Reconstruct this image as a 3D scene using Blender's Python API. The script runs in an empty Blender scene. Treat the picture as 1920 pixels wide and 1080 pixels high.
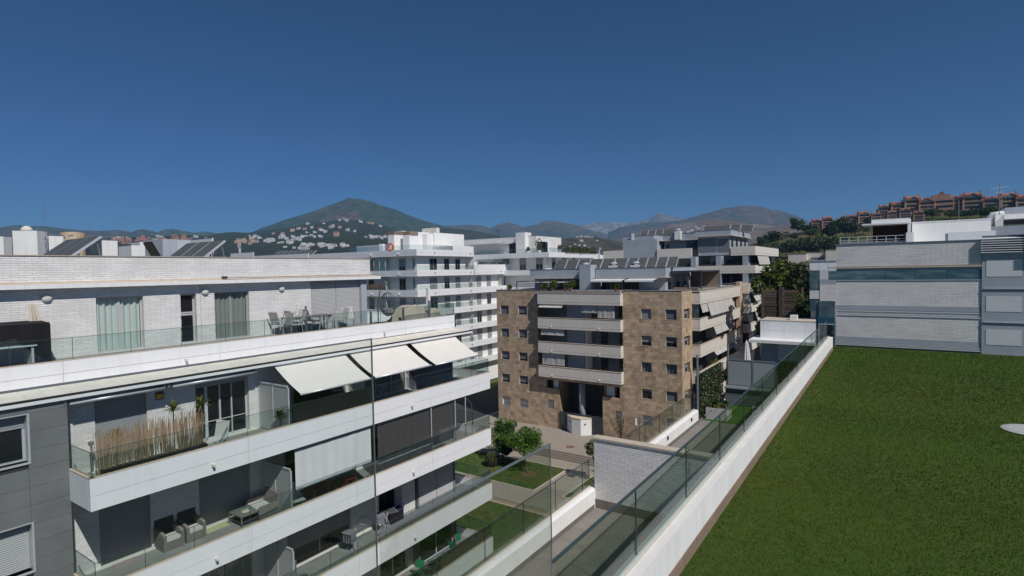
import bpy, math, random
import numpy as np
from mathutils import Vector, Matrix, noise
random.seed(7)
RNG = np.random.default_rng(7)
SC = bpy.context.scene
COL = SC.collection
rad = math.radians

# ------------------------------------------------------------------ camera, sky, sun, exposure
YAW, PITCH, ROLL, FOC = rad(34.2128), rad(1.78466), rad(-1.04293), 1048.657


def cam_axes():
    cy, sy = math.cos(YAW), math.sin(YAW)
    fwd = Vector((-sy, cy, 0)); right = Vector((cy, sy, 0)); up = Vector((0, 0, 1))
    f = math.cos(PITCH) * fwd - math.sin(PITCH) * up
    u = math.sin(PITCH) * fwd + math.cos(PITCH) * up
    r = math.cos(ROLL) * right + math.sin(ROLL) * u
    u2 = -math.sin(ROLL) * right + math.cos(ROLL) * u
    return r, u2, f


CR, CU, CF = cam_axes()
cam = bpy.data.objects.new('camera', bpy.data.cameras.new('camera'))
COL.objects.link(cam); SC.camera = cam
cam.matrix_world = Matrix(((CR.x, CU.x, -CF.x, 0), (CR.y, CU.y, -CF.y, 0), (CR.z, CU.z, -CF.z, 0), (0, 0, 0, 1)))
cam.data.sensor_width = 36; cam.data.lens = FOC / 1920 * 36
cam.data.clip_start = 0.1; cam.data.clip_end = 60000

SUN = Vector((1.0, -0.40, 1.15)).normalized()
world = bpy.data.worlds.new('World'); SC.world = world; world.use_nodes = True
nt = world.node_tree
sky = nt.nodes.new('ShaderNodeTexSky'); sky.sky_type = 'NISHITA'; sky.sun_disc = False
sky.sun_elevation = math.asin(SUN.z); sky.sun_rotation = math.atan2(SUN.x, SUN.y)
sky.air_density = 1.0; sky.dust_density = 0.6; sky.ozone_density = 10; sky.altitude = 3000
tint = nt.nodes.new('ShaderNodeMix'); tint.data_type = 'RGBA'; tint.blend_type = 'MULTIPLY'; tint.inputs[0].default_value = 1
tint.inputs[7].default_value = (0.46, 0.85, 1.05, 1)      # one even polarised-blue cast over the whole sky
nt.links.new(sky.outputs[0], tint.inputs[6]); nt.links.new(tint.outputs[2], nt.nodes['Background'].inputs[0])
nt.nodes['Background'].inputs[1].default_value = 0.051
sun = bpy.data.objects.new('sun', bpy.data.lights.new('sun', 'SUN'))
sun.data.energy = 4.3; sun.data.angle = rad(0.53); sun.data.color = (1, 0.955, 0.9)
sun.rotation_euler = SUN.to_track_quat('Z', 'Y').to_euler(); sun.location = SUN * 100
COL.objects.link(sun)
SC.view_settings.view_transform = 'Standard'; SC.view_settings.look = 'None'
SC.view_settings.gamma = 1; SC.view_settings.use_curve_mapping = False
SC.view_settings.exposure = -0.08
SC.render.engine = 'CYCLES'
SC.cycles.use_denoising = True
SC.cycles.max_bounces = 6; SC.cycles.diffuse_bounces = 5; SC.cycles.glossy_bounces = 2
SC.cycles.transmission_bounces = 2; SC.cycles.transparent_max_bounces = 14; SC.cycles.volume_bounces = 0
SC.cycles.caustics_reflective = False; SC.cycles.caustics_refractive = False


def ray(x, y):
    return CR * ((x - 960) / FOC) - CU * ((y - 540) / FOC) + CF


def P(x, y, ax, c):
    """point of the plane ax = c that is seen at x, y of the 1920 px wide photograph"""
    d = ray(x, y)
    return d * (c / d['XYZ'.index(ax)])


# ------------------------------------------------------------------ materials
MATS = {}


def lin(c):
    return tuple(v / 12.92 if v <= 0.04045 else ((v + 0.055) / 1.055) ** 2.4 for v in c)


def mat(name, col, rough=0.7, var=0.06, scale=2.0, bump=0.0, bscale=30.0, metal=0.0, isl=0.0, obj=0.0,
        col2=None, c2scale=0.5, c2lo=0.45, c2hi=0.6, spec=0.3, stretch=None, coat=0.0, streak=0.0):
    """base colour with soft noise, optional second colour patches, per-island and per-object variation, streaky dirt"""
    if name in MATS: return MATS[name]
    m = bpy.data.materials.new(name); MATS[name] = m; m.use_nodes = True
    n = m.node_tree.nodes; l = m.node_tree.links
    b = n['Principled BSDF']
    b.inputs['Roughness'].default_value = rough; b.inputs['Metallic'].default_value = metal
    b.inputs['Specular IOR Level'].default_value = spec
    if coat: b.inputs['Coat Weight'].default_value = coat
    tc = n.new('ShaderNodeTexCoord'); geo = n.new('ShaderNodeNewGeometry')
    mp = n.new('ShaderNodeMapping'); l.new(geo.outputs['Position'], mp.inputs[0])
    if stretch: mp.inputs['Scale'].default_value = stretch
    cur = None
    rgb = n.new('ShaderNodeRGB'); rgb.outputs[0].default_value = (*col, 1); cur = rgb.outputs[0]

    def mix(a, bb, fac, mode='MIX'):
        x = n.new('ShaderNodeMix'); x.data_type = 'RGBA'; x.blend_type = mode
        if isinstance(fac, float): x.inputs[0].default_value = fac
        else: l.new(fac, x.inputs[0])
        for i, v in ((6, a), (7, bb)):
            if isinstance(v, tuple): x.inputs[i].default_value = (*v, 1)
            else: l.new(v, x.inputs[i])
        return x.outputs[2]

    def rng(src, lo, hi, a, bb):
        r = n.new('ShaderNodeMapRange'); l.new(src, r.inputs[0])
        for i, v in enumerate((lo, hi, a, bb)): r.inputs[i + 1].default_value = v
        return r.outputs[0]

    def tex(sc, det=4.0):
        t = n.new('ShaderNodeTexNoise'); l.new(mp.outputs[0], t.inputs[0]); t.inputs['Scale'].default_value = sc
        t.inputs['Detail'].default_value = det
        return t.outputs[0]

    if col2:
        cur = mix(cur, tuple(col2), rng(tex(c2scale), c2lo, c2hi, 0, 1))
    if var:
        v = rng(tex(scale), 0.25, 0.75, 1 - var, 1 + var)
        c = n.new('ShaderNodeCombineColor'); [l.new(v, c.inputs[i]) for i in range(3)]
        cur = mix(cur, c.outputs[0], 1.0, 'MULTIPLY')
    if streak:
        mp2 = n.new('ShaderNodeMapping'); l.new(geo.outputs['Position'], mp2.inputs[0]); mp2.inputs['Scale'].default_value = (3, 3, 0.25)
        t = n.new('ShaderNodeTexNoise'); l.new(mp2.outputs[0], t.inputs[0]); t.inputs['Scale'].default_value = 1.6; t.inputs['Detail'].default_value = 6
        v = rng(t.outputs[0], 0.5, 0.8, 1.0, 1 - streak)
        c = n.new('ShaderNodeCombineColor'); [l.new(v, c.inputs[i]) for i in range(3)]
        cur = mix(cur, c.outputs[0], 1.0, 'MULTIPLY')
    if isl:
        v = rng(geo.outputs['Random Per Island'], 0, 1, 1 - isl, 1 + isl)
        c = n.new('ShaderNodeCombineColor'); [l.new(v, c.inputs[i]) for i in range(3)]
        cur = mix(cur, c.outputs[0], 1.0, 'MULTIPLY')
    if obj:
        oi = n.new('ShaderNodeObjectInfo')
        v = rng(oi.outputs['Random'], 0, 1, 1 - obj, 1 + obj)
        c = n.new('ShaderNodeCombineColor'); [l.new(v, c.inputs[i]) for i in range(3)]
        cur = mix(cur, c.outputs[0], 1.0, 'MULTIPLY')
    l.new(cur, b.inputs['Base Color'])
    if bump:
        bn = n.new('ShaderNodeBump'); bn.inputs['Strength'].default_value = bump; bn.inputs['Distance'].default_value = 0.05
        l.new(tex(bscale, 6.0), bn.inputs['Height']); l.new(bn.outputs[0], b.inputs['Normal'])
    return m


def glass(name, tint, gloss=0.08, rough=0.0):
    if name in MATS: return MATS[name]
    m = bpy.data.materials.new(name); MATS[name] = m; m.use_nodes = True
    n = m.node_tree.nodes; l = m.node_tree.links; n.clear()
    o = n.new('ShaderNodeOutputMaterial'); t = n.new('ShaderNodeBsdfTransparent'); t.inputs[0].default_value = (*tint, 1)
    g = n.new('ShaderNodeBsdfGlossy'); g.inputs['Roughness'].default_value = rough
    lw = n.new('ShaderNodeLayerWeight'); lw.inputs[0].default_value = 0.25
    r = n.new('ShaderNodeMapRange'); l.new(lw.outputs['Fresnel'], r.inputs[0]); r.inputs[3].default_value = gloss * .4; r.inputs[4].default_value = min(1, gloss * 6)
    mx = n.new('ShaderNodeMixShader'); l.new(r.outputs[0], mx.inputs[0]); l.new(t.outputs[0], mx.inputs[1]); l.new(g.outputs[0], mx.inputs[2])
    l.new(mx.outputs[0], o.inputs[0])
    return m


def leafmat(name, col, col2, spread=0.35):
    m = mat(name, col, 0.75, var=0.25, scale=1.2, isl=spread, col2=col2, c2scale=0.9, spec=0.15)
    return m


M_WHITE = mat('white_render', (0.80, 0.80, 0.79), 0.75, 0.04, 1.5, streak=0.12)
M_PANEL = mat('white_composite_panel', (0.80, 0.81, 0.825), 0.55, 0.03, 0.8, streak=0.07)
M_CAP = mat('sandy_coping', (0.62, 0.50, 0.38), 0.8, 0.12, 4)
M_JOINT = mat('panel_joint', (0.42, 0.36, 0.30), 0.9, 0.1, 6)
M_CREAM = mat('cream_balcony_panel', (0.68, 0.64, 0.58), 0.7, 0.04, 1.2, streak=0.08)
M_BRICK = mat('white_glazed_brick', (0.74, 0.73, 0.72), 0.55, 0.07, 1.3, isl=0.06, obj=0.06)
M_MORTAR = mat('brick_mortar', (0.63, 0.60, 0.56), 0.95, 0.1, 8)
M_GREYPANEL = mat('grey_porcelain_panel', (0.175, 0.18, 0.185), 0.6, 0.16, 1.1, bump=0.05, bscale=60, obj=0.05)
M_GREYBACK = mat('dark_joint', (0.04, 0.04, 0.042), 0.9, 0.1)
M_TRAV = mat('travertine_tile', (0.54, 0.41, 0.285), 0.7, 0.12, 4.0, col2=(0.42, 0.28, 0.17), c2scale=1.5, c2lo=0.48, c2hi=0.70,
             isl=0.20, obj=0.20, bump=0.12, bscale=25)
M_TRAVB = mat('travertine_bed', (0.26, 0.19, 0.13), 0.9, 0.1)
M_SHUT = mat('roller_shutter_grey', (0.30, 0.31, 0.325), 0.5, 0.03, 2)
M_SHUTL = mat('roller_shutter_light', (0.46, 0.465, 0.47), 0.5, 0.03, 2)
M_FRAME = mat('grey_window_frame', (0.30, 0.31, 0.33), 0.45, 0.03)
M_FRAMEL = mat('light_window_frame', (0.52, 0.54, 0.57), 0.45, 0.03)
M_FRAMED = mat('dark_window_frame', (0.05, 0.055, 0.06), 0.45, 0.03)
M_DARK = mat('dark_window_glass', (0.012, 0.014, 0.018), 0.04, 0.1, spec=0.5)
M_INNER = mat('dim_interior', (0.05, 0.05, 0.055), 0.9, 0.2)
M_BLUEGREY = mat('blue_grey_render', (0.36, 0.40, 0.45), 0.85, 0.08, 0.7, streak=0.12)
M_BGDARK = mat('slate_grey_render', (0.16, 0.175, 0.20), 0.85, 0.08, 0.7)
M_METAL = mat('grey_metal', (0.27, 0.29, 0.31), 0.4, 0.05, metal=0.5)
M_DMETAL = mat('dark_metal', (0.05, 0.055, 0.065), 0.45, 0.05)
M_LMETAL = mat('light_metal', (0.60, 0.62, 0.65), 0.35, 0.05, metal=0.3)
M_TILE = mat('grey_terrace_tile', (0.235, 0.215, 0.195), 0.75, 0.10, 3, obj=0.06, isl=0.06, bump=0.05, bscale=40)
M_TILEB = mat('tile_grout', (0.36, 0.32, 0.28), 0.9, 0.1)
M_TILEBL = mat('balcony_floor_tile', (0.27, 0.265, 0.255), 0.7, 0.10, 3, obj=0.06, isl=0.06)
M_SKIRT = mat('grey_skirting', (0.17, 0.155, 0.145), 0.8, 0.10, 3, obj=0.08, isl=0.08)
M_BROWNSK = mat('brown_skirting', (0.24, 0.18, 0.13), 0.85, 0.10, 3, obj=0.06)
M_LEDGE = mat('cream_ledge_tile', (0.66, 0.63, 0.56), 0.8, 0.06, 3, obj=0.05, isl=0.05)
M_AWN = mat('awning_canvas', (0.72, 0.69, 0.64), 0.9, 0.03, 1.5, spec=0.1)
M_CANVAS = mat('white_canvas', (0.66, 0.67, 0.68), 0.9, 0.05, 1.0, spec=0.1)
M_GREYCAN = mat('grey_canvas', (0.46, 0.45, 0.43), 0.9, 0.06, 1.0, spec=0.1)
M_NET = mat('brown_black_net', (0.028, 0.025, 0.022), 0.9, 0.3, 2.0)
M_MESH = mat('dark_screen_mesh', (0.085, 0.085, 0.085), 0.8, 0.15, 2.0)
M_CURT = mat('pale_curtain', (0.74, 0.80, 0.76), 0.9, 0.04)
M_CURTD = mat('grey_curtain', (0.34, 0.35, 0.33), 0.9, 0.04)
M_BLACKCLOTH = mat('black_cloth', (0.012, 0.012, 0.015), 0.85, 0.1)
M_SOLAR = mat('solar_glass', (0.095, 0.102, 0.104), 0.5, 0.15, 1.5, spec=0.25)
M_ROOF = mat('roof_gravel', (0.40, 0.38, 0.35), 0.95, 0.12, 3)
M_SOIL = mat('soil', (0.14, 0.09, 0.055), 0.95, 0.2, 5)
M_PAVE = mat('beige_paving', (0.33, 0.285, 0.24), 0.85, 0.05, 0.5, obj=0.03, isl=0.04)
M_PAVEJ = mat('paving_joint', (0.22, 0.19, 0.16), 0.9, 0.1)
M_STEPSHADE = mat('painted_step_shade', (0.13, 0.11, 0.09), 0.9, 0.1)  # dark colour standing in for the shadow on the step treads
M_ASPH = mat('asphalt', (0.045, 0.045, 0.048), 0.9, 0.12, 1.2, bump=0.1)
M_GRASS = mat('park_grass', (0.060, 0.105, 0.020), 0.9, 0.3, 2.2, col2=(0.085, 0.10, 0.028), c2scale=0.5, bump=0.3, bscale=60)
M_TURFB = mat('turf_backing', (0.045, 0.075, 0.010), 0.95, 0.2, 6)
M_TURF = mat('artificial_turf_blade', (0.060, 0.138, 0.004), 0.85, 0.30, 0.22, col2=(0.125, 0.128, 0.010), c2scale=0.16, c2lo=0.40, c2hi=0.64, isl=0.22, spec=0.05)
M_KERB = mat('pale_kerb_stone', (0.52, 0.45, 0.37), 0.85, 0.08, 3)
M_SAND = mat('tan_gravel_strip', (0.36, 0.26, 0.16), 0.9, 0.1, 5)
M_WICK = mat('grey_wicker', (0.20, 0.19, 0.175), 0.8, 0.15, 25, bump=0.5, bscale=45)
M_WICKD = mat('dark_wicker', (0.055, 0.055, 0.058), 0.8, 0.15, 25, bump=0.5, bscale=45)
M_CUSH = mat('pale_cushion', (0.56, 0.55, 0.52), 0.95, 0.05)
M_REED = mat('dry_bamboo', (0.36, 0.25, 0.155), 0.8, 0.2, 6, isl=0.3)
M_REEDB = mat('brown_reed_screen', (0.24, 0.15, 0.10), 0.85, 0.2, 8, isl=0.35)
M_BARK = mat('bark', (0.13, 0.10, 0.075), 0.9, 0.2, 6, bump=0.3)
M_LEAF = leafmat('tree_leaf_bright', (0.075, 0.15, 0.016), (0.04, 0.09, 0.013))
M_LEAFM = leafmat('hillside_leaf', (0.045, 0.072, 0.015), (0.028, 0.045, 0.012), 0.4)
M_BLUEG2 = mat('blue_balcony_glazing', (0.05, 0.12, 0.155), 0.15, 0.3, 1.5, spec=0.6, col2=(0.13, 0.21, 0.24), c2scale=0.8, stretch=(1, 1, 4))
M_LEAFD = leafmat('tree_leaf_dark', (0.022, 0.042, 0.014), (0.035, 0.055, 0.016), 0.4)
M_LEAFO = leafmat('olive_leaf', (0.09, 0.10, 0.045), (0.05, 0.065, 0.03), 0.4)
M_LEAFY = leafmat('yellow_green_leaf', (0.10, 0.125, 0.02), (0.05, 0.075, 0.015), 0.35)
M_PALM = leafmat('palm_leaf', (0.085, 0.12, 0.022), (0.04, 0.07, 0.015), 0.3)
M_TERRA = mat('terracotta_roof', (0.29, 0.125, 0.085), 0.85, 0.15, 0.5, obj=0.1)
M_SALMON = mat('salmon_render', (0.36, 0.215, 0.155), 0.85, 0.1, 0.2, obj=0.12)
M_TAN = mat('tan_render', (0.235, 0.18, 0.14), 0.85, 0.1, 0.2, obj=0.15)
M_HOUSE = mat('white_house_wall', (0.60, 0.60, 0.585), 0.85, 0.1, 0.05, obj=0.1)
M_PEACH = mat('peach_house_wall', (0.58, 0.40, 0.27), 0.85, 0.1, 0.05, obj=0.15)
M_PINK = mat('pink_house_wall', (0.42, 0.22, 0.16), 0.85, 0.1, 0.05, obj=0.25)
M_WOOD = mat('weathered_plank', (0.11, 0.082, 0.065), 0.85, 0.3, 3, stretch=(1, 1, 8), isl=0.3, obj=0.3)
M_BROWNB = mat('dark_brown_cladding', (0.030, 0.012, 0.010), 0.6, 0.1)
M_RED = mat('red_plastic', (0.33, 0.045, 0.03), 0.5, 0.05)
M_ORANGE = mat('orange_plastic', (0.8, 0.12, 0.02), 0.5, 0.05)
M_GREENP = mat('green_plastic', (0.02, 0.20, 0.10), 0.5, 0.05)
M_BLUE = mat('blue_plastic', (0.02, 0.05, 0.30), 0.5, 0.05)
M_YELLOW = mat('yellow_sign', (0.72, 0.42, 0.02), 0.5, 0.03)
M_BLACKP = mat('black_plastic', (0.015, 0.015, 0.018), 0.5, 0.03)
M_LIGHTW = mat('opal_lamp_glass', (0.62, 0.62, 0.60), 0.3, 0.03)
M_TANK = mat('sand_coloured_tank', (0.55, 0.42, 0.28), 0.85, 0.1, 1)
M_GLASS = glass('green_tinted_glass', (0.88, 0.925, 0.89), 0.05)
M_GLASSN = glass('near_railing_glass', (0.925, 0.955, 0.95), 0.05)
M_GLASSL = glass('clear_railing_glass', (0.88, 0.93, 0.92), 0.06)
M_CLEAR = glass('window_glass', (0.95, 0.97, 0.965), 0.05)
M_FROST = mat('frosted_glass', (0.30, 0.33, 0.34), 0.35, 0.05, 1, spec=0.5)
M_FROSTL = mat('pale_frosted_glass', (0.42, 0.44, 0.43), 0.35, 0.05, 1, spec=0.5)
M_MESHT = glass('sheer_dark_mesh', (0.50, 0.50, 0.50), 0.0)
for n_ in list(M_MESHT.node_tree.nodes):
    if n_.type == 'BSDF_GLOSSY':
        d_ = M_MESHT.node_tree.nodes.new('ShaderNodeBsdfDiffuse'); d_.inputs[0].default_value = (.10, .10, .10, 1)
        mx_ = [x for x in M_MESHT.node_tree.nodes if x.type == 'MIX_SHADER'][0]; M_MESHT.node_tree.links.new(d_.outputs[0], mx_.inputs[2]); M_MESHT.node_tree.links.remove(mx_.inputs[0].links[0]); mx_.inputs[0].default_value = .62
M_BLUEGLASS = mat('blue_green_glass', (0.035, 0.085, 0.11), 0.08, 0.35, 1.2, spec=0.6, col2=(0.09, 0.15, 0.17), c2scale=0.6)
M_GEDGE = mat('glass_edge', (0.05, 0.075, 0.075), 0.25, 0.05)
M_LOUV = mat('white_louvre', (0.62, 0.64, 0.66), 0.5, 0.04)

# ------------------------------------------------------------------ mesh helpers


class MB:
    def __init__(s):
        s.v = []; s.f = []

    def add(s, vs, fs):
        n = len(s.v); s.v += [tuple(v) for v in vs]; s.f += [tuple(i + n for i in f) for f in fs]
        return s

    def box(s, x0, x1, y0, y1, z0, z1):
        if x0 > x1: x0, x1 = x1, x0
        if y0 > y1: y0, y1 = y1, y0
        if z0 > z1: z0, z1 = z1, z0
        return s.add([(x0, y0, z0), (x1, y0, z0), (x1, y1, z0), (x0, y1, z0), (x0, y0, z1), (x1, y0, z1), (x1, y1, z1), (x0, y1, z1)],
                     [(0, 3, 2, 1), (4, 5, 6, 7), (0, 1, 5, 4), (1, 2, 6, 5), (2, 3, 7, 6), (3, 0, 4, 7)])

    def obox(s, c, size, rz=0.0, rx=0.0, ry=0.0):
        m = Matrix.Rotation(rz, 3, 'Z') @ Matrix.Rotation(ry, 3, 'Y') @ Matrix.Rotation(rx, 3, 'X'); h = [v / 2 for v in size]
        vs = [Vector(c) + m @ Vector((sx * h[0], sy * h[1], sz * h[2])) for sz in (-1, 1) for sx, sy in ((-1, -1), (1, -1), (1, 1), (-1, 1))]
        return s.add(vs, [(0, 3, 2, 1), (4, 5, 6, 7), (0, 1, 5, 4), (1, 2, 6, 5), (2, 3, 7, 6), (3, 0, 4, 7)])

    def quad(s, a, b, c, d):
        return s.add([a, b, c, d], [(0, 1, 2, 3)])

    def prism(s, pts, ax, a, b):
        """polygon pts (2-D, in the two other axes in order) pushed along ax from a to b"""
        def mk(p, t):
            q = list(p); q.insert('XYZ'.index(ax), t); return q
        n = len(pts)
        return s.add([mk(p, a) for p in pts] + [mk(p, b) for p in pts],
                     [tuple(range(n))[::-1], tuple(range(n, 2 * n))] + [(i, (i + 1) % n, (i + 1) % n + n, i + n) for i in range(n)])

    def tube(s, pts, r, n=6, r1=None):
        pts = [Vector(p) for p in pts]; rings = []
        k = len(pts)
        for i, p in enumerate(pts):
            d = (pts[min(i + 1, k - 1)] - pts[max(i - 1, 0)]).normalized()
            a = d.orthogonal().normalized() if i == 0 else (pa - d * pa.dot(d)).normalized()
            pa = a; b = d.cross(a)
            rr = r if r1 is None else r + (r1 - r) * i / (k - 1)
            rings.append([p + (a * math.cos(t) + b * math.sin(t)) * rr for t in [2 * math.pi * j / n for j in range(n)]])
        vs = [v for rg in rings for v in rg]
        fs = [(i * n + j, i * n + (j + 1) % n, (i + 1) * n + (j + 1) % n, (i + 1) * n + j) for i in range(k - 1) for j in range(n)]
        fs += [tuple(range(n))[::-1], tuple(range((k - 1) * n, k * n))]
        return s.add(vs, fs)

    def lathe(s, c, prof, n=16):
        """prof: (radius, z) pairs"""
        vs = [(c[0] + r * math.cos(2 * math.pi * j / n), c[1] + r * math.sin(2 * math.pi * j / n), c[2] + z) for r, z in prof for j in range(n)]
        k = len(prof)
        fs = [(i * n + j, i * n + (j + 1) % n, (i + 1) * n + (j + 1) % n, (i + 1) * n + j) for i in range(k - 1) for j in range(n)]
        fs += [tuple(range(n))[::-1], tuple(range((k - 1) * n, k * n))]
        return s.add(vs, fs)

    def mesh(s, name, m=None, smooth=False):
        me = bpy.data.meshes.new(name); me.from_pydata([tuple(v) for v in s.v], [], s.f); me.update()
        if m: me.materials.append(m)
        if smooth: me.shade_smooth()
        return me


WL = {}


def link(name, data, parent=None, at=(0, 0, 0)):
    """object with its origin at the world point `at` (mesh data relative to that point)"""
    o = bpy.data.objects.new(name, data); COL.objects.link(o)
    at = Vector(at)
    if parent is not None:
        o.parent = parent; o.location = at - WL[parent.name]
    else:
        o.location = at
    WL[o.name] = at
    return o


def obj(name, mb, m, parent=None, smooth=False, kind=None):
    o = link(name, mb.mesh(name, m, smooth), parent, (0, 0, 0))
    if kind: o['kind'] = kind
    return o


def tag(o, label, cat, group=None, kind=None):
    if label: o['label'] = label
    if cat: o['category'] = cat
    if group: o['group'] = group
    if kind: o['kind'] = kind
    return o


def thing(name, label, cat, at=(0, 0, 0), group=None, rz=0.0):
    o = link(name, None, None, at); o.empty_display_size = 0.3; o.rotation_euler.z = rz
    return tag(o, label, cat, group)


def lpart(name, mb, m, parent, smooth=False):
    """part whose mesh is in its thing's own coordinates (for things that are turned or copied)"""
    o = bpy.data.objects.new(name, mb if not isinstance(mb, MB) else mb.mesh(name, m, smooth)); COL.objects.link(o)
    o.parent = parent; WL[o.name] = WL[parent.name]
    return o


KIDS = {}


def copy_tree(o, parent=None):
    c = o.copy(); COL.objects.link(c)
    if parent is not None: c.parent = parent
    for ch in [x for x in o.children]: copy_tree(ch, c)
    return c


def dup(proto, at, rz, label, group=None, scale=None):
    c = copy_tree(proto); c.location = at; c.rotation_euler.z = rz; c['label'] = label
    if group: c['group'] = group
    if scale: c.scale = scale
    WL[c.name] = Vector(at)
    return c


def structure(name, mb, m, label=None):
    o = obj(name, mb, m); o['kind'] = 'structure'
    if label: o['label'] = label
    return o


class Face:
    """a facade plane. kind '+X' looks to +X (u runs along Y); '-Y' looks to -Y (u runs along X). d is measured outwards."""

    def __init__(s, kind, c):
        s.k = kind; s.c = c

    def box(s, mb, u0, u1, z0, z1, d0, d1):
        if s.k == '+X': return mb.box(s.c + d0, s.c + d1, u0, u1, z0, z1)
        if s.k == '-X': return mb.box(s.c - d0, s.c - d1, u0, u1, z0, z1)
        if s.k == '+Y': return mb.box(u0, u1, s.c + d0, s.c + d1, z0, z1)
        return mb.box(u0, u1, s.c - d0, s.c - d1, z0, z1)

    def pt(s, u, z, d=0.0):
        if s.k == '+X': return Vector((s.c + d, u, z))
        if s.k == '-X': return Vector((s.c - d, u, z))
        if s.k == '+Y': return Vector((u, s.c + d, z))
        return Vector((u, s.c - d, z))

    def wall(s, mb, u0, u1, z0, z1, holes=(), t=0.3):
        us = sorted({u0, u1, *[v for h in holes for v in h[:2] if u0 < v < u1]})
        for a, b in zip(us, us[1:]):
            mid = (a + b) / 2; segs = sorted((max(h[2], z0), min(h[3], z1)) for h in holes if h[0] < mid < h[1])
            z = z0
            for h0, h1 in segs:
                if h0 > z + 1e-4: s.box(mb, a, b, z, h0, -t, 0)
                z = max(z, h1)
            if z < z1 - 1e-4: s.box(mb, a, b, z, z1, -t, 0)
        return mb


COUNT = {}


def pieces(parent, face, u0, u1, z0, z1, pw, ph, gap, thick, m, name, holes=(), bond=0.5, limit=300, near=None, d0=0.0, rest='stuff', jit=0.0, mid=False):
    """rows of separate pieces (bricks, tiles, panels) set on a facade: whole ones near the camera are objects, the others one joined part"""
    rows = max(1, round((z1 - z0) / ph)); rh = (z1 - z0) / rows
    whole = []; cut = []
    for r in range(rows):
        za = z0 + r * rh + gap / 2; zb = z0 + (r + 1) * rh - gap / 2
        off = (r % 2) * bond * pw if bond != 'r' else (0, .5, .08, .57, .03, .46)[r % 6] * pw
        u = u0 - off
        while u < u1 - 0.01:
            a, b = max(u, u0) + gap / 2, min(u + pw, u1) - gap / 2
            segs = [(a, b)]
            for h in holes:
                if zb > h[2] and za < h[3]:
                    ns = []
                    lo_, hi_ = max(a, h[0]), min(b, h[1])
                    if hi_ > lo_:
                        if za < h[2] - .02: cut.append((lo_, hi_, za, h[2]))
                        if zb > h[3] + .02: cut.append((lo_, hi_, h[3], zb))
                    for p, q in segs:
                        if h[1] <= p or h[0] >= q: ns.append((p, q)); continue
                        if h[0] > p: ns.append((p, h[0]))
                        if h[1] < q: ns.append((h[1], q))
                    segs = ns
            for p, q in segs:
                if q - p < 0.025: continue
                (whole if abs((q - p) - (pw - gap)) < 1e-3 else cut).append((p, q, za, zb))
            u += pw
    used = COUNT.get((parent.name, name), 0)
    n = max(0, min(limit, 300 - used))
    whole.sort(key=lambda w: face.pt((w[0] + w[1]) / 2, w[2]).length)
    single, rst = whole[:n], whole[n:] + cut
    COUNT[(parent.name, name)] = used + len(single)
    if single:
        mb = MB(); w = pw - gap; hh = rh - gap
        if face.k in ('+X', '-X'): sg = 1 if face.k == '+X' else -1; mb.box(0, sg * thick, 0, w, 0, hh)
        else: sg = -1 if face.k == '-Y' else 1; mb.box(0, w, 0, sg * thick, 0, hh)
        me = mb.mesh(name, m)
        for (p, q, za, zb) in single:
            link(name, me, parent, face.pt(p, za, d0 + (random.random() * jit)))
    if rst:
        mb = MB()
        for (p, q, za, zb) in rst: face.box(mb, p, q, za, zb, d0, d0 + thick + random.random() * jit)
        o = obj({'brick': 'brickwork', 'tile': 'tiling', 'panel': 'cladding', 'paver': 'paving'}.get(name, name), mb, m, parent); o['kind'] = 'stuff'


def floor_tiles(parent, x0, x1, y0, y1, z, tx, ty, gap, m, bed, name='tile', limit=300, t=0.02):
    """z is the top of the tiles"""
    mb = MB().box(x0, x1, y0, y1, z - t - 0.10, z - t * 0.5)
    obj('floor_bed', mb, bed, parent)
    cells = []
    nx = max(1, math.ceil((x1 - x0) / tx)); ny = max(1, math.ceil((y1 - y0) / ty))
    for i in range(nx):
        for j in range(ny):
            a = x0 + i * tx; b = min(a + tx, x1); c = y0 + j * ty; d = min(c + ty, y1)
            if b - a > 0.05 and d - c > 0.05: cells.append((a, b, c, d))
    full = [c for c in cells if abs(c[1] - c[0] - tx) < 1e-3 and abs(c[3] - c[2] - ty) < 1e-3]
    full.sort(key=lambda c: Vector((c[0], c[2], z)).length)
    used = COUNT.get((parent.name, name), 0); n = max(0, min(limit, 300 - used)); COUNT[(parent.name, name)] = used + min(n, len(full))
    sing = full[:n]; S = set(sing)
    if sing:
        me = MB().box(0, tx - gap, 0, ty - gap, -t, 0).mesh(name, m)
        for c in sing: link(name, me, parent, (c[0] + gap / 2, c[2] + gap / 2, z + random.uniform(-.0006, .0006)))
    mb = MB()
    for c in cells:
        if c not in S: mb.box(c[0] + gap / 2, c[1] - gap / 2, c[2] + gap / 2, c[3] - gap / 2, z - t, z)
    if mb.v:
        o = obj('tiling', mb, m, parent); o['kind'] = 'stuff'


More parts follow.
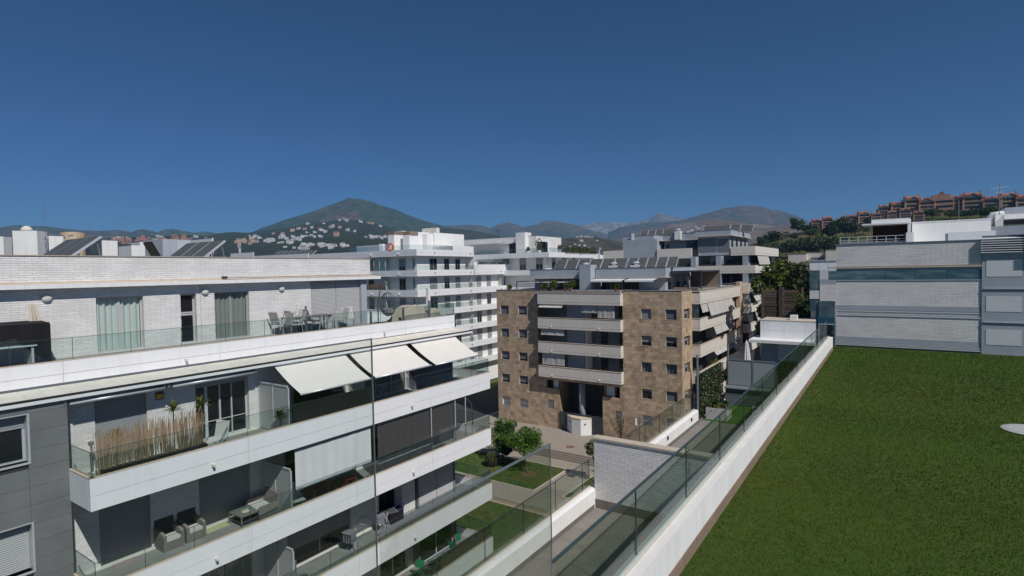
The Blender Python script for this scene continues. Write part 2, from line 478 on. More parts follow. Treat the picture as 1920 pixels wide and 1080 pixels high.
def window(parent, face, u0, u1, z0, z1, recess=0.12, shutter=0.0, glassm=None, frame=None, mull=1, sill=True, slats=False, shm=None,
           curtain=None, name='window', interior=True, fw=0.06):
    """opening fittings: frame object (the part) with pane, shutter, sill, curtain as sub-parts. shutter = closed share from the top"""
    frame = frame or M_FRAME; glassm = glassm or M_DARK; shm = shm or M_SHUT
    mb = MB(); r = -recess
    for a, b, c, d in ((u0, u0 + fw, z0, z1), (u1 - fw, u1, z0, z1), (u0 + fw, u1 - fw, z1 - fw, z1), (u0 + fw, u1 - fw, z0, z0 + fw)):
        face.box(mb, a, b, c, d, r - 0.05, r)
    for k in range(1, mull + 1):
        if mull >= 1 and shutter < 1:
            uc = u0 + (u1 - u0) * k / (mull + 1); face.box(mb, uc - fw * .6, uc + fw * .6, z0 + fw, z1 - fw, r - 0.052, r - 0.004)
    w = obj(name, mb, frame, parent)
    if shutter < 1:
        mb = MB(); face.box(mb, u0 + fw, u1 - fw, z0 + fw, z1 - fw, r - 0.035, r - 0.027); obj('pane', mb, glassm, w)
        if curtain and glassm is M_CLEAR:
            mb = MB(); n = int((u1 - u0) / 0.035)
            for i in range(n):
                a = u0 + fw + (u1 - u0 - 2 * fw) * i / n; b = u0 + fw + (u1 - u0 - 2 * fw) * (i + 1) / n
                d1 = -recess - 0.085 + 0.035 * math.sin(i * 1.05) + 0.02 * math.sin(i * .37); d2 = -recess - 0.085 + 0.035 * math.sin((i + 1) * 1.05) + 0.02 * math.sin((i + 1) * .37)
                mb.quad(face.pt(a, z0 + .02, d1), face.pt(b, z0 + .02, d2), face.pt(b, z1 - .04, d2), face.pt(a, z1 - .04, d1))
            obj('curtain', mb, curtain, w, smooth=True)
    if glassm is M_CLEAR:
        mb = MB(); face.box(mb, u0 - .05, u1 + .05, z0 - .05, z1 + .05, r - 1.1, r - 1.0); obj('room_wall', mb, M_INNER, w)
    if shutter > 0:
        zt = z1 - 0.001; zb = z1 - (z1 - z0) * shutter + (0.02 if shutter >= 1 else 0)
        if slats:
            n = max(2, int((zt - zb) / 0.062)); h = (zt - zb) / n
            if face.k == '+X':
                me = MB().prism([(0, 0), (0.018, 0.006), (0.022, h * .5), (0.014, h * .93), (0, h * .97)], 'Y', 0, u1 - u0 - 0.03)
                v = [(x, y, z) for x, y, z in []]
                md = me.mesh('slat', shm)
            else:
                md = MB().prism([(0, 0), (-0.018, 0.006), (-0.022, h * .5), (-0.014, h * .93), (0, h * .97)], 'X', 0, u1 - u0 - 0.03).mesh('slat', shm)
            mb = MB(); face.box(mb, u0 + .015, u1 - .015, zb, zt, r + .001, r + .004); s = obj('roller_shutter', mb, shm, parent)
            for i in range(n): link('slat', md, s, face.pt(u0 + 0.015, zb + i * h, r + 0.005))
        else:
            mb = MB(); n = max(2, int((zt - zb) / 0.07)); h = (zt - zb) / n
            for i in range(n): face.box(mb, u0 + .02, u1 - .02, zb + i * h + .004, zb + (i + 1) * h - .006, r + .004, r + .018)
            face.box(mb, u0 + .02, u1 - .02, zb, zt, r + .001, r + .004)
            obj('roller_shutter', mb, shm, w)
    if sill:
        mb = MB(); face.box(mb, u0 - .03, u1 + .03, z0 - 0.05, z0 - .001, r, 0.04); obj('sill', mb, M_KERB if sill is True else sill, w)
    return w


def railing_glass(name, parent, face, us, z0, z1, m, d=0.0, t=0.014, edge=True, rail=None, rail_h=0.03):
    """panes between the given seam positions, each its own object"""
    for a, b in zip(us, us[1:]):
        mb = MB(); face.box(mb, a + .008, b - .008, z0, z1, d - t / 2, d + t / 2); g = obj('glass_pane', mb, m, parent)
        if edge:
            e = MB(); face.box(e, a + .006, b - .006, z1 + .0005, z1 + .012, d - t / 2 - .002, d + t / 2 + .002)
            face.box(e, b - .0075, b + .0035, z0, z1, d - t / 2 - .001, d + t / 2 + .001); obj('pane_edge', e, M_GEDGE, g)


def parapet(parent, face, u0, u1, z0, z1, joints, m=None, t=0.12, cap=M_CAP, name='parapet', spouts=(), ph=None, zj=None):
    """balcony front built of separate panels, a coping strip, and drain spouts; panel rows meet at zj"""
    m = m or M_PANEL
    js = [u0] + list(joints) + [u1]; zj = zj if zj is not None else z0 + (z1 - z0) * 0.42
    mb = MB(); face.box(mb, u0 + .003, u1 - .003, z0 + .003, z1 - .003, -t, -0.022); p = obj(name, mb, M_JOINT if m is M_PANEL else m, parent)
    for a, b in zip(js, js[1:]):
        for c, d in ((z0, zj), (zj, z1)):
            mb = MB(); face.box(mb, a + .006, b - .006, c + (.006 if c == zj else 0), d - (.006 if d == zj else 0), -.022, 0); obj('panel', mb, m, p)
    if cap:
        mb = MB(); face.box(mb, u0, u1, z1, z1 + .015, -t - .01, 0.012); obj('coping', mb, cap, p)
    return p


def spout(parent, face, u, z, m=None, s=1.0):
    mb = MB(); face.box(mb, u - .035 * s, u + .035 * s, z - .035 * s, z + .035 * s, 0, .16 * s)
    face.box(mb, u - .05 * s, u + .05 * s, z + .03 * s, z + .05 * s, 0, .05 * s)
    return obj('drain_spout', mb, m or M_LEDGE, parent)

# ------------------------------------------------------------------ ground, hills, mountains
GZ = -19.8
structure('ground', MB().box(-9000, 9000, -3000, 14000, -22.5, -20.6),
          mat('plain_scrub_and_town_ground', (0.16, 0.14, 0.10), 0.95, 0.25, 0.01, col2=(0.05, 0.065, 0.03), c2scale=0.004))


def smooth(t): return t * t * (3 - 2 * t)


HILLS = {}


def hill(name, label, pts, dist, fd, bd, m, foot=-21.5, rough=0.06, nx=180, ny=40, seed=0, curve=1.5, gully=1.0, dist2=None):
    """a range whose crest runs through the given skyline points at its own distance; front slope fd deep, back slope bd deep"""
    bs = []
    for x, y in pts:
        d = ray(x, y); h = math.hypot(d.x, d.y); bs.append((math.atan2(-d.x, d.y), d.z / h))
    bs.sort(key=lambda b: b[0]); B = np.array([b[0] for b in bs]); E_ = np.array([b[1] for b in bs])
    n = len(B); us = np.linspace(B[0], B[-1], nx); el = np.interp(us, B, E_)
    dd = np.full(nx, float(dist)) if dist2 is None else np.interp(us, [B[0], B[-1]], [dist2, dist])
    crest = el * dd
    vs = []; tv = np.concatenate([np.linspace(0, 1, ny), 1 + np.linspace(0, 1, ny // 2)[1:]])
    Z = np.zeros((nx, len(tv))); R = np.zeros((nx, len(tv)))
    for i in range(nx):
        for j, t in enumerate(tv):
            if t <= 1:
                r = dd[i] - fd * (1 - t); z = foot + (crest[i] - foot) * (t ** curve)
                amp = (crest[i] - foot) * rough * math.sin(math.pi * min(t, 1)) ** 0.8
            else:
                r = dd[i] + bd * (t - 1); z = foot + (crest[i] - foot) * (1 - smooth(t - 1)); amp = (crest[i] - foot) * rough * math.sin(math.pi * (t - 1))
            x, y = -math.sin(us[i]) * r, math.cos(us[i]) * r; s = 5.0 / dist
            q = Vector((x * s * gully, y * s * gully, seed * 7.3))
            nz = noise.fractal(q, 1.0, 2.1, 5) + 0.7 * (0.5 - abs(noise.noise(q * 1.7)))
            Z[i, j] = z + nz * amp; R[i, j] = r
            vs.append((x, y, Z[i, j]))
    m_ = len(tv)
    fs = [(i * m_ + j, (i + 1) * m_ + j, (i + 1) * m_ + j + 1, i * m_ + j + 1) for i in range(nx - 1) for j in range(m_ - 1)]
    mb = MB(); mb.v = vs; mb.f = [f[::-1] for f in fs]
    o = structure(name, mb, m, label); o.data.shade_smooth()
    HILLS[seed] = (us, R, Z, ny)
    return o


def on_hill(key, x, y):
    """point of the front slope seen at x, y"""
    us, R, Z, ny = HILLS[key]; d = ray(x, y); b = math.atan2(-d.x, d.y); e = d.z / math.hypot(d.x, d.y)
    i = int(np.clip(np.searchsorted(us, b), 1, len(us) - 1)); w = (b - us[i - 1]) / (us[i] - us[i - 1]); w = min(max(w, 0), 1)
    r = R[i - 1, :ny] * (1 - w) + R[i, :ny] * w; z = Z[i - 1, :ny] * (1 - w) + Z[i, :ny] * w
    a = z / r; k = np.where(a >= e)[0]; k = int(k[0]) if len(k) else ny - 1
    if k > 0 and a[k] != a[k - 1]:
        f = min(max((e - a[k - 1]) / (a[k] - a[k - 1]), 0), 1)
        rr = r[k - 1] + (r[k] - r[k - 1]) * f; zz = z[k - 1] + (z[k] - z[k - 1]) * f
    else: rr, zz = r[k], z[k]
    return Vector((-math.sin(b) * rr, math.cos(b) * rr, zz))


def hmat(name, c1, c2, sc, c3=None, lo=0.42, hi=0.58, bump=0.6):
    m = mat(name, c1, 0.95, 0.75, sc * 11, col2=c2, c2scale=sc, c2lo=lo, c2hi=hi, bump=bump, bscale=sc * 40, spec=0.05)
    return m


H_FAR = hmat('far_range_slope', (0.045, 0.056, 0.034), (0.085, 0.062, 0.048), 0.002)
H_BIG = hmat('mountain_slope', (0.034, 0.050, 0.022), (0.105, 0.066, 0.052), 0.0022, lo=0.52, hi=0.60)
H_GREEN = hmat('wooded_hill_slope', (0.028, 0.040, 0.014), (0.050, 0.052, 0.024), 0.02)
H_GREY = hmat('grey_rock_slope', (0.20, 0.19, 0.185), (0.11, 0.10, 0.09), 0.002)
H_BROWN = hmat('dry_brown_slope', (0.15, 0.105, 0.075), (0.22, 0.18, 0.145), 0.008, lo=0.5, hi=0.62)
H_PARK = hmat('grassy_hill_slope', (0.050, 0.072, 0.018), (0.105, 0.095, 0.038), 0.03, lo=0.45, hi=0.65)
for m_ in (H_FAR, H_BIG, H_GREEN, H_GREY, H_BROWN, H_PARK):
    for n_ in m_.node_tree.nodes:
        if n_.type == 'BUMP': n_.inputs['Distance'].default_value = 14.0 if m_ is not H_PARK else 0.6

hill('mountain', 'far grey rocky peak behind the range, right of centre', [(1000, 440), (1060, 428), (1091, 421.4), (1113, 418), (1147, 416), (1173, 418), (1195, 415), (1214, 412), (1236, 398.7), (1258, 405.6),
     (1280, 408.8), (1320, 420), (1400, 440)], 5600, 1500, 900, H_GREY, seed=1, rough=0.05)
hill('mountain', 'broad flat-topped blue-green mountain right of centre', [(1140, 436), (1163, 426), (1214, 417.5), (1246, 416), (1273, 413.5), (1320, 401), (1360, 390), (1393, 385.8), (1412, 385.8), (1430, 388), (1447, 394), (1463, 394.5),
     (1480, 400), (1497, 406.7), (1513, 414), (1530, 420), (1580, 445), (1640, 480)], 4300, 1700, 900, H_FAR, seed=2, rough=0.05)
hill('mountain', 'low chain of far blue hills beside the big mountain', [(740, 470), (800, 424), (840, 423.3), (857, 422.5), (882, 422), (902, 422.5), (920, 428), (934, 421), (952, 416.7), (968, 421), (981, 425.5), (1006, 421), (1018, 416), (1028, 413),
     (1040, 415), (1056, 417), (1075, 421), (1094, 427.7), (1120, 434), (1160, 445), (1220, 470)], 4600, 1400, 800, H_FAR, seed=3, rough=0.06)
hill('mountain', 'far low range on the left horizon', [(-260, 440), (-120, 436), (-20, 430), (0, 427), (20, 423), (34, 422), (50, 424), (80, 424), (100, 425.6), (122, 429), (150, 432), (187, 433), (222, 431), (240, 434), (246, 436), (256, 431.5),
     (266, 429.6), (282, 432), (296, 436), (303, 432), (312, 430), (324, 429.4), (345, 433), (362, 436.5), (380, 433.8), (395, 435.6), (430, 440), (500, 470)], 4000, 1500, 800, H_FAR, seed=4, rough=0.05, nx=240)
hill('mountain', 'big pointed mountain left of centre', [(400, 485), (440, 450), (473, 435.5), (490, 427.5), (515, 419), (540, 410), (567, 402.5), (590, 395), (615, 386), (640, 376.7), (650, 372.8), (657, 370.8), (664, 372.5), (673, 373),
     (680, 374), (697, 378), (717, 386), (740, 391.7), (760, 401), (778, 408), (800, 415), (818, 420), (840, 425), (870, 431), (910, 441), (970, 455), (1040, 480)], 3500, 1700, 900, H_BIG, seed=5, rough=0.075, nx=260, ny=60, curve=1.25)
hill('hill', 'dark wooded hill right of the big mountain', [(700, 480), (780, 440), (810, 431), (840, 428.3), (860, 429), (882, 431.7), (907, 436.7), (932, 442.5), (960, 446), (1000, 449), (1060, 470)], 2500, 700, 500, H_GREEN, seed=6, rough=0.04)
hill('hill', 'wooded hill dotted with villas below the big mountain', [(340, 470), (380, 446), (400, 440), (420, 436), (440, 435), (465, 436.7), (473, 435), (507, 431.7), (540, 426.7), (567, 421.7), (590, 418), (623, 414), (647, 410.8),
     (673, 413), (700, 419), (723, 425.8), (745, 433), (790, 450), (850, 480)], 2300, 1700, 600, H_GREEN, seed=7, rough=0.035, nx=240, ny=60, curve=1.15)
hill('hill', 'low town slope on the left', [(-120, 470), (0, 462), (150, 452), (200, 447), (260, 444), (320, 442), (360, 441), (400, 442), (450, 447), (520, 470)], 1900, 1100, 500, H_GREEN, seed=8, rough=0.02)
hill('hill', 'dry brown hillside under the broad mountain', [(1090, 470), (1150, 450), (1190, 437), (1226, 429), (1258, 421), (1289, 416.7), (1320, 411), (1345, 410), (1360, 412), (1380, 414), (1397, 419), (1430, 421.7), (1455, 421.7), (1480, 420),
     (1493, 418), (1507, 421.7), (1560, 440), (1640, 480)], 2600, 1500, 500, H_BROWN, seed=9, rough=0.05)
hill('hill', 'scrubby knoll with white villas in the centre', [(1010, 470), (1040, 452), (1053, 448), (1073, 446), (1113, 443), (1130, 446.7), (1160, 452.5), (1200, 462), (1250, 480)], 1300, 700, 300,
     hmat('scrub_knoll_slope', (0.032, 0.036, 0.018), (0.085, 0.065, 0.045), 0.03), seed=10, rough=0.03)
hill('hill', 'grassy golf slope below the terracotta flats on the right', [(1340, 486), (1380, 470), (1413, 457), (1430, 453), (1455, 446.7), (1487, 440), (1513, 434), (1547, 427), (1597, 422), (1630, 417), (1655, 411), (1700, 405), (1760, 401),
     (1850, 399), (1940, 400), (2100, 402), (2300, 410)], 470, 330, 200, H_PARK, seed=11, rough=0.015, ny=40, curve=1.0)

# ------------------------------------------------------------------ left apartment building
LB = thing('apartment_building', 'white brick apartment building with long white balcony fronts filling the left foreground', 'building', (-24, 15, GZ))
FX = Face('+X', -18.6); F3 = Face('+X', -20.8); F4 = Face('+X', -22.8); FG = Face('+X', -20.14); F4P = Face('+X', -20.9)
YE = 23.9
JY = (10.8, 15.5, 20.2)
TOPS = {3: -5.64, 2: -8.80, 1: -11.89, 0: -14.97}
BOTS = {3: -6.57, 2: -9.73, 1: -12.82, 0: -15.87}
FLOORZ = {3: -6.06, 2: -9.22, 1: -12.31, 0: -15.39}
# core volumes behind the facades
core = MB().box(-34, -22.3, 6.3, YE - .3, -19.8, -3.5).box(-34, -20.5, -9, 5.9, -19.8, -3.5).box(-34, -24.4, -9, 19.9, -3.45, -0.32)
obj('inner_core', core, M_INNER, LB)
# walls
H3 = [(7.04, 8.53, -6.04, -3.84), (10.13, 12.14, -6.04, -3.89), (14.1, 16.8, -6.04, -3.9), (17.7, 20.8, -6.04, -3.9)]
H2 = [(7.04, 8.53, -9.20, -6.92), (10.13, 12.09, -9.20, -6.92), (13.6, 16.8, -9.20, -6.95), (17.7, 20.8, -9.20, -6.95)]
H1 = [(7.04, 8.53, -12.29, -10.1), (10.13, 12.09, -12.29, -10.1), (13.6, 16.9, -12.29, -10.1), (18.62, 19.77, -12.29, -10.1)]
H0 = [(10.13, 12.09, -15.37, -13.2), (13.6, 16.9, -15.37, -13.2), (18.62, 20.5, -15.37, -13.2)]
HB_ = {3: (20.98, 23.72, -6.04, -3.84), 2: (20.98, 23.72, -9.20, -6.92), 1: (20.98, 23.72, -12.29, -10.0), 0: (20.98, 23.72, -15.37, -13.1)}
mb = MB()
F3.wall(mb, 6.14, YE, -6.06, -3.42, H3); F3.wall(mb, 6.14, YE, -9.22, -6.57, H2); F3.wall(mb, 6.14, YE, -12.31, -9.73, H1)
F3.wall(mb, 6.14, YE, -15.39, -12.82, H0); F3.wall(mb, 6.14, YE, -19.8, -15.87)
obj('wall', mb, M_MORTAR, LB)
F3B = Face('+X', -20.36)
for q_, z_ in ((3, -3.42), (2, -6.57), (1, -9.73), (0, -12.82)):
    mb = MB(); F3B.wall(mb, 20.86, YE, FLOORZ[q_], z_, [HB_[q_]], t=.5); obj('bay_wall', mb, M_BGDARK, LB)
for (z0, z1, hs) in ((-6.06, -3.42, H3), (-9.22, -6.57, H2), (-12.31, -9.73, H1), (-15.39, -12.82, H0)):
    pieces(LB, F3, 6.16, 20.86, z0, z1, 0.36, 0.074, 0.009, 0.02, M_BRICK, 'brick', hs, bond='r', limit=110 if z0 > -6 else 20)
# level four wall
H4 = [(7.89, 9.37, -2.62, -0.68), (10.67, 11.26, -2.62, -0.68), (11.98, 13.46, -2.62, -0.68), (16.55, 19.5, -2.62, -0.45)]
mb = MB(); F4.wall(mb, -9, 19.86, -2.66, -0.16, H4); obj('wall', mb, M_MORTAR, LB)
pieces(LB, F4, -3, 16.55, -2.66, -0.30, 0.36, 0.074, 0.009, 0.02, M_BRICK, 'brick', H4[:3], bond='r', limit=60)
FR = Face('+X', -22.66)
mb = MB(); FR.box(mb, -9, 20.1, -0.16, 0.74, -0.25, 0); obj('roof_parapet', mb, M_MORTAR, LB)
pieces(LB, FR, -3, 20.1, -0.10, 0.73, 0.36, 0.0755, 0.009, 0.02, M_BRICK, 'brick', (), bond='r', limit=300)
mb = MB(); FR.box(mb, -9, 20.12, 0.742, 0.775, -0.3, 0.05); obj('coping', mb, M_JOINT, LB)
mb = MB(); FR.box(mb, -9, 20.4, -0.155, -0.105, 0.0, 0.09); obj('roof_flashing', mb, M_CAP, LB)
FE = Face('+X', -22.45)
mb = MB(); FE.box(mb, -9, 20.65, -0.31, -0.16, -2.5, 0); obj('roof_slab', mb, M_WHITE, LB)
mb = MB().box(-34, -22.95, -9, 19.9, -0.15, 0.12); obj('roof_deck', mb, M_ROOF, LB)
mb = MB(); F4.box(mb, 19.5, 19.86, -2.66, -0.32, 0.003, 0.12); obj('column', mb, M_BLUEGREY, LB)
mb = MB(); F4.box(mb, 16.55, 19.86, -0.46, -0.312, -0.05, 0.06); obj('shutter_box', mb, M_SHUT, LB)
# level four openings
window(LB, F4, 7.89, 9.37, -2.62, -0.68, 0.13, 0, M_CLEAR, M_SHUTL, 1, False, curtain=M_CURT)
window(LB, F4, 10.67, 11.26, -1.45, -0.68, 0.16, 0, M_DARK, M_SHUTL, 0, False)
window(LB, F4, 10.67, 11.26, -2.62, -1.47, 0.16, 0, M_DARK, M_SHUTL, 0, False)
window(LB, F4, 11.98, 13.46, -2.62, -0.68, 0.13, 0, M_CLEAR, M_SHUT, 1, False, curtain=M_CURTD)
window(LB, F4, 16.58, 17.99, -2.62, -0.46, 0.03, 1.0, None, M_SHUTL, 0, False, slats=True, shm=M_SHUTL)
window(LB, F4, 18.01, 19.47, -2.62, -0.46, 0.03, 1.0, None, M_SHUTL, 0, False, slats=True, shm=M_SHUTL)
for y in (6.53, 11.6, 15.0):
    mb = MB().tube([F4.pt(y, -0.62, 0.02), F4.pt(y, -0.62, 0.05)], 0.15, 20); l = obj('wall_lamp', mb, M_FRAME, LB)
    v = MB(); c = F4.pt(y, -0.62, 0.05)
    prof = [(0.145 * math.cos(a), 0.09 * math.sin(a)) for a in np.linspace(0, math.pi / 2, 6)]
    for i, (r, x) in enumerate(prof): v.v += [(c.x + x, c.y + r * math.cos(t), c.z + r * math.sin(t)) for t in np.linspace(0, 2 * math.pi, 20, endpoint=False)]
    v.f = [(i * 20 + j, i * 20 + (j + 1) % 20, (i + 1) * 20 + (j + 1) % 20, (i + 1) * 20 + j) for i in range(5) for j in range(20)]
    obj('lamp_glass', v, M_LIGHTW, l, smooth=True)
mb = MB().tube([F4.pt(11.42, -0.3, 0.04), F4.pt(11.42, -2.6, 0.04)], 0.012, 6); obj('downpipe', mb, M_LMETAL, LB)
mb = MB().tube([(-22.5, 12.4, -0.06), (-22.5, 14.2, -0.085), (-22.5, 17.0, -0.07), (-22.5, 20.3, -0.08)], 0.012, 6).box(-22.6, -22.5, 12.2, 12.4, -0.1, -0.02); obj('roof_cable', mb, M_DMETAL, LB)
# level four terrace and its parapet
mb = MB().box(-22.8, -21.02, -9, 24.9, -3.2, -2.68).box(-30, -22.8, 19.9, 24.9, -3.2, -2.68); obj('terrace_slab', mb, M_WHITE, LB)
floor_tiles(LB, -22.78, -21.04, -1, 24.8, -2.63, 0.45, 0.45, 0.006, M_TILEBL, M_TILEB, limit=40)
parapet(LB, F4P, -9, 24.9, -3.2, -2.50, (-3.2, 1.5, 6.32, 11.14, 15.96, 20.83), zj=-2.90)
FPE = Face('+Y', 24.9); mb = MB(); FPE.box(mb, -29, -20.9, -3.2, -2.5, -0.12, 0); obj('parapet', mb, M_PANEL, LB)
railing_glass('r4', LB, F4P, [-4.4, -2.8, -1.2, 0.4, 2.0, 3.6, 5.1, 6.6, 8.2, 9.8, 11.4, 13.0, 14.5, 16.0, 17.6, 19.2, 20.8, 22.4, 24.8], -2.485, -1.82, M_GLASSL, d=-0.06)
railing_glass('r4', LB, FPE, [-26.5, -24.6, -22.8, -20.98], -2.485, -1.82, M_GLASSL, d=-0.06)
for y in (9.89, 19.34): spout(LB, F4P, y, -2.98)
# sloping tiled ledge over level three and its fascia
mb = MB().prism([(-20.9, -3.24), (-20.0, -3.385), (-20.0, -3.445), (-20.9, -3.445)], 'Y', -9, 25.1); obj('ledge', mb, M_LEDGE, LB)
me = MB().prism([(0, 0), (0, 0.012), (-0.43, 0.081), (-0.43, 0.069)], 'Y', 0, 0.455)
mt = me.mesh('ledge_tile', M_LEDGE)
for i in range(72):
    for j in range(2):
        if i < 48 or True: link('tile' if (i + 8) < 300 else 'tile', mt, LB, (-20.02 - j * 0.44, -8.6 + i * 0.46, -3.381 + j * 0.0708))
mb = MB().box(-20.06, -20.0, -9, 25.3, -3.545, -3.40); obj('fascia', mb, M_PANEL, LB)
mb = MB().box(-20.02, -19.97, -9, 25.32, -3.403, -3.37); obj('gutter', mb, M_DMETAL, LB)
mb = MB().box(-34, -20.06, -9, 25.0, -3.535, -3.455); obj('ceiling_slab', mb, M_WHITE, LB)
# grey cladding at the left
HG = [(3.0, 5.2, -5.15, -3.80), (3.0, 5.2, -8.25, -6.90), (3.0, 5.2, -11.4, -10.0)]
mb = MB(); FG.wall(mb, -9, 6.12, -19.8, -3.55, HG, t=0.3); obj('wall', mb, M_GREYBACK, LB)
cols = [(-3.6, -0.55), (-0.55, 2.2), (2.2, 5.2), (5.2, 6.14)]
zj = [-3.55, -3.77] + [-3.77 - 0.525 * k for k in range(1, 22)]
for (a, b) in cols:
    for za, zb in zip(zj, zj[1:]):
        segs = [(a, b)]
        for h in HG:
            if h[2] < (za + zb) / 2 < h[3] or (zb < h[3] - .05 and za > h[2] + .05):
                segs = [s for p, q in segs for s in (((p, min(q, h[0])) if p < h[0] else None), ((max(p, h[1]), q) if q > h[1] else None)) if s]
        for p, q in segs:
            mb = MB().box(0, 0.025, 0, q - p - .008, 0, za - zb - .008); link('panel', mb.mesh('panel', M_GREYPANEL), LB, FG.pt(p + .004, zb + .004, 0))
for i, h in enumerate(HG):
    w = window(LB, FG, h[0], h[1], h[2], h[3], 0.22, (0.30, 1.0, 0.5)[i], M_DARK, M_LMETAL, 1, False, slats=True, shm=M_SHUTL if i == 1 else M_FRAME)
    mb = MB(); a, b, c, d = h[0], h[1], h[2], h[3]
    FG.box(mb, b - .001, b + .05, c - .05, d + .03, -.24, .045); FG.box(mb, a - .05, b, d, d + .03, -.24, .045); FG.box(mb, a - .05, b, c - .05, c, -.24, .06)
    obj('surround', mb, M_LMETAL, w)
# balcony floors, fronts and glass
for k in (3, 2, 1, 0):
    zt, zb, zf = TOPS[k], BOTS[k], FLOORZ[k]
    mb = MB().box(-21.1, -18.73, 6.14, 24.88, zb + .01, zf - .03).box(-30, -21.1, YE + .02, 24.88, zb + .01, zf - .03); obj('balcony_slab', mb, M_WHITE, LB)
    floor_tiles(LB, -20.88, -18.74, 6.2, 24.85, zf, 0.6, 0.6, 0.007, M_TILEBL, M_TILEB, limit=45 if k in (2, 1) else 10)
    parapet(LB, FX, 6.12, 25.0, zb, zt, JY, zj=zb + 0.42)
    fs = Face('-Y', 6.119); mb = MB()
    for c, d in ((zb, zb + .415), (zb + .425, zt)):
        for a, b in ((-20.14, -18.78), (-18.772, -18.604)):
            m2 = MB(); fs.box(m2, a, b, c, d, -0.03, 0.0); obj('panel', m2, M_PANEL, LB)
    fs.box(mb, -20.14, -18.61, zb + .003, zt - .003, -0.12, -0.031); obj('parapet_end', mb, M_PANEL, LB)
    mb = MB(); fs.box(mb, -20.14, -18.6, zt, zt + .015, -0.13, 0.01); obj('coping', mb, M_CAP, LB)
    fe = Face('+Y', 25.0); mb = MB(); fe.box(mb, -29, -18.602, zb, zt, -0.12, 0); obj('parapet', mb, M_PANEL, LB)
    mb = MB(); fe.box(mb, -29, -18.60, zt, zt + .015, -0.13, 0.012); obj('coping', mb, M_CAP, LB)
    us = [6.17, 7.46, 8.9, 10.8, 12.55, 14.1, 15.5, 17.1, 18.7, 20.2, 21.8, 23.4, 24.93]
    gm = M_GLASSL
    railing_glass('r', LB, FX, us, zt + .016, zt + 0.72, gm, d=-0.06)
    railing_glass('r', LB, fe, [-26, -24, -22, -20.3, -18.66], zt + .016, zt + 0.72, gm, d=-0.06)
    railing_glass('r', LB, fs, [-20.1, -18.66], zt + .016, zt + 0.72, gm, d=-0.06)
    for y, dz in ((9.53, -0.62), (18.8, -0.60)): spout(LB, FX, y, zt + dz)
    # frosted privacy screen between flats
    s = MB(); 
    for a, b, c, d in ((-20.78, -20.72, zf, zf + 1.86), (-19.86, -19.80, zf, zf + 1.86), (-18.86, -18.80, zf, zf + 1.78), (-20.72, -18.86, zf + 1.80, zf + 1.86)): s.box(a, b, 12.52, 12.58, c, d)
    s = obj('privacy_screen', s, M_LMETAL, LB)
    obj('frosted_pane', MB().box(-20.72, -19.86, 12.54, 12.56, zf + .03, zf + 1.80), M_FROSTL, s); obj('frosted_pane', MB().box(-19.80, -18.86, 12.54, 12.56, zf + .03, zf + 1.80), M_FROSTL, s)
# facade openings level three
window(LB, F3, *H3[0], 0.10, 1.0, None, M_SHUT, 0, False, slats=True, shm=M_SHUT)
w = window(LB, F3, *H3[1], 0.14, 0.09, M_DARK, M_FRAMEL, 0, False, shm=M_SHUT)
for k, (u, t_) in enumerate(((10.55, .05), (11.06, .025), (11.51, .018))):
    mb = MB(); F3.box(mb, u - t_, u + t_, -6.02, -4.08, -.15, -.09); obj('mullion', mb, M_FRAMEL, w)
mb = MB(); F3.box(mb, 10.17, 12.09, -5.40, -5.37, -.12, -.10); obj('transom', mb, M_LMETAL, w)
window(LB, F3, *H3[2], 0.12, 0, M_DARK, M_FRAMED, 1, False)
window(LB, F3, *H3[3], 0.12, 0, M_CLEAR, M_FRAMEL, 2, False, curtain=M_CURTD)
window(LB, F3B, *HB_[3], 0.04, 1.0, None, M_DMETAL, 1, False, slats=False, shm=M_BGDARK)
mb = MB(); F3.box(mb, 8.80, 9.07, -4.20, -3.93, 0.022, 0.05); s = obj('alarm_sign', mb, M_BLACKP, LB)
mb = MB(); F3.box(mb, 8.82, 9.05, -4.17, -4.02, 0.0505, 0.054); obj('sign_face', mb, M_YELLOW, s)
# level two
window(LB, F3, *H2[0], 0.10, 1.0, None, M_SHUT, 0, False, slats=True, shm=M_SHUT)
window(LB, F3, *H2[1], 0.10, 1.0, None, M_SHUT, 0, False, slats=True, shm=M_SHUT)
window(LB, F3, *H2[2], 0.12, 0, M_DARK, M_FRAMED, 1, False)
window(LB, F3, *H2[3], 0.12, 0.5, M_DARK, M_FRAME, 1, False)
window(LB, F3B, *HB_[2], 0.04, 1.0, None, M_SHUT, 1, False, shm=M_SHUT)
# level one
window(LB, F3, *H1[0], 0.12, 0, M_DARK, M_FRAME, 1, False)
window(LB, F3, *H1[1], 0.12, 0, M_CLEAR, M_FRAME, 1, False, curtain=M_CURTD)
window(LB, F3, *H1[2], 0.10, 0.7, M_DARK, M_FRAME, 1, False, shm=M_SHUT)
window(LB, F3, *H1[3], 0.12, 0, M_DARK, M_FRAMED, 0, False)
window(LB, F3B, 20.98, 22.33, -12.29, -10.0, 0.03, 1.0, None, M_SHUTL, 0, False, slats=True, shm=M_SHUTL)
window(LB, F3B, 22.37, 23.72, -12.29, -10.0, 0.03, 1.0, None, M_SHUTL, 0, False, slats=True, shm=M_SHUTL)
for h in H0: window(LB, F3, *h, 0.12, 0, M_DARK, M_FRAMEL, 1, False)
window(LB, F3B, *HB_[0], 0.12, 0, M_DARK, M_FRAMEL, 1, False)
for k in (3, 2, 1, 0):
    for a, b in ((6.6, 12.4), (12.7, 20.84)):
        mb = MB().box(-20.79, -20.66, a, b, FLOORZ[k] + .001, FLOORZ[k] + .04); obj('threshold', mb, M_LEDGE, LB)
# end wall of the flats
mb = MB().box(-30, -20.38, YE - .01, YE + .001, -19.8, -3.5); obj('end_wall', mb, M_WHITE, LB)

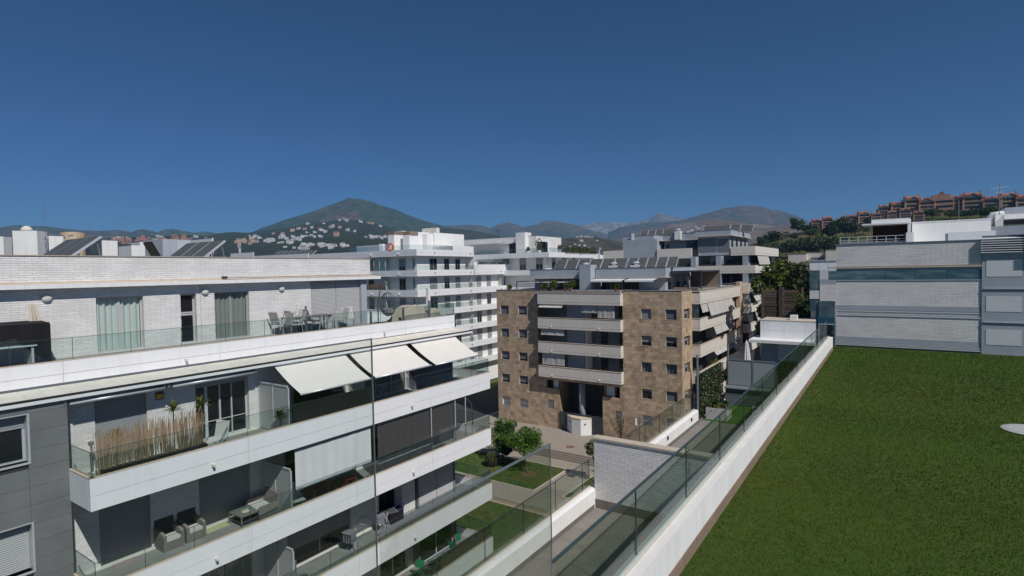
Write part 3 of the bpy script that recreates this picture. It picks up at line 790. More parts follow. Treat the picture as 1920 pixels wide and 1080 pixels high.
# awnings
def awning(y0, y1, zt, zb, xt, xb, label, strips=3, m=M_AWN):
    t = thing('awning', label, 'awning', (xt, (y0 + y1) / 2, zt), 'awnings of the left building')
    mb = MB(); n = 14
    for i in range(n):
        a = y0 + (y1 - y0) * i / n; b = y0 + (y1 - y0) * (i + 1) / n
        k = 8
        for j in range(k):
            f0, f1 = j / k, (j + 1) / k; s0, s1 = -0.06 * math.sin(math.pi * f0), -0.06 * math.sin(math.pi * f1)
            mb.quad((xt + (xb - xt) * f0, a, zt + (zb - zt) * f0 + s0), (xt + (xb - xt) * f1, a, zt + (zb - zt) * f1 + s1), (xt + (xb - xt) * f1, b, zt + (zb - zt) * f1 + s1), (xt + (xb - xt) * f0, b, zt + (zb - zt) * f0 + s0))
    obj('canopy', mb, m, t)
    for k in range(1, strips):
        y = y0 + (y1 - y0) * k / strips; mb = MB().tube([(xt + (xb - xt) * f, y, zt + (zb - zt) * f - 0.06 * math.sin(math.pi * f) + .004) for f in np.linspace(0, 1, 9)], 0.006, 4); obj('seam', mb, M_WHITE, t)
    obj('front_bar', MB().tube([(xb, y0 - .04, zb), (xb, y1 + .04, zb)], 0.038, 10), M_LMETAL, t, smooth=True)
    obj('roller', MB().tube([(xt, y0 - .04, zt + .03), (xt, y1 + .04, zt + .03)], 0.05, 10), M_LMETAL, t, smooth=True)
    for y in (y0 + .05, y1 - .05): obj('arm', MB().tube([(xt - .02, y, zt - .5), (xt + (xb - xt) * .6, y, zt + (zb - zt) * .6 - .25), (xb, y, zb)], 0.018, 6), M_DMETAL, t)
    return t


awning(12.85, 16.30, -3.60, -4.53, -20.15, -18.45, 'leftmost of the three opened cream awnings on the left building')
awning(16.55, 20.05, -3.60, -4.52, -20.15, -18.45, 'middle one of the three opened cream awnings on the left building')
awning(20.40, 23.85, -3.60, -4.54, -20.15, -18.45, 'rightmost of the three opened cream awnings on the left building')
for a, b, lab in ((6.15, 8.75, 'rolled-up awning above the bamboo screen'), (9.0, 12.0, 'rolled-up awning above the sliding glass door')):
    t = thing('awning', lab, 'awning', (-19.62, (a + b) / 2, -3.55), 'rolled-up awnings')
    obj('front_bar', MB().tube([(-20.16, a * 1.01, -3.71), (-20.16, b * 1.01, -3.71)], 0.055, 12), M_LMETAL, t, smooth=True)
    obj('roller', MB().tube([(-20.25, a, -3.63), (-20.25, b, -3.63)], 0.06, 10), M_METAL, t, smooth=True)
    for y in (a - .06, b + .06): obj('bracket', MB().box(-20.3, -20.1, y - .03, y + .03, -3.72, -3.55), M_METAL, t)


def drop_screen(y0, y1, z0, z1, m, label, grp=None, x=-18.78, wob=0.02):
    t = thing('drop_screen', label, 'sun screen', (x, (y0 + y1) / 2, z0), grp)
    mb = MB(); n = 40
    for i in range(n):
        a = y0 + (y1 - y0) * i / n; b = y0 + (y1 - y0) * (i + 1) / n; w0 = wob * math.sin(i * .9) * math.sin(i * .23 + 1); w1 = wob * math.sin((i + 1) * .9) * math.sin((i + 1) * .23 + 1)
        mb.quad((x + w0, a, z0), (x + w1, b, z0), (x + w1 * .4, b, z1), (x + w0 * .4, a, z1))
    obj('fabric', mb, m, t, smooth=True)
    obj('bottom_bar', MB().tube([(x, y0, z0), (x, y1, z0)], 0.03, 8), M_LMETAL, t)
    obj('cassette', MB().box(x - .06, x + .04, y0, y1, z1, z1 + .1), M_METAL, t)
    return t


drop_screen(12.72, 16.45, -8.22, -6.72, M_CANVAS, 'white canvas sun screen let down over the second balcony from the top')
drop_screen(16.85, 20.2, -8.45, -6.72, M_MESHT, 'dark mesh sun screen right of the white canvas screen')
drop_screen(20.28, 22.0, -8.65, -6.72, M_MESHT, 'narrow dark mesh screen with pale guide rails at the balcony end')
for y, lab in ((20.24, 'pale guide rail between the two dark mesh screens'), (22.06, 'pale guide rail at the far end of the narrow mesh screen'), (22.9, 'last pale guide rail near the balcony corner')):
    tag(obj('guide_rail', MB().box(-18.72, -18.68, y - .02, y + .02, -8.8, -6.6), M_LMETAL), lab, 'guide rail', 'guide rails of the mesh screens')

# ------------------------------------------------------------------ furniture on the left building's balconies
def wicker_chair(name, label, w=0.66):
    t = thing(name, label, 'armchair')
    lpart('seat_base', MB().box(-w / 2 + .1, w / 2 - .1, -.30, .30, 0.02, .30), M_WICK, t)
    lpart('cushion', MB().box(-w / 2 + .1, w / 2 - .1, -.30, .28, .302, .40), M_CUSH, t)
    lpart('backrest', MB().prism([(.28, .25), (.36, .92), (.43, .92), (.36, .25)], 'X', -w / 2 + .02, w / 2 - .02), M_WICKD, t)
    for s in (-1, 1):
        a, b = sorted((s * (w / 2), s * (w / 2 - .1)))
        lpart('armrest', MB().prism([(-.34, 0), (-.34, .50), (-.26, .58), (.36, .68), (.36, 0)], 'X', a, b), M_WICK, t)
    return t


# they face +X (front of the chair is local -Y, turned by +90 degrees)
wc = wicker_chair('wicker_armchair', 'left one of two grey wicker armchairs on the balcony, nearer the camera')
wc.location = (-20.42, 8.92, FLOORZ[2]); wc.rotation_euler.z = rad(90)
c2 = dup(wc, (-20.42, 9.66, FLOORZ[2]), rad(90), 'right one of two grey wicker armchairs, beside the yellow mat', 'grey wicker armchairs'); wc['group'] = 'grey wicker armchairs'
t = thing('wicker_loveseat', 'grey wicker loveseat with pale cushion beside the coffee table', 'sofa', (-20.0, 12.05, FLOORZ[2]), rz=rad(-8))
lpart('seat_base', MB().box(-.5, .5, -.30, .30, 0.02, .30), M_WICK, t); lpart('cushion', MB().box(-.5, .5, -.32, .26, .302, .42), M_CUSH, t)
lpart('backrest', MB().prism([(.26, .25), (.40, .86), (.47, .86), (.36, .25)], 'X', -.56, -.01).prism([(.26, .25), (.40, .86), (.47, .86), (.36, .25)], 'X', .01, .56), M_WICK, t)
for s in (-1, 1):
    a, b = sorted((s * .62, s * .51)); lpart('armrest', MB().prism([(-.36, 0), (-.36, .5), (-.3, .56), (.38, .60), (.38, 0)], 'X', a, b), M_WICK, t)
t = thing('coffee_table', 'low dark wicker coffee table on the balcony', 'table', (-20.05, 11.38, FLOORZ[2]))
lpart('table_top', MB().box(-.42, .42, -.36, .36, .36, .40), M_WICK, t); lpart('shelf', MB().box(-.38, .38, -.32, .32, .10, .12), M_WICKD, t)
for sx in (-1, 1):
    for sy in (-1, 1): lpart('leg', MB().box(sx * .41 - .02, sx * .41 + .02, sy * .34 - .02, sy * .34 + .02, 0, .36), M_WICK, t)
tr = thing('tray', 'small round wooden tray on the coffee table', 'tray', (-19.95, 11.38, FLOORZ[2] + .40)); lpart('plate', MB().lathe((0, 0, 0), [(.13, 0), (.15, .02), (.14, .025)]), M_CAP, tr)
for i, dy in enumerate((-.055, .06)):
    c = thing('cup', ('left' if i == 0 else 'right') + ' white cup with green plant on the tray', 'cup', (-19.95, 11.38 + dy, FLOORZ[2] + .425), 'white cups')
    lpart('cup_body', MB().lathe((0, 0, 0), [(.035, 0), (.045, .09), (.04, .09)]), M_HOUSE, c); lpart('plant', MB().lathe((0, 0, .085), [(.04, 0), (.03, .035), (.005, .05)]), M_GREENP, c)
M_RUGY = mat('yellow_patterned_mat', (0.52, 0.50, 0.30), 0.95, 0.1, 6, col2=(0.16, 0.05, 0.03), c2scale=9, c2lo=0.60, c2hi=0.64)
M_RUGP = mat('pink_patterned_mat', (0.36, 0.28, 0.29), 0.95, 0.1, 6, col2=(0.20, 0.10, 0.11), c2scale=14, c2lo=0.55, c2hi=0.6)
tag(obj('door_mat', MB().box(-20.66, -20.24, 10.12, 10.95, FLOORZ[2] + .002, FLOORZ[2] + .014), M_RUGY), 'yellow mat with dark red pattern beside the wicker armchair', 'mat')
tag(obj('door_mat', MB().box(-20.66, -20.25, 7.3, 7.95, FLOORZ[2] + .002, FLOORZ[2] + .014), M_RUGP), 'faded pink patterned mat near the left balcony end', 'mat')

# bamboo screen in dark planters with spiky plants, level three
pl = thing('bamboo_screen', 'dry bamboo cane bundles standing along the glass railing', 'bamboo screen', (-18.95, 7.6, FLOORZ[3]))
obj('planter', MB().box(-19.06, -18.80, 6.5, 9.5, FLOORZ[3], FLOORZ[3] + .50), M_BLACKP, pl)
bundles = [(6.42, 7.0), (7.05, 7.5), (7.5, 7.98), (8.05, 8.5), (8.62, 9.05), (9.1, 9.42)]
for a, b in bundles:
    mb = MB()
    for k in range(int((b - a) * 150)):
        y = random.uniform(a, b); x = -18.93 + random.uniform(-.06, .06); h = random.uniform(1.32, 1.72)
        lx, ly = random.uniform(-.07, .07), random.uniform(-.07, .07) + (y - (a + b) / 2) * .25
        mb.tube([(x, y, FLOORZ[3] + .2), (x + lx * .5, y + ly * .5, FLOORZ[3] + h * .55), (x + lx, y + ly, FLOORZ[3] + h)], random.uniform(.005, .008), 4)
    o = obj('cane_bundle', mb, M_REED, pl); o['kind'] = 'stuff'


def spiky(name, label, at, stem, n=46, L=0.42, grp='spiky dracaena plants', m=M_PALM, seed=0, w=0.022, droop=.35):
    random.seed(100 + seed); t = thing(name, label, 'plant', at, grp)
    if stem > 0.05: lpart('stem', MB().tube([(0, 0, 0), (.02, .01, stem * .5), (0, 0, stem)], 0.025, 7, .016), M_BARK, t)
    mb = MB()
    for k in range(n):
        a = random.uniform(0, 2 * math.pi); e = random.uniform(.05, 1.35); l = L * random.uniform(.7, 1.1); d = Vector((math.cos(a) * math.cos(e), math.sin(a) * math.cos(e), math.sin(e)))
        sd = Vector((-math.sin(a), math.cos(a), 0)) * w; b = Vector((0, 0, stem - .03 + random.uniform(0, .06)))
        p1 = b + d * l * .55; p2 = b + d * l + Vector((0, 0, -droop * l * math.cos(e)))
        mb.add([b - sd * .6, b + sd * .6, p1 + sd, p1 - sd, p2], [(0, 1, 2, 3), (3, 2, 4)])
    lpart('leaf_rosette', mb, m, t)
    return t


spiky('spiky_plant', 'small yellowish spiky plant behind the left bamboo canes', (-19.15, 7.0, FLOORZ[3]), 1.32, 50, .34, seed=1)
spiky('spiky_plant', 'tall spiky green plant in the middle of the bamboo screen', (-19.0, 8.55, FLOORZ[3]), 1.78, 60, .44, seed=2)
spiky('spiky_plant', 'tall spiky green plant at the right end of the bamboo screen', (-19.0, 9.42, FLOORZ[3]), 1.76, 60, .44, seed=3)
spiky('leafy_plant', 'leafy potted plant beside the frosted screen, second level', (-19.1, 12.35, FLOORZ[3]), 0.7, 60, .42, None, M_LEAFY, 4, .03)
t = thing('bed_lounger', 'pale low lounger behind the glass at the left balcony end', 'lounger', (-19.3, 6.75, FLOORZ[3])); lpart('frame', MB().box(-.3, .3, -.45, .45, .1, .2), M_LMETAL, t)
lpart('mattress', MB().box(-.31, .31, -.46, .46, .2, .32), M_CUSH, t)
tag(obj('floor_lamp', MB().tube([(-20.3, 6.75, FLOORZ[3]), (-20.3, 6.75, FLOORZ[3] + 1.0)], .02, 8).box(-20.36, -20.24, 6.69, 6.81, FLOORZ[3] + .95, FLOORZ[3] + 1.05), M_METAL), 'grey standing outdoor tap against the white brick at the balcony end', 'tap post')
t = thing('sun_lounger', 'dark framed folding chair with white cloth right of the bamboo', 'chair', (-19.4, 10.0, FLOORZ[3]), rz=rad(25))
lpart('seat', MB().obox((0, 0, .3), (.5, .8, .04), rx=rad(10)), M_CUSH, t); lpart('backrest', MB().obox((0, .45, .6), (.5, .04, .7), rx=rad(-15)), M_CUSH, t)
for s in (-1, 1): lpart('leg', MB().tube([(s * .26, -.4, 0), (s * .26, .4, .75)], .014, 6).tube([(s * .26, .4, 0), (s * .26, -.3, .4)], .014, 6), M_DMETAL, t)
random.seed(11)

# red table and chairs behind the white canvas, level two
t = thing('red_table', 'red plastic table seen under the white canvas screen', 'table', (-19.7, 14.5, FLOORZ[2])); lpart('table_top', MB().box(-.35, .35, -.6, .6, .42, .46), M_RED, t)
for sx in (-1, 1):
    for sy in (-1, 1): lpart('leg', MB().box(sx * .3 - .02, sx * .3 + .02, sy * .55 - .02, sy * .55 + .02, 0, .42), M_RED, t)
t = thing('red_chair', 'small red stool right of the red table', 'stool', (-19.4, 15.7, FLOORZ[2])); lpart('seat', MB().box(-.2, .2, -.25, .25, .38, .42), M_RED, t)
for s in (-1, 1): lpart('leg', MB().box(-.18, .18, s * .22 - .02, s * .22 + .02, 0, .38), M_RED, t)
t = thing('white_chair', 'white garden chair at the left edge of the canvas screen', 'chair', (-19.3, 13.1, FLOORZ[2]), rz=rad(80)); lpart('seat', MB().box(-.25, .25, -.25, .25, .38, .42), M_HOUSE, t); lpart('backrest', MB().obox((0, .3, .7), (.5, .05, .6), rx=rad(-20)), M_HOUSE, t)
for s in (-1, 1): lpart('leg', MB().tube([(s * .22, -.25, 0), (s * .22, .25, .6)], .03, 5), M_HOUSE, t)
spiky('leafy_plant', 'low green plant under the right end of the canvas screen', (-19.0, 15.9, FLOORZ[2]), 0.1, 60, .35, None, M_LEAF, 5, .03)
spiky('leafy_plant', 'dark bushy plant behind the mesh screen', (-19.1, 16.6, FLOORZ[2]), 0.1, 60, .3, None, M_LEAFD, 6, .03)

# level three, dark room side under the awnings
t = thing('shelf_unit', 'white shelf stand behind the glass under the left awning', 'shelf', (-19.8, 15.6, FLOORZ[3]))
for k in range(5): lpart('shelf', MB().box(-.15, .15, -.25, .25, .15 + k * .22, .18 + k * .22), M_HOUSE, t)
for s in (-1, 1): lpart('post', MB().box(-.02, .02, s * .24 - .012, s * .24 + .012, 0, 1.2), M_HOUSE, t)
t = thing('sofa', 'dark outdoor sofa behind the smoked glass under the left awning', 'sofa', (-19.6, 14.4, FLOORZ[3])); lpart('seat', MB().box(-.4, .4, -.9, .9, .05, .42), M_WICKD, t); lpart('backrest', MB().box(-.5, -.4, -.9, .9, .05, .8), M_WICKD, t)
tag(obj('smoked_screen', MB().box(-18.70, -18.69, 12.65, 16.5, TOPS[3] + .02, TOPS[3] + .71), M_NET), 'dark netting behind the railing glass below the left awning', 'netting')
tag(obj('air_conditioner', MB().box(-20.78, -20.4, 17.0, 17.6, FLOORZ[3], FLOORZ[3] + 1.0), M_HOUSE), 'white cabinet beside the curtains below the middle awning', 'cabinet')

# level one: clothes racks, cabinet, cushions
def rack(at, rz, label, cloth):
    t = thing('clothes_rack', label, 'clothes airer', at, 'clothes airers', rz)
    for s in (-1, 1):
        lpart('leg', MB().tube([(s * .25, -.25, 0), (0 + s * .02, .1, .9)], .012, 6).tube([(s * .25, .25, 0), (s * .02, -.1, .9)], .012, 6), M_LMETAL, t)
    mb = MB()
    for k in range(5): mb.tube([(-.25 + .125 * k, -.5, .92), (-.25 + .125 * k, .5, .92)], .005, 4)
    mb.tube([(-.27, -.5, .92), (.27, -.5, .92)], .01, 5).tube([(-.27, .5, .92), (.27, .5, .92)], .01, 5); lpart('rails', mb, M_LMETAL, t)
    lpart('wing', MB().tube([(-.25, .52, .93), (-.25, .85, 1.1), (.25, .85, 1.1), (.25, .52, .93)], .014, 5), M_BLUE, t)
    mb = MB()
    for k in range(min(cloth, 4)): mb.box(-.24 + k * .14, -.225 + k * .14, -.45, -.1, .45, .935)
    lpart('clothes', mb, M_BGDARK, t); return t


rack((-19.85, 16.3, FLOORZ[1]), rad(10), 'clothes airer with dark garments left of the tall post', 5)
rack((-19.9, 18.25, FLOORZ[1]), rad(-20), 'clothes airer with blue wing beside the white cabinet', 3)
t = thing('cabinet', 'tall two-door white cabinet on the lower balcony', 'cabinet', (-20.6, 20.25, FLOORZ[1])); lpart('cabinet_body', MB().box(-.25, .2, -.46, .46, 0, 1.95), M_HOUSE, t)
for s in (-1, 1): lpart('door', MB().box(.2, .22, s * .23 - .22, s * .23 + .22, .02, 1.93), M_HOUSE, t)
tag(obj('storage_box', MB().box(-20.7, -20.2, 18.8, 19.7, FLOORZ[1], FLOORZ[1] + .55).box(-20.72, -20.18, 18.78, 19.72, FLOORZ[1] + .55, FLOORZ[1] + .6), M_BLACKP), 'black storage box beside the white cabinet', 'box')
t = thing('cushion_pile', 'pile of white cushions at the bottom edge beside the frosted screen', 'cushions', (-19.6, 11.6, FLOORZ[1]))
for k in range(4): lpart('cushion', MB().obox((random.uniform(-.2, .2), -.5 + k * .3, .35 + .06 * k), (.6, .5, .16), rz=random.uniform(-.4, .4), rx=random.uniform(-.4, .4)), M_HOUSE, t)
spiky('leafy_plant', 'small green plant right of the cushion pile', (-18.95, 12.2, FLOORZ[1]), 0.3, 50, .3, None, M_LEAF, 7, .03)
t = thing('grey_chair', 'dark blue-grey chair at the railing right of the lower frosted screen', 'chair', (-19.25, 13.05, FLOORZ[1]), rz=rad(120)); lpart('seat', MB().box(-.25, .25, -.25, .25, .38, .43), M_BGDARK, t); lpart('backrest', MB().box(-.25, .25, .2, .25, .43, .95), M_BGDARK, t)
for sx in (-1, 1): lpart('leg', MB().box(sx * .23 - .015, sx * .23 + .015, -.25, .25, 0, .38), M_DMETAL, t)

# ground level terrace: reed screen, plants, green chairs
t = thing('reed_screen', 'brown reed screen along the glass of the lowest terrace', 'reed screen', (-18.85, 21.5, FLOORZ[0]))
mb = MB()
for k in range(620):
    y = 20.9 + k * 0.0064 + random.uniform(-.01, .01); mb.tube([(-18.84 + random.uniform(-.012, .012), y, FLOORZ[0] + .02), (-18.84 + random.uniform(-.015, .015), y + random.uniform(-.03, .03), FLOORZ[0] + random.uniform(.95, 1.12) - (0.25 if y < 22 else 0) * random.random())], .008, 3)
o = obj('reeds', mb, M_REEDB, t); o['kind'] = 'stuff'
for k, y in enumerate((18.6, 19.4, 20.6, 21.2)): spiky('terrace_plant', ('leftmost', 'second', 'third', 'rightmost')[k] + ' of the bushy plants behind the brown reed screen', (-19.2, y, FLOORZ[0]), .5, 60, .45, 'plants behind the reed screen', (M_LEAF, M_LEAFO, M_LEAFO, M_LEAF)[k], 20 + k, .035)
random.seed(12)
for k, (y, a) in enumerate(((19.9, 20), (22.7, 200), (23.4, 100))):
    t = thing('green_chair', ('green plastic chair among the plants of the lowest terrace', 'green plastic chair at the far end of the reed screen', 'green plastic chair in the corner of the lowest terrace')[k], 'chair', (-19.5, y, FLOORZ[0]), 'green plastic chairs', rad(a))
    lpart('seat', MB().box(-.22, .22, -.22, .22, .4, .43), M_GREENP, t); lpart('backrest', MB().obox((0, .25, .75), (.42, .03, .38), rx=rad(-14)), M_GREENP, t)
    for sx in (-1, 1):
        for sy in (-1, 1): lpart('leg', MB().tube([(sx * .2, sy * .2, .4), (sx * .23, sy * .24, 0)], .016, 5), M_GREENP, t)
tag(obj('bucket', MB().lathe((-19.3, 17.9, FLOORZ[0] + .5), [(.12, 0), (.16, .3), (.14, .3)]), M_ORANGE), 'orange bucket on the wall bench of the lowest terrace', 'bucket')
tag(obj('bench', MB().box(-19.55, -19.1, 16.2, 18.3, FLOORZ[0], FLOORZ[0] + .5), M_HOUSE), 'white low bench under the orange bucket', 'bench')

# ------------------------------------------------------------------ level four terrace furniture
ZF4 = -2.63
def sling_chair(label, at, rz, proto=[]):
    if not proto:
        t = thing('terrace_chair', label, 'chair', at, 'grey sling chairs round the terrace table', rz)
        for s in (-1, 1):
            lpart('leg', MB().tube([(s * .25, -.25, 0), (s * .25, -.20, .44), (s * .25, .22, .44), (s * .25, .40, 1.0)], .016, 6).tube([(s * .25, .25, 0), (s * .25, .2, .44)], .016, 6), M_LMETAL, t)
            lpart('armrest', MB().tube([(s * .27, -.2, .44), (s * .27, -.22, .64), (s * .27, .3, .66)], .016, 6), M_LMETAL, t)
        lpart('seat', MB().obox((0, 0, .45), (.48, .46, .02)), M_GREYCAN, t); lpart('backrest', MB().obox((0, .32, .74), (.48, .02, .56), rx=rad(-17)), M_GREYCAN, t)
        proto.append(t); return t
    return dup(proto[0], at, rz, label)


for k, (x, y, a) in enumerate(((-21.55, 14.2, -70), (-21.45, 14.75, -20), (-22.35, 14.6, 190), (-22.4, 15.4, 180), (-22.4, 16.35, 175), (-21.5, 16.45, 5), (-21.5, 17.15, -5), (-21.7, 17.95, 75))):
    sling_chair(('grey sling chair at the left end of the terrace table', 'grey sling chair left of the grey umbrella pole', 'sling chair behind the table, nearest the curtained window', 'sling chair behind the table, in the middle', 'sling chair behind the table, below the plant sculpture',
                 'sling chair in front of the table, right of the pole', 'sling chair in front of the table, second from the right', 'pale sling chair at the right end of the terrace table')[k], (x, y, ZF4), rad(a))
t = thing('dining_table', 'long grey dining table on the top terrace', 'table', (-21.95, 15.8, ZF4)); lpart('table_top', MB().box(-.42, .42, -1.15, 1.15, .72, .75), M_METAL, t)
for sx in (-1, 1):
    for sy in (-1, 1): lpart('leg', MB().box(sx * .38 - .025, sx * .38 + .025, sy * 1.1 - .025, sy * 1.1 + .025, 0, .72), M_METAL, t)
t = thing('umbrella_base_pole', 'thick grey umbrella pole standing by the terrace table', 'umbrella pole', (-21.25, 15.15, ZF4)); lpart('pole', MB().tube([(0, 0, 0), (0, 0, 1.25)], .05, 12), M_METAL, t); lpart('sleeve', MB().tube([(0.06, -.06, 0), (0.06, -.06, .95)], .045, 12), M_METAL, t)
lpart('base', MB().box(-.3, .3, -.3, .3, 0, .05), M_METAL, t)
t = thing('plant_sculpture', 'pale twisted driftwood sculpture behind the terrace table', 'sculpture', (-22.5, 15.75, ZF4)); lpart('branch', MB().tube([(0, 0, 0), (.05, -.1, .6), (0, -.12, .95), (.02, .06, 1.15), (0, .1, 1.35)], .03, 7, .012).tube([(0, -.12, .95), (0, -.2, 1.25)], .018, 6, .01), M_CAP, t)
lpart('pot', MB().lathe((0, 0, 0), [(.12, 0), (.16, .3)]), M_BLACKP, t)
for k, (y, h, lab) in enumerate(((18.75, .75, 'short grey post left of the column on the top terrace'), (20.95, .8, 'short dark post in front of the covered furniture'))):
    tag(obj('bollard', MB().box(-21.2, -21.12, y - .04, y + .04, ZF4, ZF4 + h), M_METAL), lab, 'post', 'short grey posts')
# hanging egg chair
t = thing('hanging_egg_chair', 'hanging dark wicker egg chair on a curved stand', 'hanging chair', (-21.9, 20.45, ZF4))
lpart('stand', MB().tube([(0, -.55, 0.03), (0, -.55, 1.0), (0, -.38, 1.72), (0, -.02, 2.02), (0, .18, 2.0)], .03, 8).lathe((0, -.2, 0), [(.5, 0), (.5, .04), (.1, .05)]), M_DMETAL, t)
lpart('chain', MB().tube([(0, .15, 2.0), (0, .15, 1.6)], .008, 5), M_DMETAL, t)
mb = MB()
for k in range(14):
    a = math.pi * 2 * k / 14; mb.tube([(.42 * math.cos(a) * math.sin(p), .15 + .42 * math.sin(a) * math.sin(p), .98 - .62 * math.cos(p)) for p in np.linspace(.05, 3.1, 12)] if not (-.6 < math.cos(a) < 2 and math.cos(a) > .35) else [(.42 * math.cos(a) * math.sin(p), .15 + .42 * math.sin(a) * math.sin(p), .98 - .62 * math.cos(p)) for p in np.linspace(.05, 1.2, 6)], .012, 4)
for p in np.linspace(.3, 1.5, 7): mb.tube([(.42 * math.cos(a) * math.sin(p), .15 + .42 * math.sin(a) * math.sin(p), .98 - .62 * math.cos(p)) for a in np.linspace(0, 2 * math.pi, 17)], .009, 4)
lpart('basket', mb, M_WICKD, t)
lpart('cushion', MB().lathe((.02, .15, .45), [(.1, 0), (.32, .08), (.36, .2), (.3, .3), (.05, .3)]), mat('grey_patterned_cushion', (.3, .29, .30), .9, .3, 30), t)


def cloth_lump(name, label, cat, x0, x1, y0, y1, z, h, m, seed, n=34):
    mb = MB(); vs = []
    for i in range(n + 1):
        for j in range(n + 1):
            u, v = i / n, j / n; x = x0 + (x1 - x0) * u; y = y0 + (y1 - y0) * v
            e = min(1, min(u, 1 - u) * 5) * min(1, min(v, 1 - v) * 7); q = Vector((x * 1.3, y * 1.3, seed))
            hh = h(u, v) * (smooth(e)) + 0.06 * noise.noise(q * 2.5) * e
            vs.append((x + 0.04 * noise.noise(q * 3), y, z + max(0.0, hh)))
    mb.v = vs; mb.f = [(i * (n + 1) + j, (i + 1) * (n + 1) + j, (i + 1) * (n + 1) + j + 1, i * (n + 1) + j + 1) for i in range(n) for j in range(n)]
    mb.box(x0 + .12, x1 - .12, y0 + .15, y1 - .15, z - .001, z + .1)
    return tag(obj(name, mb, m, smooth=True), label, cat)


M_TARP = mat('beige_furniture_cover', (0.42, 0.37, 0.30), 0.9, 0.12, 1.5, spec=.1)
cloth_lump('furniture_cover', 'large beige sheet draped over furniture on the top terrace', 'furniture cover', -22.6, -21.25, 20.9, 24.5, ZF4, lambda u, v: .42 + .42 * math.exp(-((v - .35) / .2) ** 2) + .15 * math.exp(-((v - .8) / .12) ** 2), M_TARP, 3.0)
t = thing('terrace_post', 'dark grey post with a round lamp near the terrace end', 'post', (-21.25, 23.05, ZF4)); lpart('pole', MB().box(-.045, .045, -.045, .045, 0, 1.05), M_BGDARK, t); lpart('lamp_head', MB().lathe((0, -.1, .6), [(.02, 0), (.07, .03), (.07, .12), (.02, .15)]), M_BGDARK, t)
tag(obj('pillar', MB().box(-22.0, -21.8, 23.6, 23.75, ZF4, -0.9), M_WHITE), 'slim pale pillar rising at the terrace corner', 'pillar')
# black cloth frame and furniture at the far left
t = thing('draped_gazebo', 'black cloth draped over a frame at the left edge of the top terrace', 'gazebo', (-22.1, 4.5, ZF4))
for y in (3.2, 6.25): obj('post', MB().box(-21.75, -21.68, y - .03, y + .03, ZF4, -1.40), M_DMETAL, t)
mb = MB(); n = 26
for i in range(n):
    a = 2.6 + 3.65 * i / n; b = 2.6 + 3.65 * (i + 1) / n
    def lowz(y): return -1.78 - (0.0 if y < 5.4 else (y - 5.4) * 1.05) - 0.03 * math.sin(y * 9)
    def xx(y, k): return -21.62 + 0.02 * math.sin(y * 11 + k)
    mb.quad((xx(a, 0), a, lowz(a)), (xx(b, 0), b, lowz(b)), (xx(b, 1), b, -1.35), (xx(a, 1), a, -1.35))
    mb.quad((xx(a, 1), a, -1.35), (xx(b, 1), b, -1.35), (-22.6, b, -1.30), (-22.6, a, -1.30))
obj('cloth', mb, M_BLACKCLOTH, t, smooth=True)
t = thing('white_table', 'pale blue table top under the black cloth', 'table', (-21.95, 4.9, ZF4)); lpart('table_top', MB().box(-.4, .4, -1.0, 1.0, .6, .64), mat('pale_blue_plastic', (.45, .55, .6), .5, .03), t)
for s in (-1, 1): lpart('leg', MB().box(-.35, .35, s * .9 - .03, s * .9 + .03, 0, .6), M_LMETAL, t)
t = thing('closed_umbrella', 'folded beige parasol top behind the black cloth', 'parasol', (-22.45, 6.15, ZF4)); lpart('pole', MB().tube([(0, 0, 0), (0.0, -.1, 1.8)], .025, 8), M_CAP, t)
mb = MB()
for k in range(12):
    a = 2 * math.pi * k / 12; b = 2 * math.pi * (k + 1) / 12; c = (a + b) / 2
    for (r0, z0), (r1, z1) in zip([(.02, 1.92), (.09, 1.84), (.15, 1.5), (.19, 1.2)], [(.09, 1.84), (.15, 1.5), (.19, 1.2), (.21, 1.15)]):
        f = lambda r, z, an: (r * math.cos(an), r * math.sin(an) - .1 + (1.92 - z) * .12, z)
        mb.add([f(r0, z0, a), f(r0 * .7, z0, c), f(r1 * .7, z1, c), f(r1, z1, a)], [(0, 1, 2, 3)]); mb.add([f(r0 * .7, z0, c), f(r0, z0, b), f(r1, z1, b), f(r1 * .7, z1, c)], [(0, 1, 2, 3)])
lpart('folded_canopy', mb, mat('beige_parasol_cloth', (.6, .54, .46), .9, .05), t)

# ------------------------------------------------------------------ near roof: lawn, parapet, tall railing glass
ZL = -4.30
structure('roof_lawn', MB().box(-2.46, 14, -4, 33.9, ZL - 0.3, ZL), M_TURFB)
structure('building_under_lawn', MB().box(-2.62, 14, -4, 33.9, -19.8, ZL - 0.302), M_WHITE)
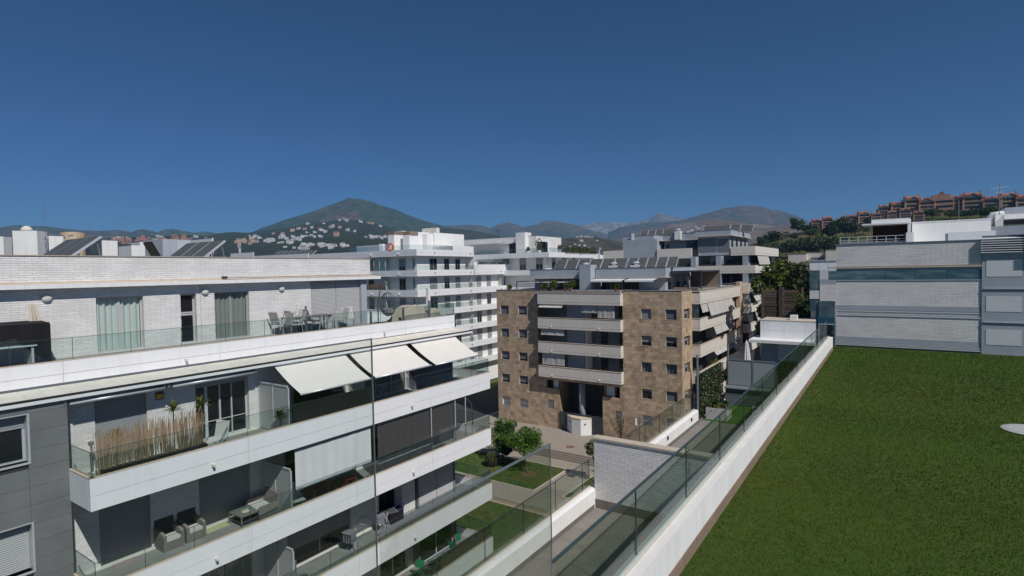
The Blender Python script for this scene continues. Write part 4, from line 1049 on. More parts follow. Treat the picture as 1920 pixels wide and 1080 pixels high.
# turf blades: real little triangles, denser near the camera
def turf():
    V = []; F = 0
    rows = [(5.5, 9, 2600, .030, .0065), (9, 13, 1700, .034, .009), (13, 19, 900, .038, .013), (19, 33.7, 420, .042, .020)]
    out = []
    for y0, y1, dens, h, w in rows:
        x1 = 0.15 * y1 + 1.6; n = int((x1 + 2.44) * (y1 - y0) * dens)
        x = RNG.uniform(-2.44, x1, n); y = RNG.uniform(y0, y1, n)
        a = RNG.uniform(0, 2 * np.pi, n); hh = h * RNG.uniform(.6, 1.15, n)
        gx = 0.35 * np.sin(x * 1.7 + y * .6) + 0.4; gy = -0.5 + .3 * np.sin(y * 1.3)       # pile leans in drifting directions
        lx = hh * (gx * .5 + RNG.normal(0, .35, n)); ly = hh * (gy * .5 + RNG.normal(0, .35, n))
        ww = w * RNG.uniform(.7, 1.3, n) / 2; dx = np.cos(a) * ww; dy = np.sin(a) * ww
        t = np.empty((n, 3, 3)); t[:, 0] = np.stack([x - dx, y - dy, np.full(n, ZL)], 1); t[:, 1] = np.stack([x + dx, y + dy, np.full(n, ZL)], 1)
        t[:, 2] = np.stack([x + lx, y + ly, ZL + hh], 1); out.append(t)
    T = np.concatenate(out).reshape(-1, 3); n = len(T)
    me = bpy.data.meshes.new('turf'); me.vertices.add(n); me.vertices.foreach_set('co', T.ravel()); me.loops.add(n)
    me.loops.foreach_set('vertex_index', np.arange(n, dtype=np.int32)); me.polygons.add(n // 3)
    me.polygons.foreach_set('loop_start', np.arange(0, n, 3, dtype=np.int32)); me.update(); me.materials.append(M_TURF)
    o = link('turf', me); tag(o, 'green artificial turf pile covering the roof beside the long parapet', 'turf', kind='stuff')


turf()
tag(obj('gravel_disc', MB().lathe((2.95, 18.95, ZL), [(.62, 0), (.62, .02), (.5, .045), (.1, .05)], 28), mat('pale_gravel', (.40, .41, .40), .95, .25, 40), smooth=False), 'pale round cover set into the lawn at the right edge', 'roof cover')

PW = thing('parapet_wall', 'long white parapet with tall glass railing beside the roof lawn', 'parapet', (-2.6, 12, ZL))
js = [1.0, 8.52, 16.0, 24.0, 32.35]
for a, b in zip(js, js[1:]):
    obj('wall', MB().box(-2.70, -2.465, a + .004, b - .004, -5.6, -3.66), M_WHITE, PW)
    obj('coping', MB().box(-2.60, -2.455, a + .004, b - .004, -3.6595, -3.645), mat('white_coping_stone', (.78, .76, .73), .7, .06, 3), PW)
    obj('joint_strip', MB().box(-2.612, -2.6005, a, b, -3.659, -3.65), M_CAP, PW)
me = MB().box(0, .018, 0, .59, 0, .19).mesh('skirting_tile', M_BROWNSK)
for k in range(52): link('tile', me, PW, (-2.465, 1.3 + k * .597, ZL + .0))
obj('glass_clamp', MB().box(-2.70, -2.613, 1, 32.3, -3.66, -3.60), mat('greenish_clamp_profile', (.50, .53, .49), .5, .05), PW)
FPW = Face('+X', -2.65)
sC = [4.50 + 2.07 * k for k in range(14)]
railing_glass('c', PW, FPW, sC, -3.6, -2.77, M_GLASS)
railing_glass('b', PW, FPW, [2.365, 4.485], -3.6, -1.64, M_GLASSN, edge=False)
railing_glass('a', PW, FPW, [-3.0, 2.352], -3.6, -0.41, M_GLASSN, edge=False)
# dark edge trims: top of the long run, stepped glass ends
obj('top_trim', MB().box(-2.665, -2.635, 4.49, 31.4, -2.772, -2.752), M_GEDGE, PW)
obj('top_trim', MB().box(-2.659, -2.641, 2.36, 4.485, -1.641, -1.627), M_METAL, PW)
obj('top_trim', MB().box(-2.656, -2.644, -3.0, 2.345, -0.41, -0.402), M_METAL, PW)
obj('edge_trim', MB().box(-2.655, -2.645, 4.478, 4.485, -3.6, -1.628), M_METAL, PW)
obj('edge_trim', MB().box(-2.654, -2.646, 2.345, 2.351, -3.6, -0.40), M_METAL, PW)

# ------------------------------------------------------------------ lower terrace between the two parapets
ZT = -7.45
TR = structure('lower_terrace', MB().box(-7.95, -2.72, -4, 40.5, -8.0, -7.60).box(-7.95, -7.67, -4, 40.5, -19.8, -7.9), M_WHITE)
floor_tiles(TR, -7.66, -2.72, 5.1, 15.7, ZT, 0.42, 0.82, 0.009, M_TILE, M_TILEB, limit=230)
floor_tiles(TR, -7.66, -2.72, 15.95, 27.55, ZT, 0.42, 0.82, 0.009, M_TILE, M_TILEB, limit=70)
structure('terrace_turf', MB().box(-7.66, -2.72, 27.6, 40.4, -7.60, ZT + .01), mat('terrace_turf_green', (0.07, 0.15, 0.03), .95, .25, 12, bump=.4, bscale=120))
LP = thing('low_parapet', 'low white parapet with glass railing on the outer edge of the lower terrace', 'parapet', (-7.8, 12, ZT))
for a, b in ((-4, 4.9), (4.9, 9.3), (9.3, 13.45), (13.45, 15.69), (15.96, 21.2), (21.2, 26.95)):
    mb = MB().prism([(-7.94, ZT - .4), (-7.66, ZT - .4), (-7.66, -6.90), (-7.69, -6.85), (-7.74, -6.83), (-7.90, -6.83), (-7.94, -6.86)], 'Y', a + .004, b - .004); obj('wall', mb, M_WHITE, LP)
me = MB().box(0, .018, 0, .59, 0, .13).mesh('skirting_tile', M_SKIRT)
for k in range(51):
    y = -3.0 + k * .6
    if y < 15.2 or y > 15.95: link('tile', me, LP, (-7.66, y, ZT))
obj('glass_clamp', MB().box(-7.885, -7.815, -4, 15.68, -6.829, -6.79).box(-7.885, -7.815, 15.97, 26.9, -6.829, -6.79), M_KERB, LP)
FLP = Face('+X', -7.85)
railing_glass('l', LP, FLP, [-3.05, -1.39, .27, 1.93, 3.59, 5.25, 6.91, 8.57, 10.23, 11.89, 13.55, 15.21, 15.66], -6.79, -5.98, M_GLASS)
railing_glass('l', LP, FLP, [15.98, 17.3, 18.9, 20.5, 22.1, 23.7, 25.3, 26.88], -6.79, -5.98, M_GLASS)
obj('top_trim', MB().box(-7.86, -7.84, -4, 15.68, -5.981, -5.966).box(-7.86, -7.84, 15.98, 26.9, -5.981, -5.966), M_GEDGE, LP)
for y in (22.5, 25.8): obj('step_light', MB().box(-7.66, -7.62, y - .06, y + .06, -7.10, -6.97), M_BLACKP, LP)
# white brick partition wall
BW = thing('brick_wall', 'white brick partition wall with sandy coping on the lower terrace', 'wall', (-5.2, 15.8, ZT))
FB = Face('-Y', 15.70)
mb = MB(); FB.box(mb, -7.66, -2.71, ZT, -5.29, -.22, 0); obj('wall', mb, M_MORTAR, BW)
pieces(BW, FB, -7.68, -2.71, ZT + .28, -5.30, 0.29, 0.0735, 0.010, 0.020, M_BRICK, 'brick', (), bond='r', limit=300, jit=.002)
for k, (a, b) in enumerate(((-7.72, -6.2), (-6.2, -4.7), (-4.7, -3.2), (-3.2, -2.72))):
    obj('coping', MB().box(a + .003, b - .003, 15.64, 15.98, -5.288, -5.235), M_KERB, BW)
me = MB().box(0, .405, -.03, 0, 0, .28).mesh('skirting_tile', M_SKIRT)
for k in range(12): link('tile', me, BW, (-7.66 + k * .412, 15.70, ZT))
# parasol foot on the terrace floor behind the glass
t = thing('parasol_stand', 'round grey parasol base standing in shade behind the tall glass', 'parasol base', (-5.05, 11.2, ZT))
lpart('foot', MB().lathe((0, 0, 0), [(.36, 0), (.38, .05), (.30, .11), (.06, .15)], 28), M_METAL, t); lpart('tube', MB().tube([(0, 0, .12), (0, 0, .42)], .035, 10), M_METAL, t); lpart('knob', MB().tube([(.03, 0, .35), (-.10, 0, .35)], .02, 8), M_BLACKP, t)
tag(obj('floor_drain', MB().box(-7.0, -6.75, 22.1, 22.35, ZT + .001, ZT + .006), M_SKIRT), 'square floor drain on the terrace beyond the brick wall', 'floor drain')

# terrace beyond the wall
tag(obj('terrace_post', MB().tube([(-7.70, 27.0, ZT), (-7.70, 27.0, -4.20)], .05, 10), M_METAL), 'tall grey post beside the planted hedge on the lower terrace', 'post', 'tall grey terrace posts')
tag(obj('terrace_post', MB().tube([(-7.46, 32.0, ZT), (-7.46, 32.0, -4.25)], .05, 10), M_METAL), 'tall grey post at the left end of the frosted screens', 'post', 'tall grey terrace posts')
t = thing('planter', 'pale grey rectangular planter at the hedge foot', 'planter', (-7.0, 28.3, ZT)); 
lpart('box', MB().box(-.55, .45, -.48, .48, 0, .56), mat('pale_grey_planter', (.50, .50, .49), .7, .06, 2), t); lpart('soil', MB().box(-.5, .4, -.43, .43, .561, .575), M_SOIL, t)
spiky('sago_palm', 'bushy yellow-green sago palm, left one in the grey planter', (-7.25, 28.25, ZT + .57), .0, 90, .55, 'sago palms in the planter', M_PALM, 31, .03, .5)
spiky('sago_palm', 'bushy yellow-green sago palm, right one in the grey planter', (-6.72, 28.35, ZT + .57), .0, 90, .50, 'sago palms in the planter', M_PALM, 32, .03, .5)
random.seed(13)


def leaf_cloud(fn, n, size, m, name='crown', parent=None, at=(0, 0, 0)):
    """n small leaf faces at points fn() with random tilt"""
    mb = MB()
    for _ in range(n):
        p = Vector(fn()); a = Vector((random.gauss(0, 1), random.gauss(0, 1), random.gauss(0, 1) + .4)).normalized(); b = a.orthogonal().normalized(); c = a.cross(b)
        r = random.uniform(0, 6.28); u = (b * math.cos(r) + c * math.sin(r)) * size * random.uniform(.6, 1.3); v = a.cross(u) * .55
        mb.add([p - u, p + v * .9 - u * .1, p + u, p - v], [(0, 1, 2, 3)])
    return mb


t = thing('hedge_panel', 'dense ivy screen with small pale flowers climbing beside the planter', 'hedge', (-7.8, 29.5, ZT))
lpart('backing', MB().box(-.10, -.04, -2.2, 2.5, 0, 2.15), M_BLACKCLOTH, t)
o = lpart('foliage', leaf_cloud(lambda: (random.uniform(-.06, .14), random.uniform(-2.2, 2.5), random.uniform(0, 2.2)), 6500, .045, M_LEAFO), M_LEAFD, t); o['kind'] = 'stuff'
o = lpart('blossom', leaf_cloud(lambda: (random.uniform(.10, .17), random.uniform(-2.2, 2.5), random.uniform(0, 2.2)), 700, .028, M_HOUSE), mat('pale_blossom', (.35, .33, .28), .9, .3, 5), t); o['kind'] = 'stuff'
t = thing('privacy_fence', 'two frosted glass privacy screens on a dark base across the lower terrace', 'screen', (-6.3, 32, ZT))
obj('frame', MB().box(-7.46, -5.0, 31.97, 32.03, -5.13, -5.07).box(-7.46, -5.0, 31.97, 32.03, -6.5, -6.44).box(-7.46, -7.40, 31.97, 32.03, -6.44, -5.13).box(-6.22, -6.14, 31.97, 32.03, -6.44, -5.13).box(-5.06, -5.0, 31.97, 32.03, -6.44, -5.13), M_METAL, t)
obj('frosted_pane', MB().box(-7.40, -6.22, 31.99, 32.01, -6.44, -5.13), M_FROST, t); obj('frosted_pane', MB().box(-6.14, -5.06, 31.99, 32.01, -6.44, -5.13), M_FROST, t)
t = thing('storage_bench', 'dark slatted storage bench in front of the frosted screens', 'bench', (-6.4, 31.6, ZT))
obj('lid', MB().box(-7.5, -5.2, 31.2, 31.95, -6.55, -6.50), M_BGDARK, t)
me = MB().box(0, 2.2, 0, .03, 0, .15).mesh('board', M_BGDARK)
for k in range(5): link('board', me, t, (-7.45, 31.3, ZT + .04 + k * .17))
obj('carcass', MB().box(-7.44, -5.26, 31.331, 31.94, ZT + .01, -6.56), M_BLACKP, t)
t = thing('closed_parasol', 'closed grey-white parasol behind the frosted screens', 'parasol', (-7.0, 34.5, ZT)); lpart('pole', MB().tube([(0, 0, 0), (0, 0, 3.1)], .03, 8), M_METAL, t)
mb = MB()
for k in range(10):
    a, b = 2 * math.pi * k / 10, 2 * math.pi * (k + 1) / 10; c = (a + b) / 2
    for (r0, z0), (r1, z1) in zip([(.02, 3.15), (.10, 2.95), (.20, 2.3), (.27, 1.5)], [(.10, 2.95), (.20, 2.3), (.27, 1.5), (.27, 1.2)]):
        f = lambda r, z, an: (r * math.cos(an), r * math.sin(an), z)
        mb.add([f(r0, z0, a), f(r0 * .75, z0, c), f(r1 * .75, z1, c), f(r1, z1, a)], [(0, 1, 2, 3)]); mb.add([f(r0 * .75, z0, c), f(r0, z0, b), f(r1, z1, b), f(r1 * .75, z1, c)], [(0, 1, 2, 3)])
lpart('folded_canopy', mb, M_CANVAS, t)


def lounger(label, at, rz):
    t = thing('lounge_chair', label, 'lounge chair', at, 'white-framed lounge chairs behind the glass', rz)
    for s in (-1, 1):
        lpart('side_frame', MB().box(s * .42 - .03, s * .42 + .03, -.4, -.34, 0, .62).box(s * .42 - .03, s * .42 + .03, .34, .4, 0, .85).box(s * .42 - .03, s * .42 + .03, -.34, .34, .56, .62), M_HOUSE, t)
    for k in range(5): lpart('slat', MB().box(-.39, .39, -.36 + k * .14, -.28 + k * .14, .32, .35), M_HOUSE, t)
    for k in range(4): lpart('slat', MB().box(-.39, .39, .36, .39, .40 + k * .12, .47 + k * .12), M_HOUSE, t)
    lpart('cushion', MB().box(-.36, .36, -.34, .34, .351, .43), M_METAL, t)


lounger('white-framed lounge chair, nearest of the three behind the tall glass', (-5.15, 28.6, ZT), rad(-80)); lounger('white-framed lounge chair, middle of the three behind the tall glass', (-4.85, 30.9, ZT), rad(-80)); lounger('white slatted chair near the far end of the tall glass', (-3.7, 33.2, ZT), rad(200))
t = thing('black_chair', 'black round-backed metal chair behind the frosted screens', 'chair', (-6.1, 34.0, ZT)); lpart('seat', MB().box(-.25, .25, -.22, .22, .42, .45), M_BLACKP, t)
mb = MB()
for k in range(9): mb.tube([(-.3 + .075 * k, .25, .45), (-.3 + .075 * k, .27, 1.0 - .5 * ((k - 4) / 6) ** 2)], .010, 4)
mb.tube([(-.32, .26, .70), (-.3, .27, .88), (0, .27, 1.02), (.3, .27, .88), (.32, .26, .70)], .016, 6); lpart('backrest', mb, M_BLACKP, t)
for sx in (-1, 1):
    for sy in (-1, 1): lpart('leg', MB().tube([(sx * .2, sy * .2, .42), (sx * .25, sy * .25, 0)], .014, 5), M_BLACKP, t)
t = thing('clipped_bush', 'dark clipped bush in a pot by the canopy wall', 'plant', (-5.0, 35.5, ZT)); lpart('pot', MB().lathe((0, 0, 0), [(.3, 0), (.38, .55)]), M_BLACKP, t)
lpart('foliage', leaf_cloud(lambda: (random.uniform(-.5, .5), random.uniform(-.4, .4), random.uniform(.55, 1.9)), 1800, .06, M_LEAFD), M_LEAFD, t)

# white canopy building at the end of the terrace
CB = thing('canopy_pavilion', 'small white flat-roofed wing with projecting canopy at the terrace end', 'building', (-5, 39, ZT))
FC = Face('-Y', 38.6)
mb = MB().box(-7.45, -2.6, 37.3, 40, -4.78, -4.60); obj('canopy', mb, M_WHITE, CB)
js = [-7.0, -6.82, -5.6, -4.45, -2.7]
for a, b in zip(js, js[1:]):
    for c, d in ((-4.597, -4.10), (-4.092, -3.48)): mb = MB(); FC.box(mb, a + .004, b - .004, c, d, -.12, 0); obj('panel', mb, M_PANEL, CB)
obj('wall', MB().box(-6.95, -2.72, 38.73, 41, ZT, -3.5), M_WHITE, CB); obj('wall', MB().box(-6.9, -2.72, 38.3, 38.7, ZT, -4.79), M_BLUEGREY, CB)
FCW = Face('-Y', 38.3); mb = MB(); FCW.box(mb, -5.9, -5.0, ZT, -5.1, 0.003, .02); pieces(CB, FCW, -5.9, -4.2, ZT, -4.85, 0.3, 0.08, .01, .02, M_BRICK, 'brick', (), bond='r', limit=0)
window(CB, FCW, -4.1, -3.0, ZT + .02, -5.1, -.03, 0, M_BLUEGLASS, M_FRAME, 1, False)
obj('vent', MB().box(-5.35, -4.95, 39.2, 39.6, -3.5, -3.15), M_WHITE, CB); obj('coping', MB().box(-7.02, -2.68, 38.58, 41.0, -3.478, -3.45), M_KERB, CB)

# ------------------------------------------------------------------ right building closing the lawn
RB = thing('brick_building', 'pale brick building with blue glass band standing across the lawn end', 'building', (1, 36, ZL))
FR2 = Face('-Y', 34.0)
mb = MB(); FR2.wall(mb, -2.43, 3.46, -4.9, -0.86, (), t=.3); FR2.box(mb, -2.43, 3.46, -0.13, 1.02, -.3, 0); obj('wall', mb, M_MORTAR, RB)
bands = [(-4.27, -4.05, 's'), (-3.99, -3.79, 'g'), (-3.72, -2.66, 'b'), (-2.34, -2.14, 'g'), (-2.13, -0.88, 'b'), (-0.10, 1.02, 'b')]
pieces(RB, FR2, -2.44, 3.46, -3.78, -2.68, 0.42, 0.074, 0.010, 0.022, M_BRICK, 'brick', (), bond='r', limit=60, jit=.004)
pieces(RB, FR2, -2.44, 3.46, -2.13, -0.89, 0.42, 0.074, 0.010, 0.022, M_BRICK, 'brick', (), bond='r', limit=60, jit=.004)
pieces(RB, FR2, -2.44, 3.46, -0.10, 1.00, 0.42, 0.074, 0.010, 0.022, M_BRICK, 'brick', (), bond='r', limit=180, jit=.004)
for a, b in ((-4.03, -3.80), (-2.36, -2.14)): mb = MB(); FR2.box(mb, -2.45, 3.46, a, b, .0, .035); obj('render_band', mb, M_BLUEGREY, RB)
for k, (z, h, d) in enumerate(((-2.44, .05, .04), (-2.56, .035, .03), (-2.66, .045, .055), (-4.08, .03, .05), (-4.15, .03, .05), (-4.22, .03, .06))):
    mb = MB(); FR2.box(mb, -2.47, 3.46, z, z + h, 0, d); obj('string_course', mb, M_LOUV, RB)
mb = MB(); FR2.box(mb, -2.46, 3.46, -4.36, -4.23, 0, .03); obj('skirting', mb, M_SKIRT, RB)
mb = MB(); FR2.box(mb, -2.85, 3.46, -0.21, -0.13, -.3, .07); obj('cornice', mb, M_KERB, RB)
mb = MB(); FR2.box(mb, -2.78, 3.46, -0.86, -0.81, -.3, .05); obj('glass_sill', mb, M_BLUEGREY, RB)
mb = MB(); FR2.box(mb, -2.43, 3.46, -0.81, -0.211, -.3, -.02); obj('recess_wall', mb, M_BLUEGREY, RB)
us = [-2.80, -1.55, -.3, .95, 2.2, 3.45]
G_BL = glass('blue_balcony_glass', (.52, .70, .76), .12)
for a, b in zip(us, us[1:]): mb = MB(); FR2.box(mb, a + .006, b - .006, -.81, -.34, .02, .032); obj('glass_pane', mb, M_BLUEG2, RB)
mb = MB(); FR2.box(mb, -2.5, 3.46, 1.021, 1.06, -.4, .06); obj('coping', mb, M_METAL, RB)
obj('body', MB().box(1.0, 14, 35.6, 60, -19.8, 1.0).box(-2.42, 14, 34.31, 35.59, -19.8, -.87), M_WHITE, RB)
# louvred stair tower at the right edge
LT = thing('louvred_tower', 'grey framed tower with white louvres at the right edge of the lawn', 'tower', (5, 34, ZL))
FT = Face('-Y', 33.93)
mb = MB(); FT.wall(mb, 3.47, 9.0, -4.9, .46, [(3.62, 4.88, -.69, .08), (3.62, 4.88, -2.31, -1.59), (3.62, 4.88, -3.86, -3.13), (5.2, 6.6, -.69, .08), (5.2, 6.6, -2.31, -1.59), (5.2, 6.6, -3.86, -3.13)], t=.3); obj('frame_wall', mb, M_BLUEGREY, LT)
for u in (3.62, 5.2):
    for z0, z1 in ((-.69, .08), (-2.31, -1.59), (-3.86, -3.13)): mb = MB(); FT.box(mb, u + .003, u + (1.257 if u < 4 else 1.39), z0 + .003, z1 - .003, -.1, .012); obj('white_panel', mb, M_LOUV, LT)
for z in (-1.26, -2.82, -4.35): mb = MB(); FT.box(mb, 3.55, 6.7, z, z + .035, 0, .05); obj('rail', mb, M_LMETAL, LT)
me = MB().prism([(0, 0), (-.14, -.05), (-.14, -.03), (0, .022)], 'X', 3.42, 5.05).mesh('louvre', M_LOUV)
for k in range(7): link('louvre', me, LT, (0, 33.93, .47 + k * .105))
me = MB().prism([(0, 0), (-.16, -.05), (-.16, -.03), (0, .022)], 'X', 4.98, 8.0).mesh('louvre', M_LOUV)
for k in range(16): link('louvre', me, LT, (0, 33.90, .15 + k * .115))
obj('louvre_back', MB().box(3.5, 9, 34.0, 34.25, .46, 1.22).box(5.1, 9, 34.0, 34.25, 1.23, 1.95), M_BGDARK, LT)
# glazed corner wing left of the brick building
WG = thing('glazed_wing', 'narrow grey glazed wing left of the pale brick building', 'building', (-3.6, 40, -19.8))
FW = Face('-Y', 40.0)
obj('wall', MB().box(-4.30, -2.5, 40.35, 48, -19.8, .2), M_BLUEGREY, WG)
for a, b in ((-4.33, -3.80), (-3.79, -3.30), (-3.29, -2.80)): mb = MB(); FW.box(mb, a, b - .01, -.33, .24, -.1, 0); obj('panel', mb, M_PANEL, WG)
mb = MB(); FW.box(mb, -4.33, -3.78, -1.60, -.35, -.1, -.02); obj('window', mb, M_BLUEGLASS, WG)
mb = MB(); FW.box(mb, -4.33, -3.78, -2.9, -2.15, -.1, -.02); obj('window', mb, M_BLUEGLASS, WG)
mb = MB(); FW.box(mb, -4.33, -3.78, -2.14, -1.61, -.1, 0).box(-3.77, -2.4, 40.0, 40.3, -1.2, -.34); obj('panel', mb, M_LOUV, WG)
mb = MB(); FW.box(mb, -3.77, -2.4, -1.21, -.9, -.3, .01); obj('panel', mb, M_BLUEGREY, WG)
pieces(WG, FW, -3.76, -2.45, -3.3, -1.22, 0.42, 0.08, .01, .02, M_BRICK, 'brick', (), bond='r', limit=0)
mb = MB(); FW.box(mb, -3.77, -2.4, -8, -3.31, -.3, 0); obj('wall', mb, M_BLUEGREY, WG)
obj('handrail', MB().tube([(-4.35, 39.97, .28), (-2.6, 39.97, .28)], .025, 6), M_LMETAL, WG)
# dark glass lobby between parapet end and brick building
GB = thing('glass_lobby', 'dark blue glass door lobby between parapet end and brick wall', 'lobby', (-2.7, 33.5, ZL))
obj('glass_pane', MB().box(-3.15, -2.5, 33.1, 33.12, -4.3, -3.1), glass('dark_blue_pane', (.25, .35, .42), .15), GB); obj('dark_panel', MB().box(-3.2, -2.48, 33.6, 33.65, -4.3, -1.9), M_BLUEGLASS, GB)
obj('panel', MB().box(-3.25, -2.5, 33.55, 33.59, -3.1, -2.75), mat('blue_panel', (.02, .09, .14), .5, .05), GB); obj('wall', MB().box(-3.35, -2.46, 33.66, 33.97, -8, -1.95), M_BGDARK, GB)
obj('frame', MB().box(-3.17, -3.13, 33.08, 33.14, -4.3, -3.08).box(-3.17, -2.48, 33.08, 33.14, -3.10, -3.06), M_FRAMEL, GB)

# roofscape behind the brick building
RT = thing('roof_pavilion', 'white flat canopy over a dark brown wall on the right building roof', 'roof structure', (0, 47, 1.0))
obj('canopy', MB().box(-1.75, 1.0, 46.2, 49, 2.70, 2.80).box(-1.2, 1.0, 46.5, 49, 2.801, 3.08), M_WHITE, RT); obj('dark_wall', MB().box(-1.15, .86, 47.8, 48.2, 1.0, 2.69), M_BROWNB, RT); obj('wall', MB().box(.87, 1.05, 46.6, 49, 1.0, 3.0), M_WHITE, RT)
tag(obj('chimney_block', MB().box(.75, 1.15, 44.5, 45.2, 1.0, 2.0), M_WHITE), 'small white block right of the roof railing', 'roof block')
tag(obj('roof_volume', MB().box(1.15, 5.35, 48, 58, 1.0, 2.82).box(1.12, 5.4, 47.97, 58, 2.82, 2.86), M_WHITE), 'long white rendered roof volume behind the brick building', 'roof structure')
tag(obj('roof_screen', MB().box(2.85, 5.1, 43.8, 44.0, 1.0, 1.86), M_LOUV), 'pale smooth screen box in front of the long white roof volume', 'roof screen')
me = MB().prism([(0, 0), (-.1, -.04), (0, .02)], 'X', 2.72, 2.85)
tag(obj('side_louvres', MB().box(2.72, 2.84, 43.82, 43.98, 1.0, 1.8), M_METAL), 'dark louvre strip at the left end of the pale roof screen', 'louvre strip')
RS = thing('roof_stair', 'white stepped roof house with rounded duct at the right edge', 'roof structure', (6.5, 52, 1))
obj('wall', MB().box(5.4, 12, 50, 58, 1.0, 2.4), M_BLUEGREY, RS); obj('slab', MB().box(6.2, 12, 49.5, 58, 2.85, 3.15), M_WHITE, RS); obj('upper_wall', MB().box(6.4, 12, 51, 58, 3.16, 3.7), M_BLUEGREY, RS)
obj('duct', MB().tube([(5.6, 50.5, 2.4), (5.5, 50.5, 2.9), (5.7, 50.5, 3.2), (6.3, 50.5, 3.25)], .22, 12), M_LOUV, RS, smooth=True); obj('block', MB().box(5.8, 6.2, 50, 51, 2.4, 3.3), M_WHITE, RS)
tag(obj('roof_block', MB().box(2.1, 4.0, 56, 57, 2.87, 3.25), M_LOUV), 'low pale block on top of the long white roof volume', 'roof block')
RR = thing('roof_railing', 'white metal roof railing above the pale brick wall', 'railing', (-1.3, 45, 1.0))
for k in range(8): obj('post', MB().box(-3.0 + k * .53, -2.96 + k * .53, 44.98, 45.02, 1.0, 1.85), M_LOUV, RR)
for z in (1.85, 1.62, 1.48): obj('rail', MB().box(-3.02, .76, 44.97, 45.03, z, z + .03), M_LOUV, RR)
obj('kick_panel', MB().box(-3.0, .74, 45.04, 45.06, 1.05, 1.45), M_PANEL, RR)
t = thing('antenna_mast', 'tall thin mast with television aerials on the right roofs', 'antenna', (6.0, 50, 3.2)); lpart('mast', MB().tube([(0, 0, 0), (0, 0, 2.0)], .02, 6), M_METAL, t)
mb = MB()
for z, a in ((1.75, .4), (1.45, 1.1), (1.15, -.3)):
    mb.tube([(-.5 * math.cos(a), -.5 * math.sin(a), z), (.5 * math.cos(a), .5 * math.sin(a), z + .1)], .012, 4)
    for k in range(6): f = -.5 + k * .2; mb.tube([(f * math.cos(a), f * math.sin(a), z - .15), (f * math.cos(a), f * math.sin(a), z + .2)], .006, 3)
lpart('aerial', mb, M_LMETAL, t)
tag(obj('roof_pole', MB().tube([(4.0, 52, 2.8), (4.0, 52, 4.5)], .02, 5), M_METAL), 'thin bare pole left of the aerial mast', 'pole')

ORD = ['first', 'second', 'third', 'fourth', 'fifth', 'sixth', 'seventh', 'eighth', 'ninth', 'tenth', 'eleventh', 'twelfth', 'thirteenth', 'fourteenth', 'fifteenth', 'sixteenth', 'seventeenth', 'eighteenth', 'nineteenth', 'twentieth',
       'twenty-first', 'twenty-second', 'twenty-third', 'twenty-fourth', 'twenty-fifth']
# ------------------------------------------------------------------ courtyard, streets
PL = structure('plaza', MB().box(-46, 30, 52.7, 200, -20.6, GZ - .012).box(-46, 30, -5, 49.7, -20.6, GZ + .438), M_PAVEJ)
ZP = GZ + .45


def paving(x0, x1, y0, y1, z, nx, ny, lim):
    cells = [(x0 + (x1 - x0) * i / nx, x0 + (x1 - x0) * (i + 1) / nx, y0 + (y1 - y0) * j / ny, y0 + (y1 - y0) * (j + 1) / ny) for i in range(nx) for j in range(ny)]
    mb = MB()
    for a, b, c, d in cells: mb.box(a + .008, b - .008, c + .008, d - .008, z - .03, z + random.uniform(-.0015, .0015))
    o = obj('paving', mb, M_PAVE, PL); o['kind'] = 'stuff'


paving(-46, -18, 52.75, 61.8, GZ, 70, 24, 0); paving(-42, -18, 38.2, 49.7, ZP, 60, 30, 0)
for k in range(3):
    obj('step', MB().box(-44, -12, 49.71 + k, 50.70 + k, -20.5, ZP - .15 * (k + 1) + (.0 if k < 2 else .006)), M_PAVE, PL)
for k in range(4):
    obj('step_shade_strip', MB().box(-33.6, -12, 49.22 + k, 49.70 + k, ZP - .14 - .15 * k, ZP + .010 - .15 * k), M_STEPSHADE, PL)  # step shadows painted as dark strips along the treads
structure('road', MB().box(-90, -45.6, -20, 200, -20.6, GZ - .12), M_ASPH)
structure('kerb', MB().box(-46.0, -45.6, 30, 200, -20.6, GZ + .005), M_KERB)
structure('verge', MB().box(-60, -56, 30, 160, -20.3, GZ - .05), M_GRASS)


def lawn(x0, x1, y0, y1, z, label):
    g = structure('lawn', MB().box(x0, x1, y0, y1, z - .3, z + .05), M_GRASS, label)
    for a, b, c, d in ((x0 - .14, x0, y0 - .14, y1 + .14), (x1, x1 + .14, y0 - .14, y1 + .14), (x0, x1, y0 - .14, y0), (x0, x1, y1, y1 + .14)): obj('kerb_stone', MB().box(a, b, c, d, z - .3, z + .08), M_KERB, g)
    n = int((x1 - x0) * (y1 - y0) * 60); x = RNG.uniform(x0, x1, n); y = RNG.uniform(y0, y1, n); h = RNG.uniform(.04, .11, n); a = RNG.uniform(0, 6.28, n); w = .05
    t = np.empty((n, 3, 3)); t[:, 0] = np.stack([x - np.cos(a) * w, y - np.sin(a) * w, np.full(n, z + .045)], 1); t[:, 1] = np.stack([x + np.cos(a) * w, y + np.sin(a) * w, np.full(n, z + .045)], 1)
    t[:, 2] = np.stack([x + RNG.normal(0, .03, n), y + RNG.normal(0, .03, n), z + .05 + h], 1)
    T = t.reshape(-1, 3); me = bpy.data.meshes.new('grass'); me.vertices.add(len(T)); me.vertices.foreach_set('co', T.ravel()); me.loops.add(len(T)); me.loops.foreach_set('vertex_index', np.arange(len(T), dtype=np.int32))
    me.polygons.add(n); me.polygons.foreach_set('loop_start', np.arange(0, len(T), 3, dtype=np.int32)); me.update(); me.materials.append(M_GRASS)
    o = link('grass', me, g); o['kind'] = 'stuff'


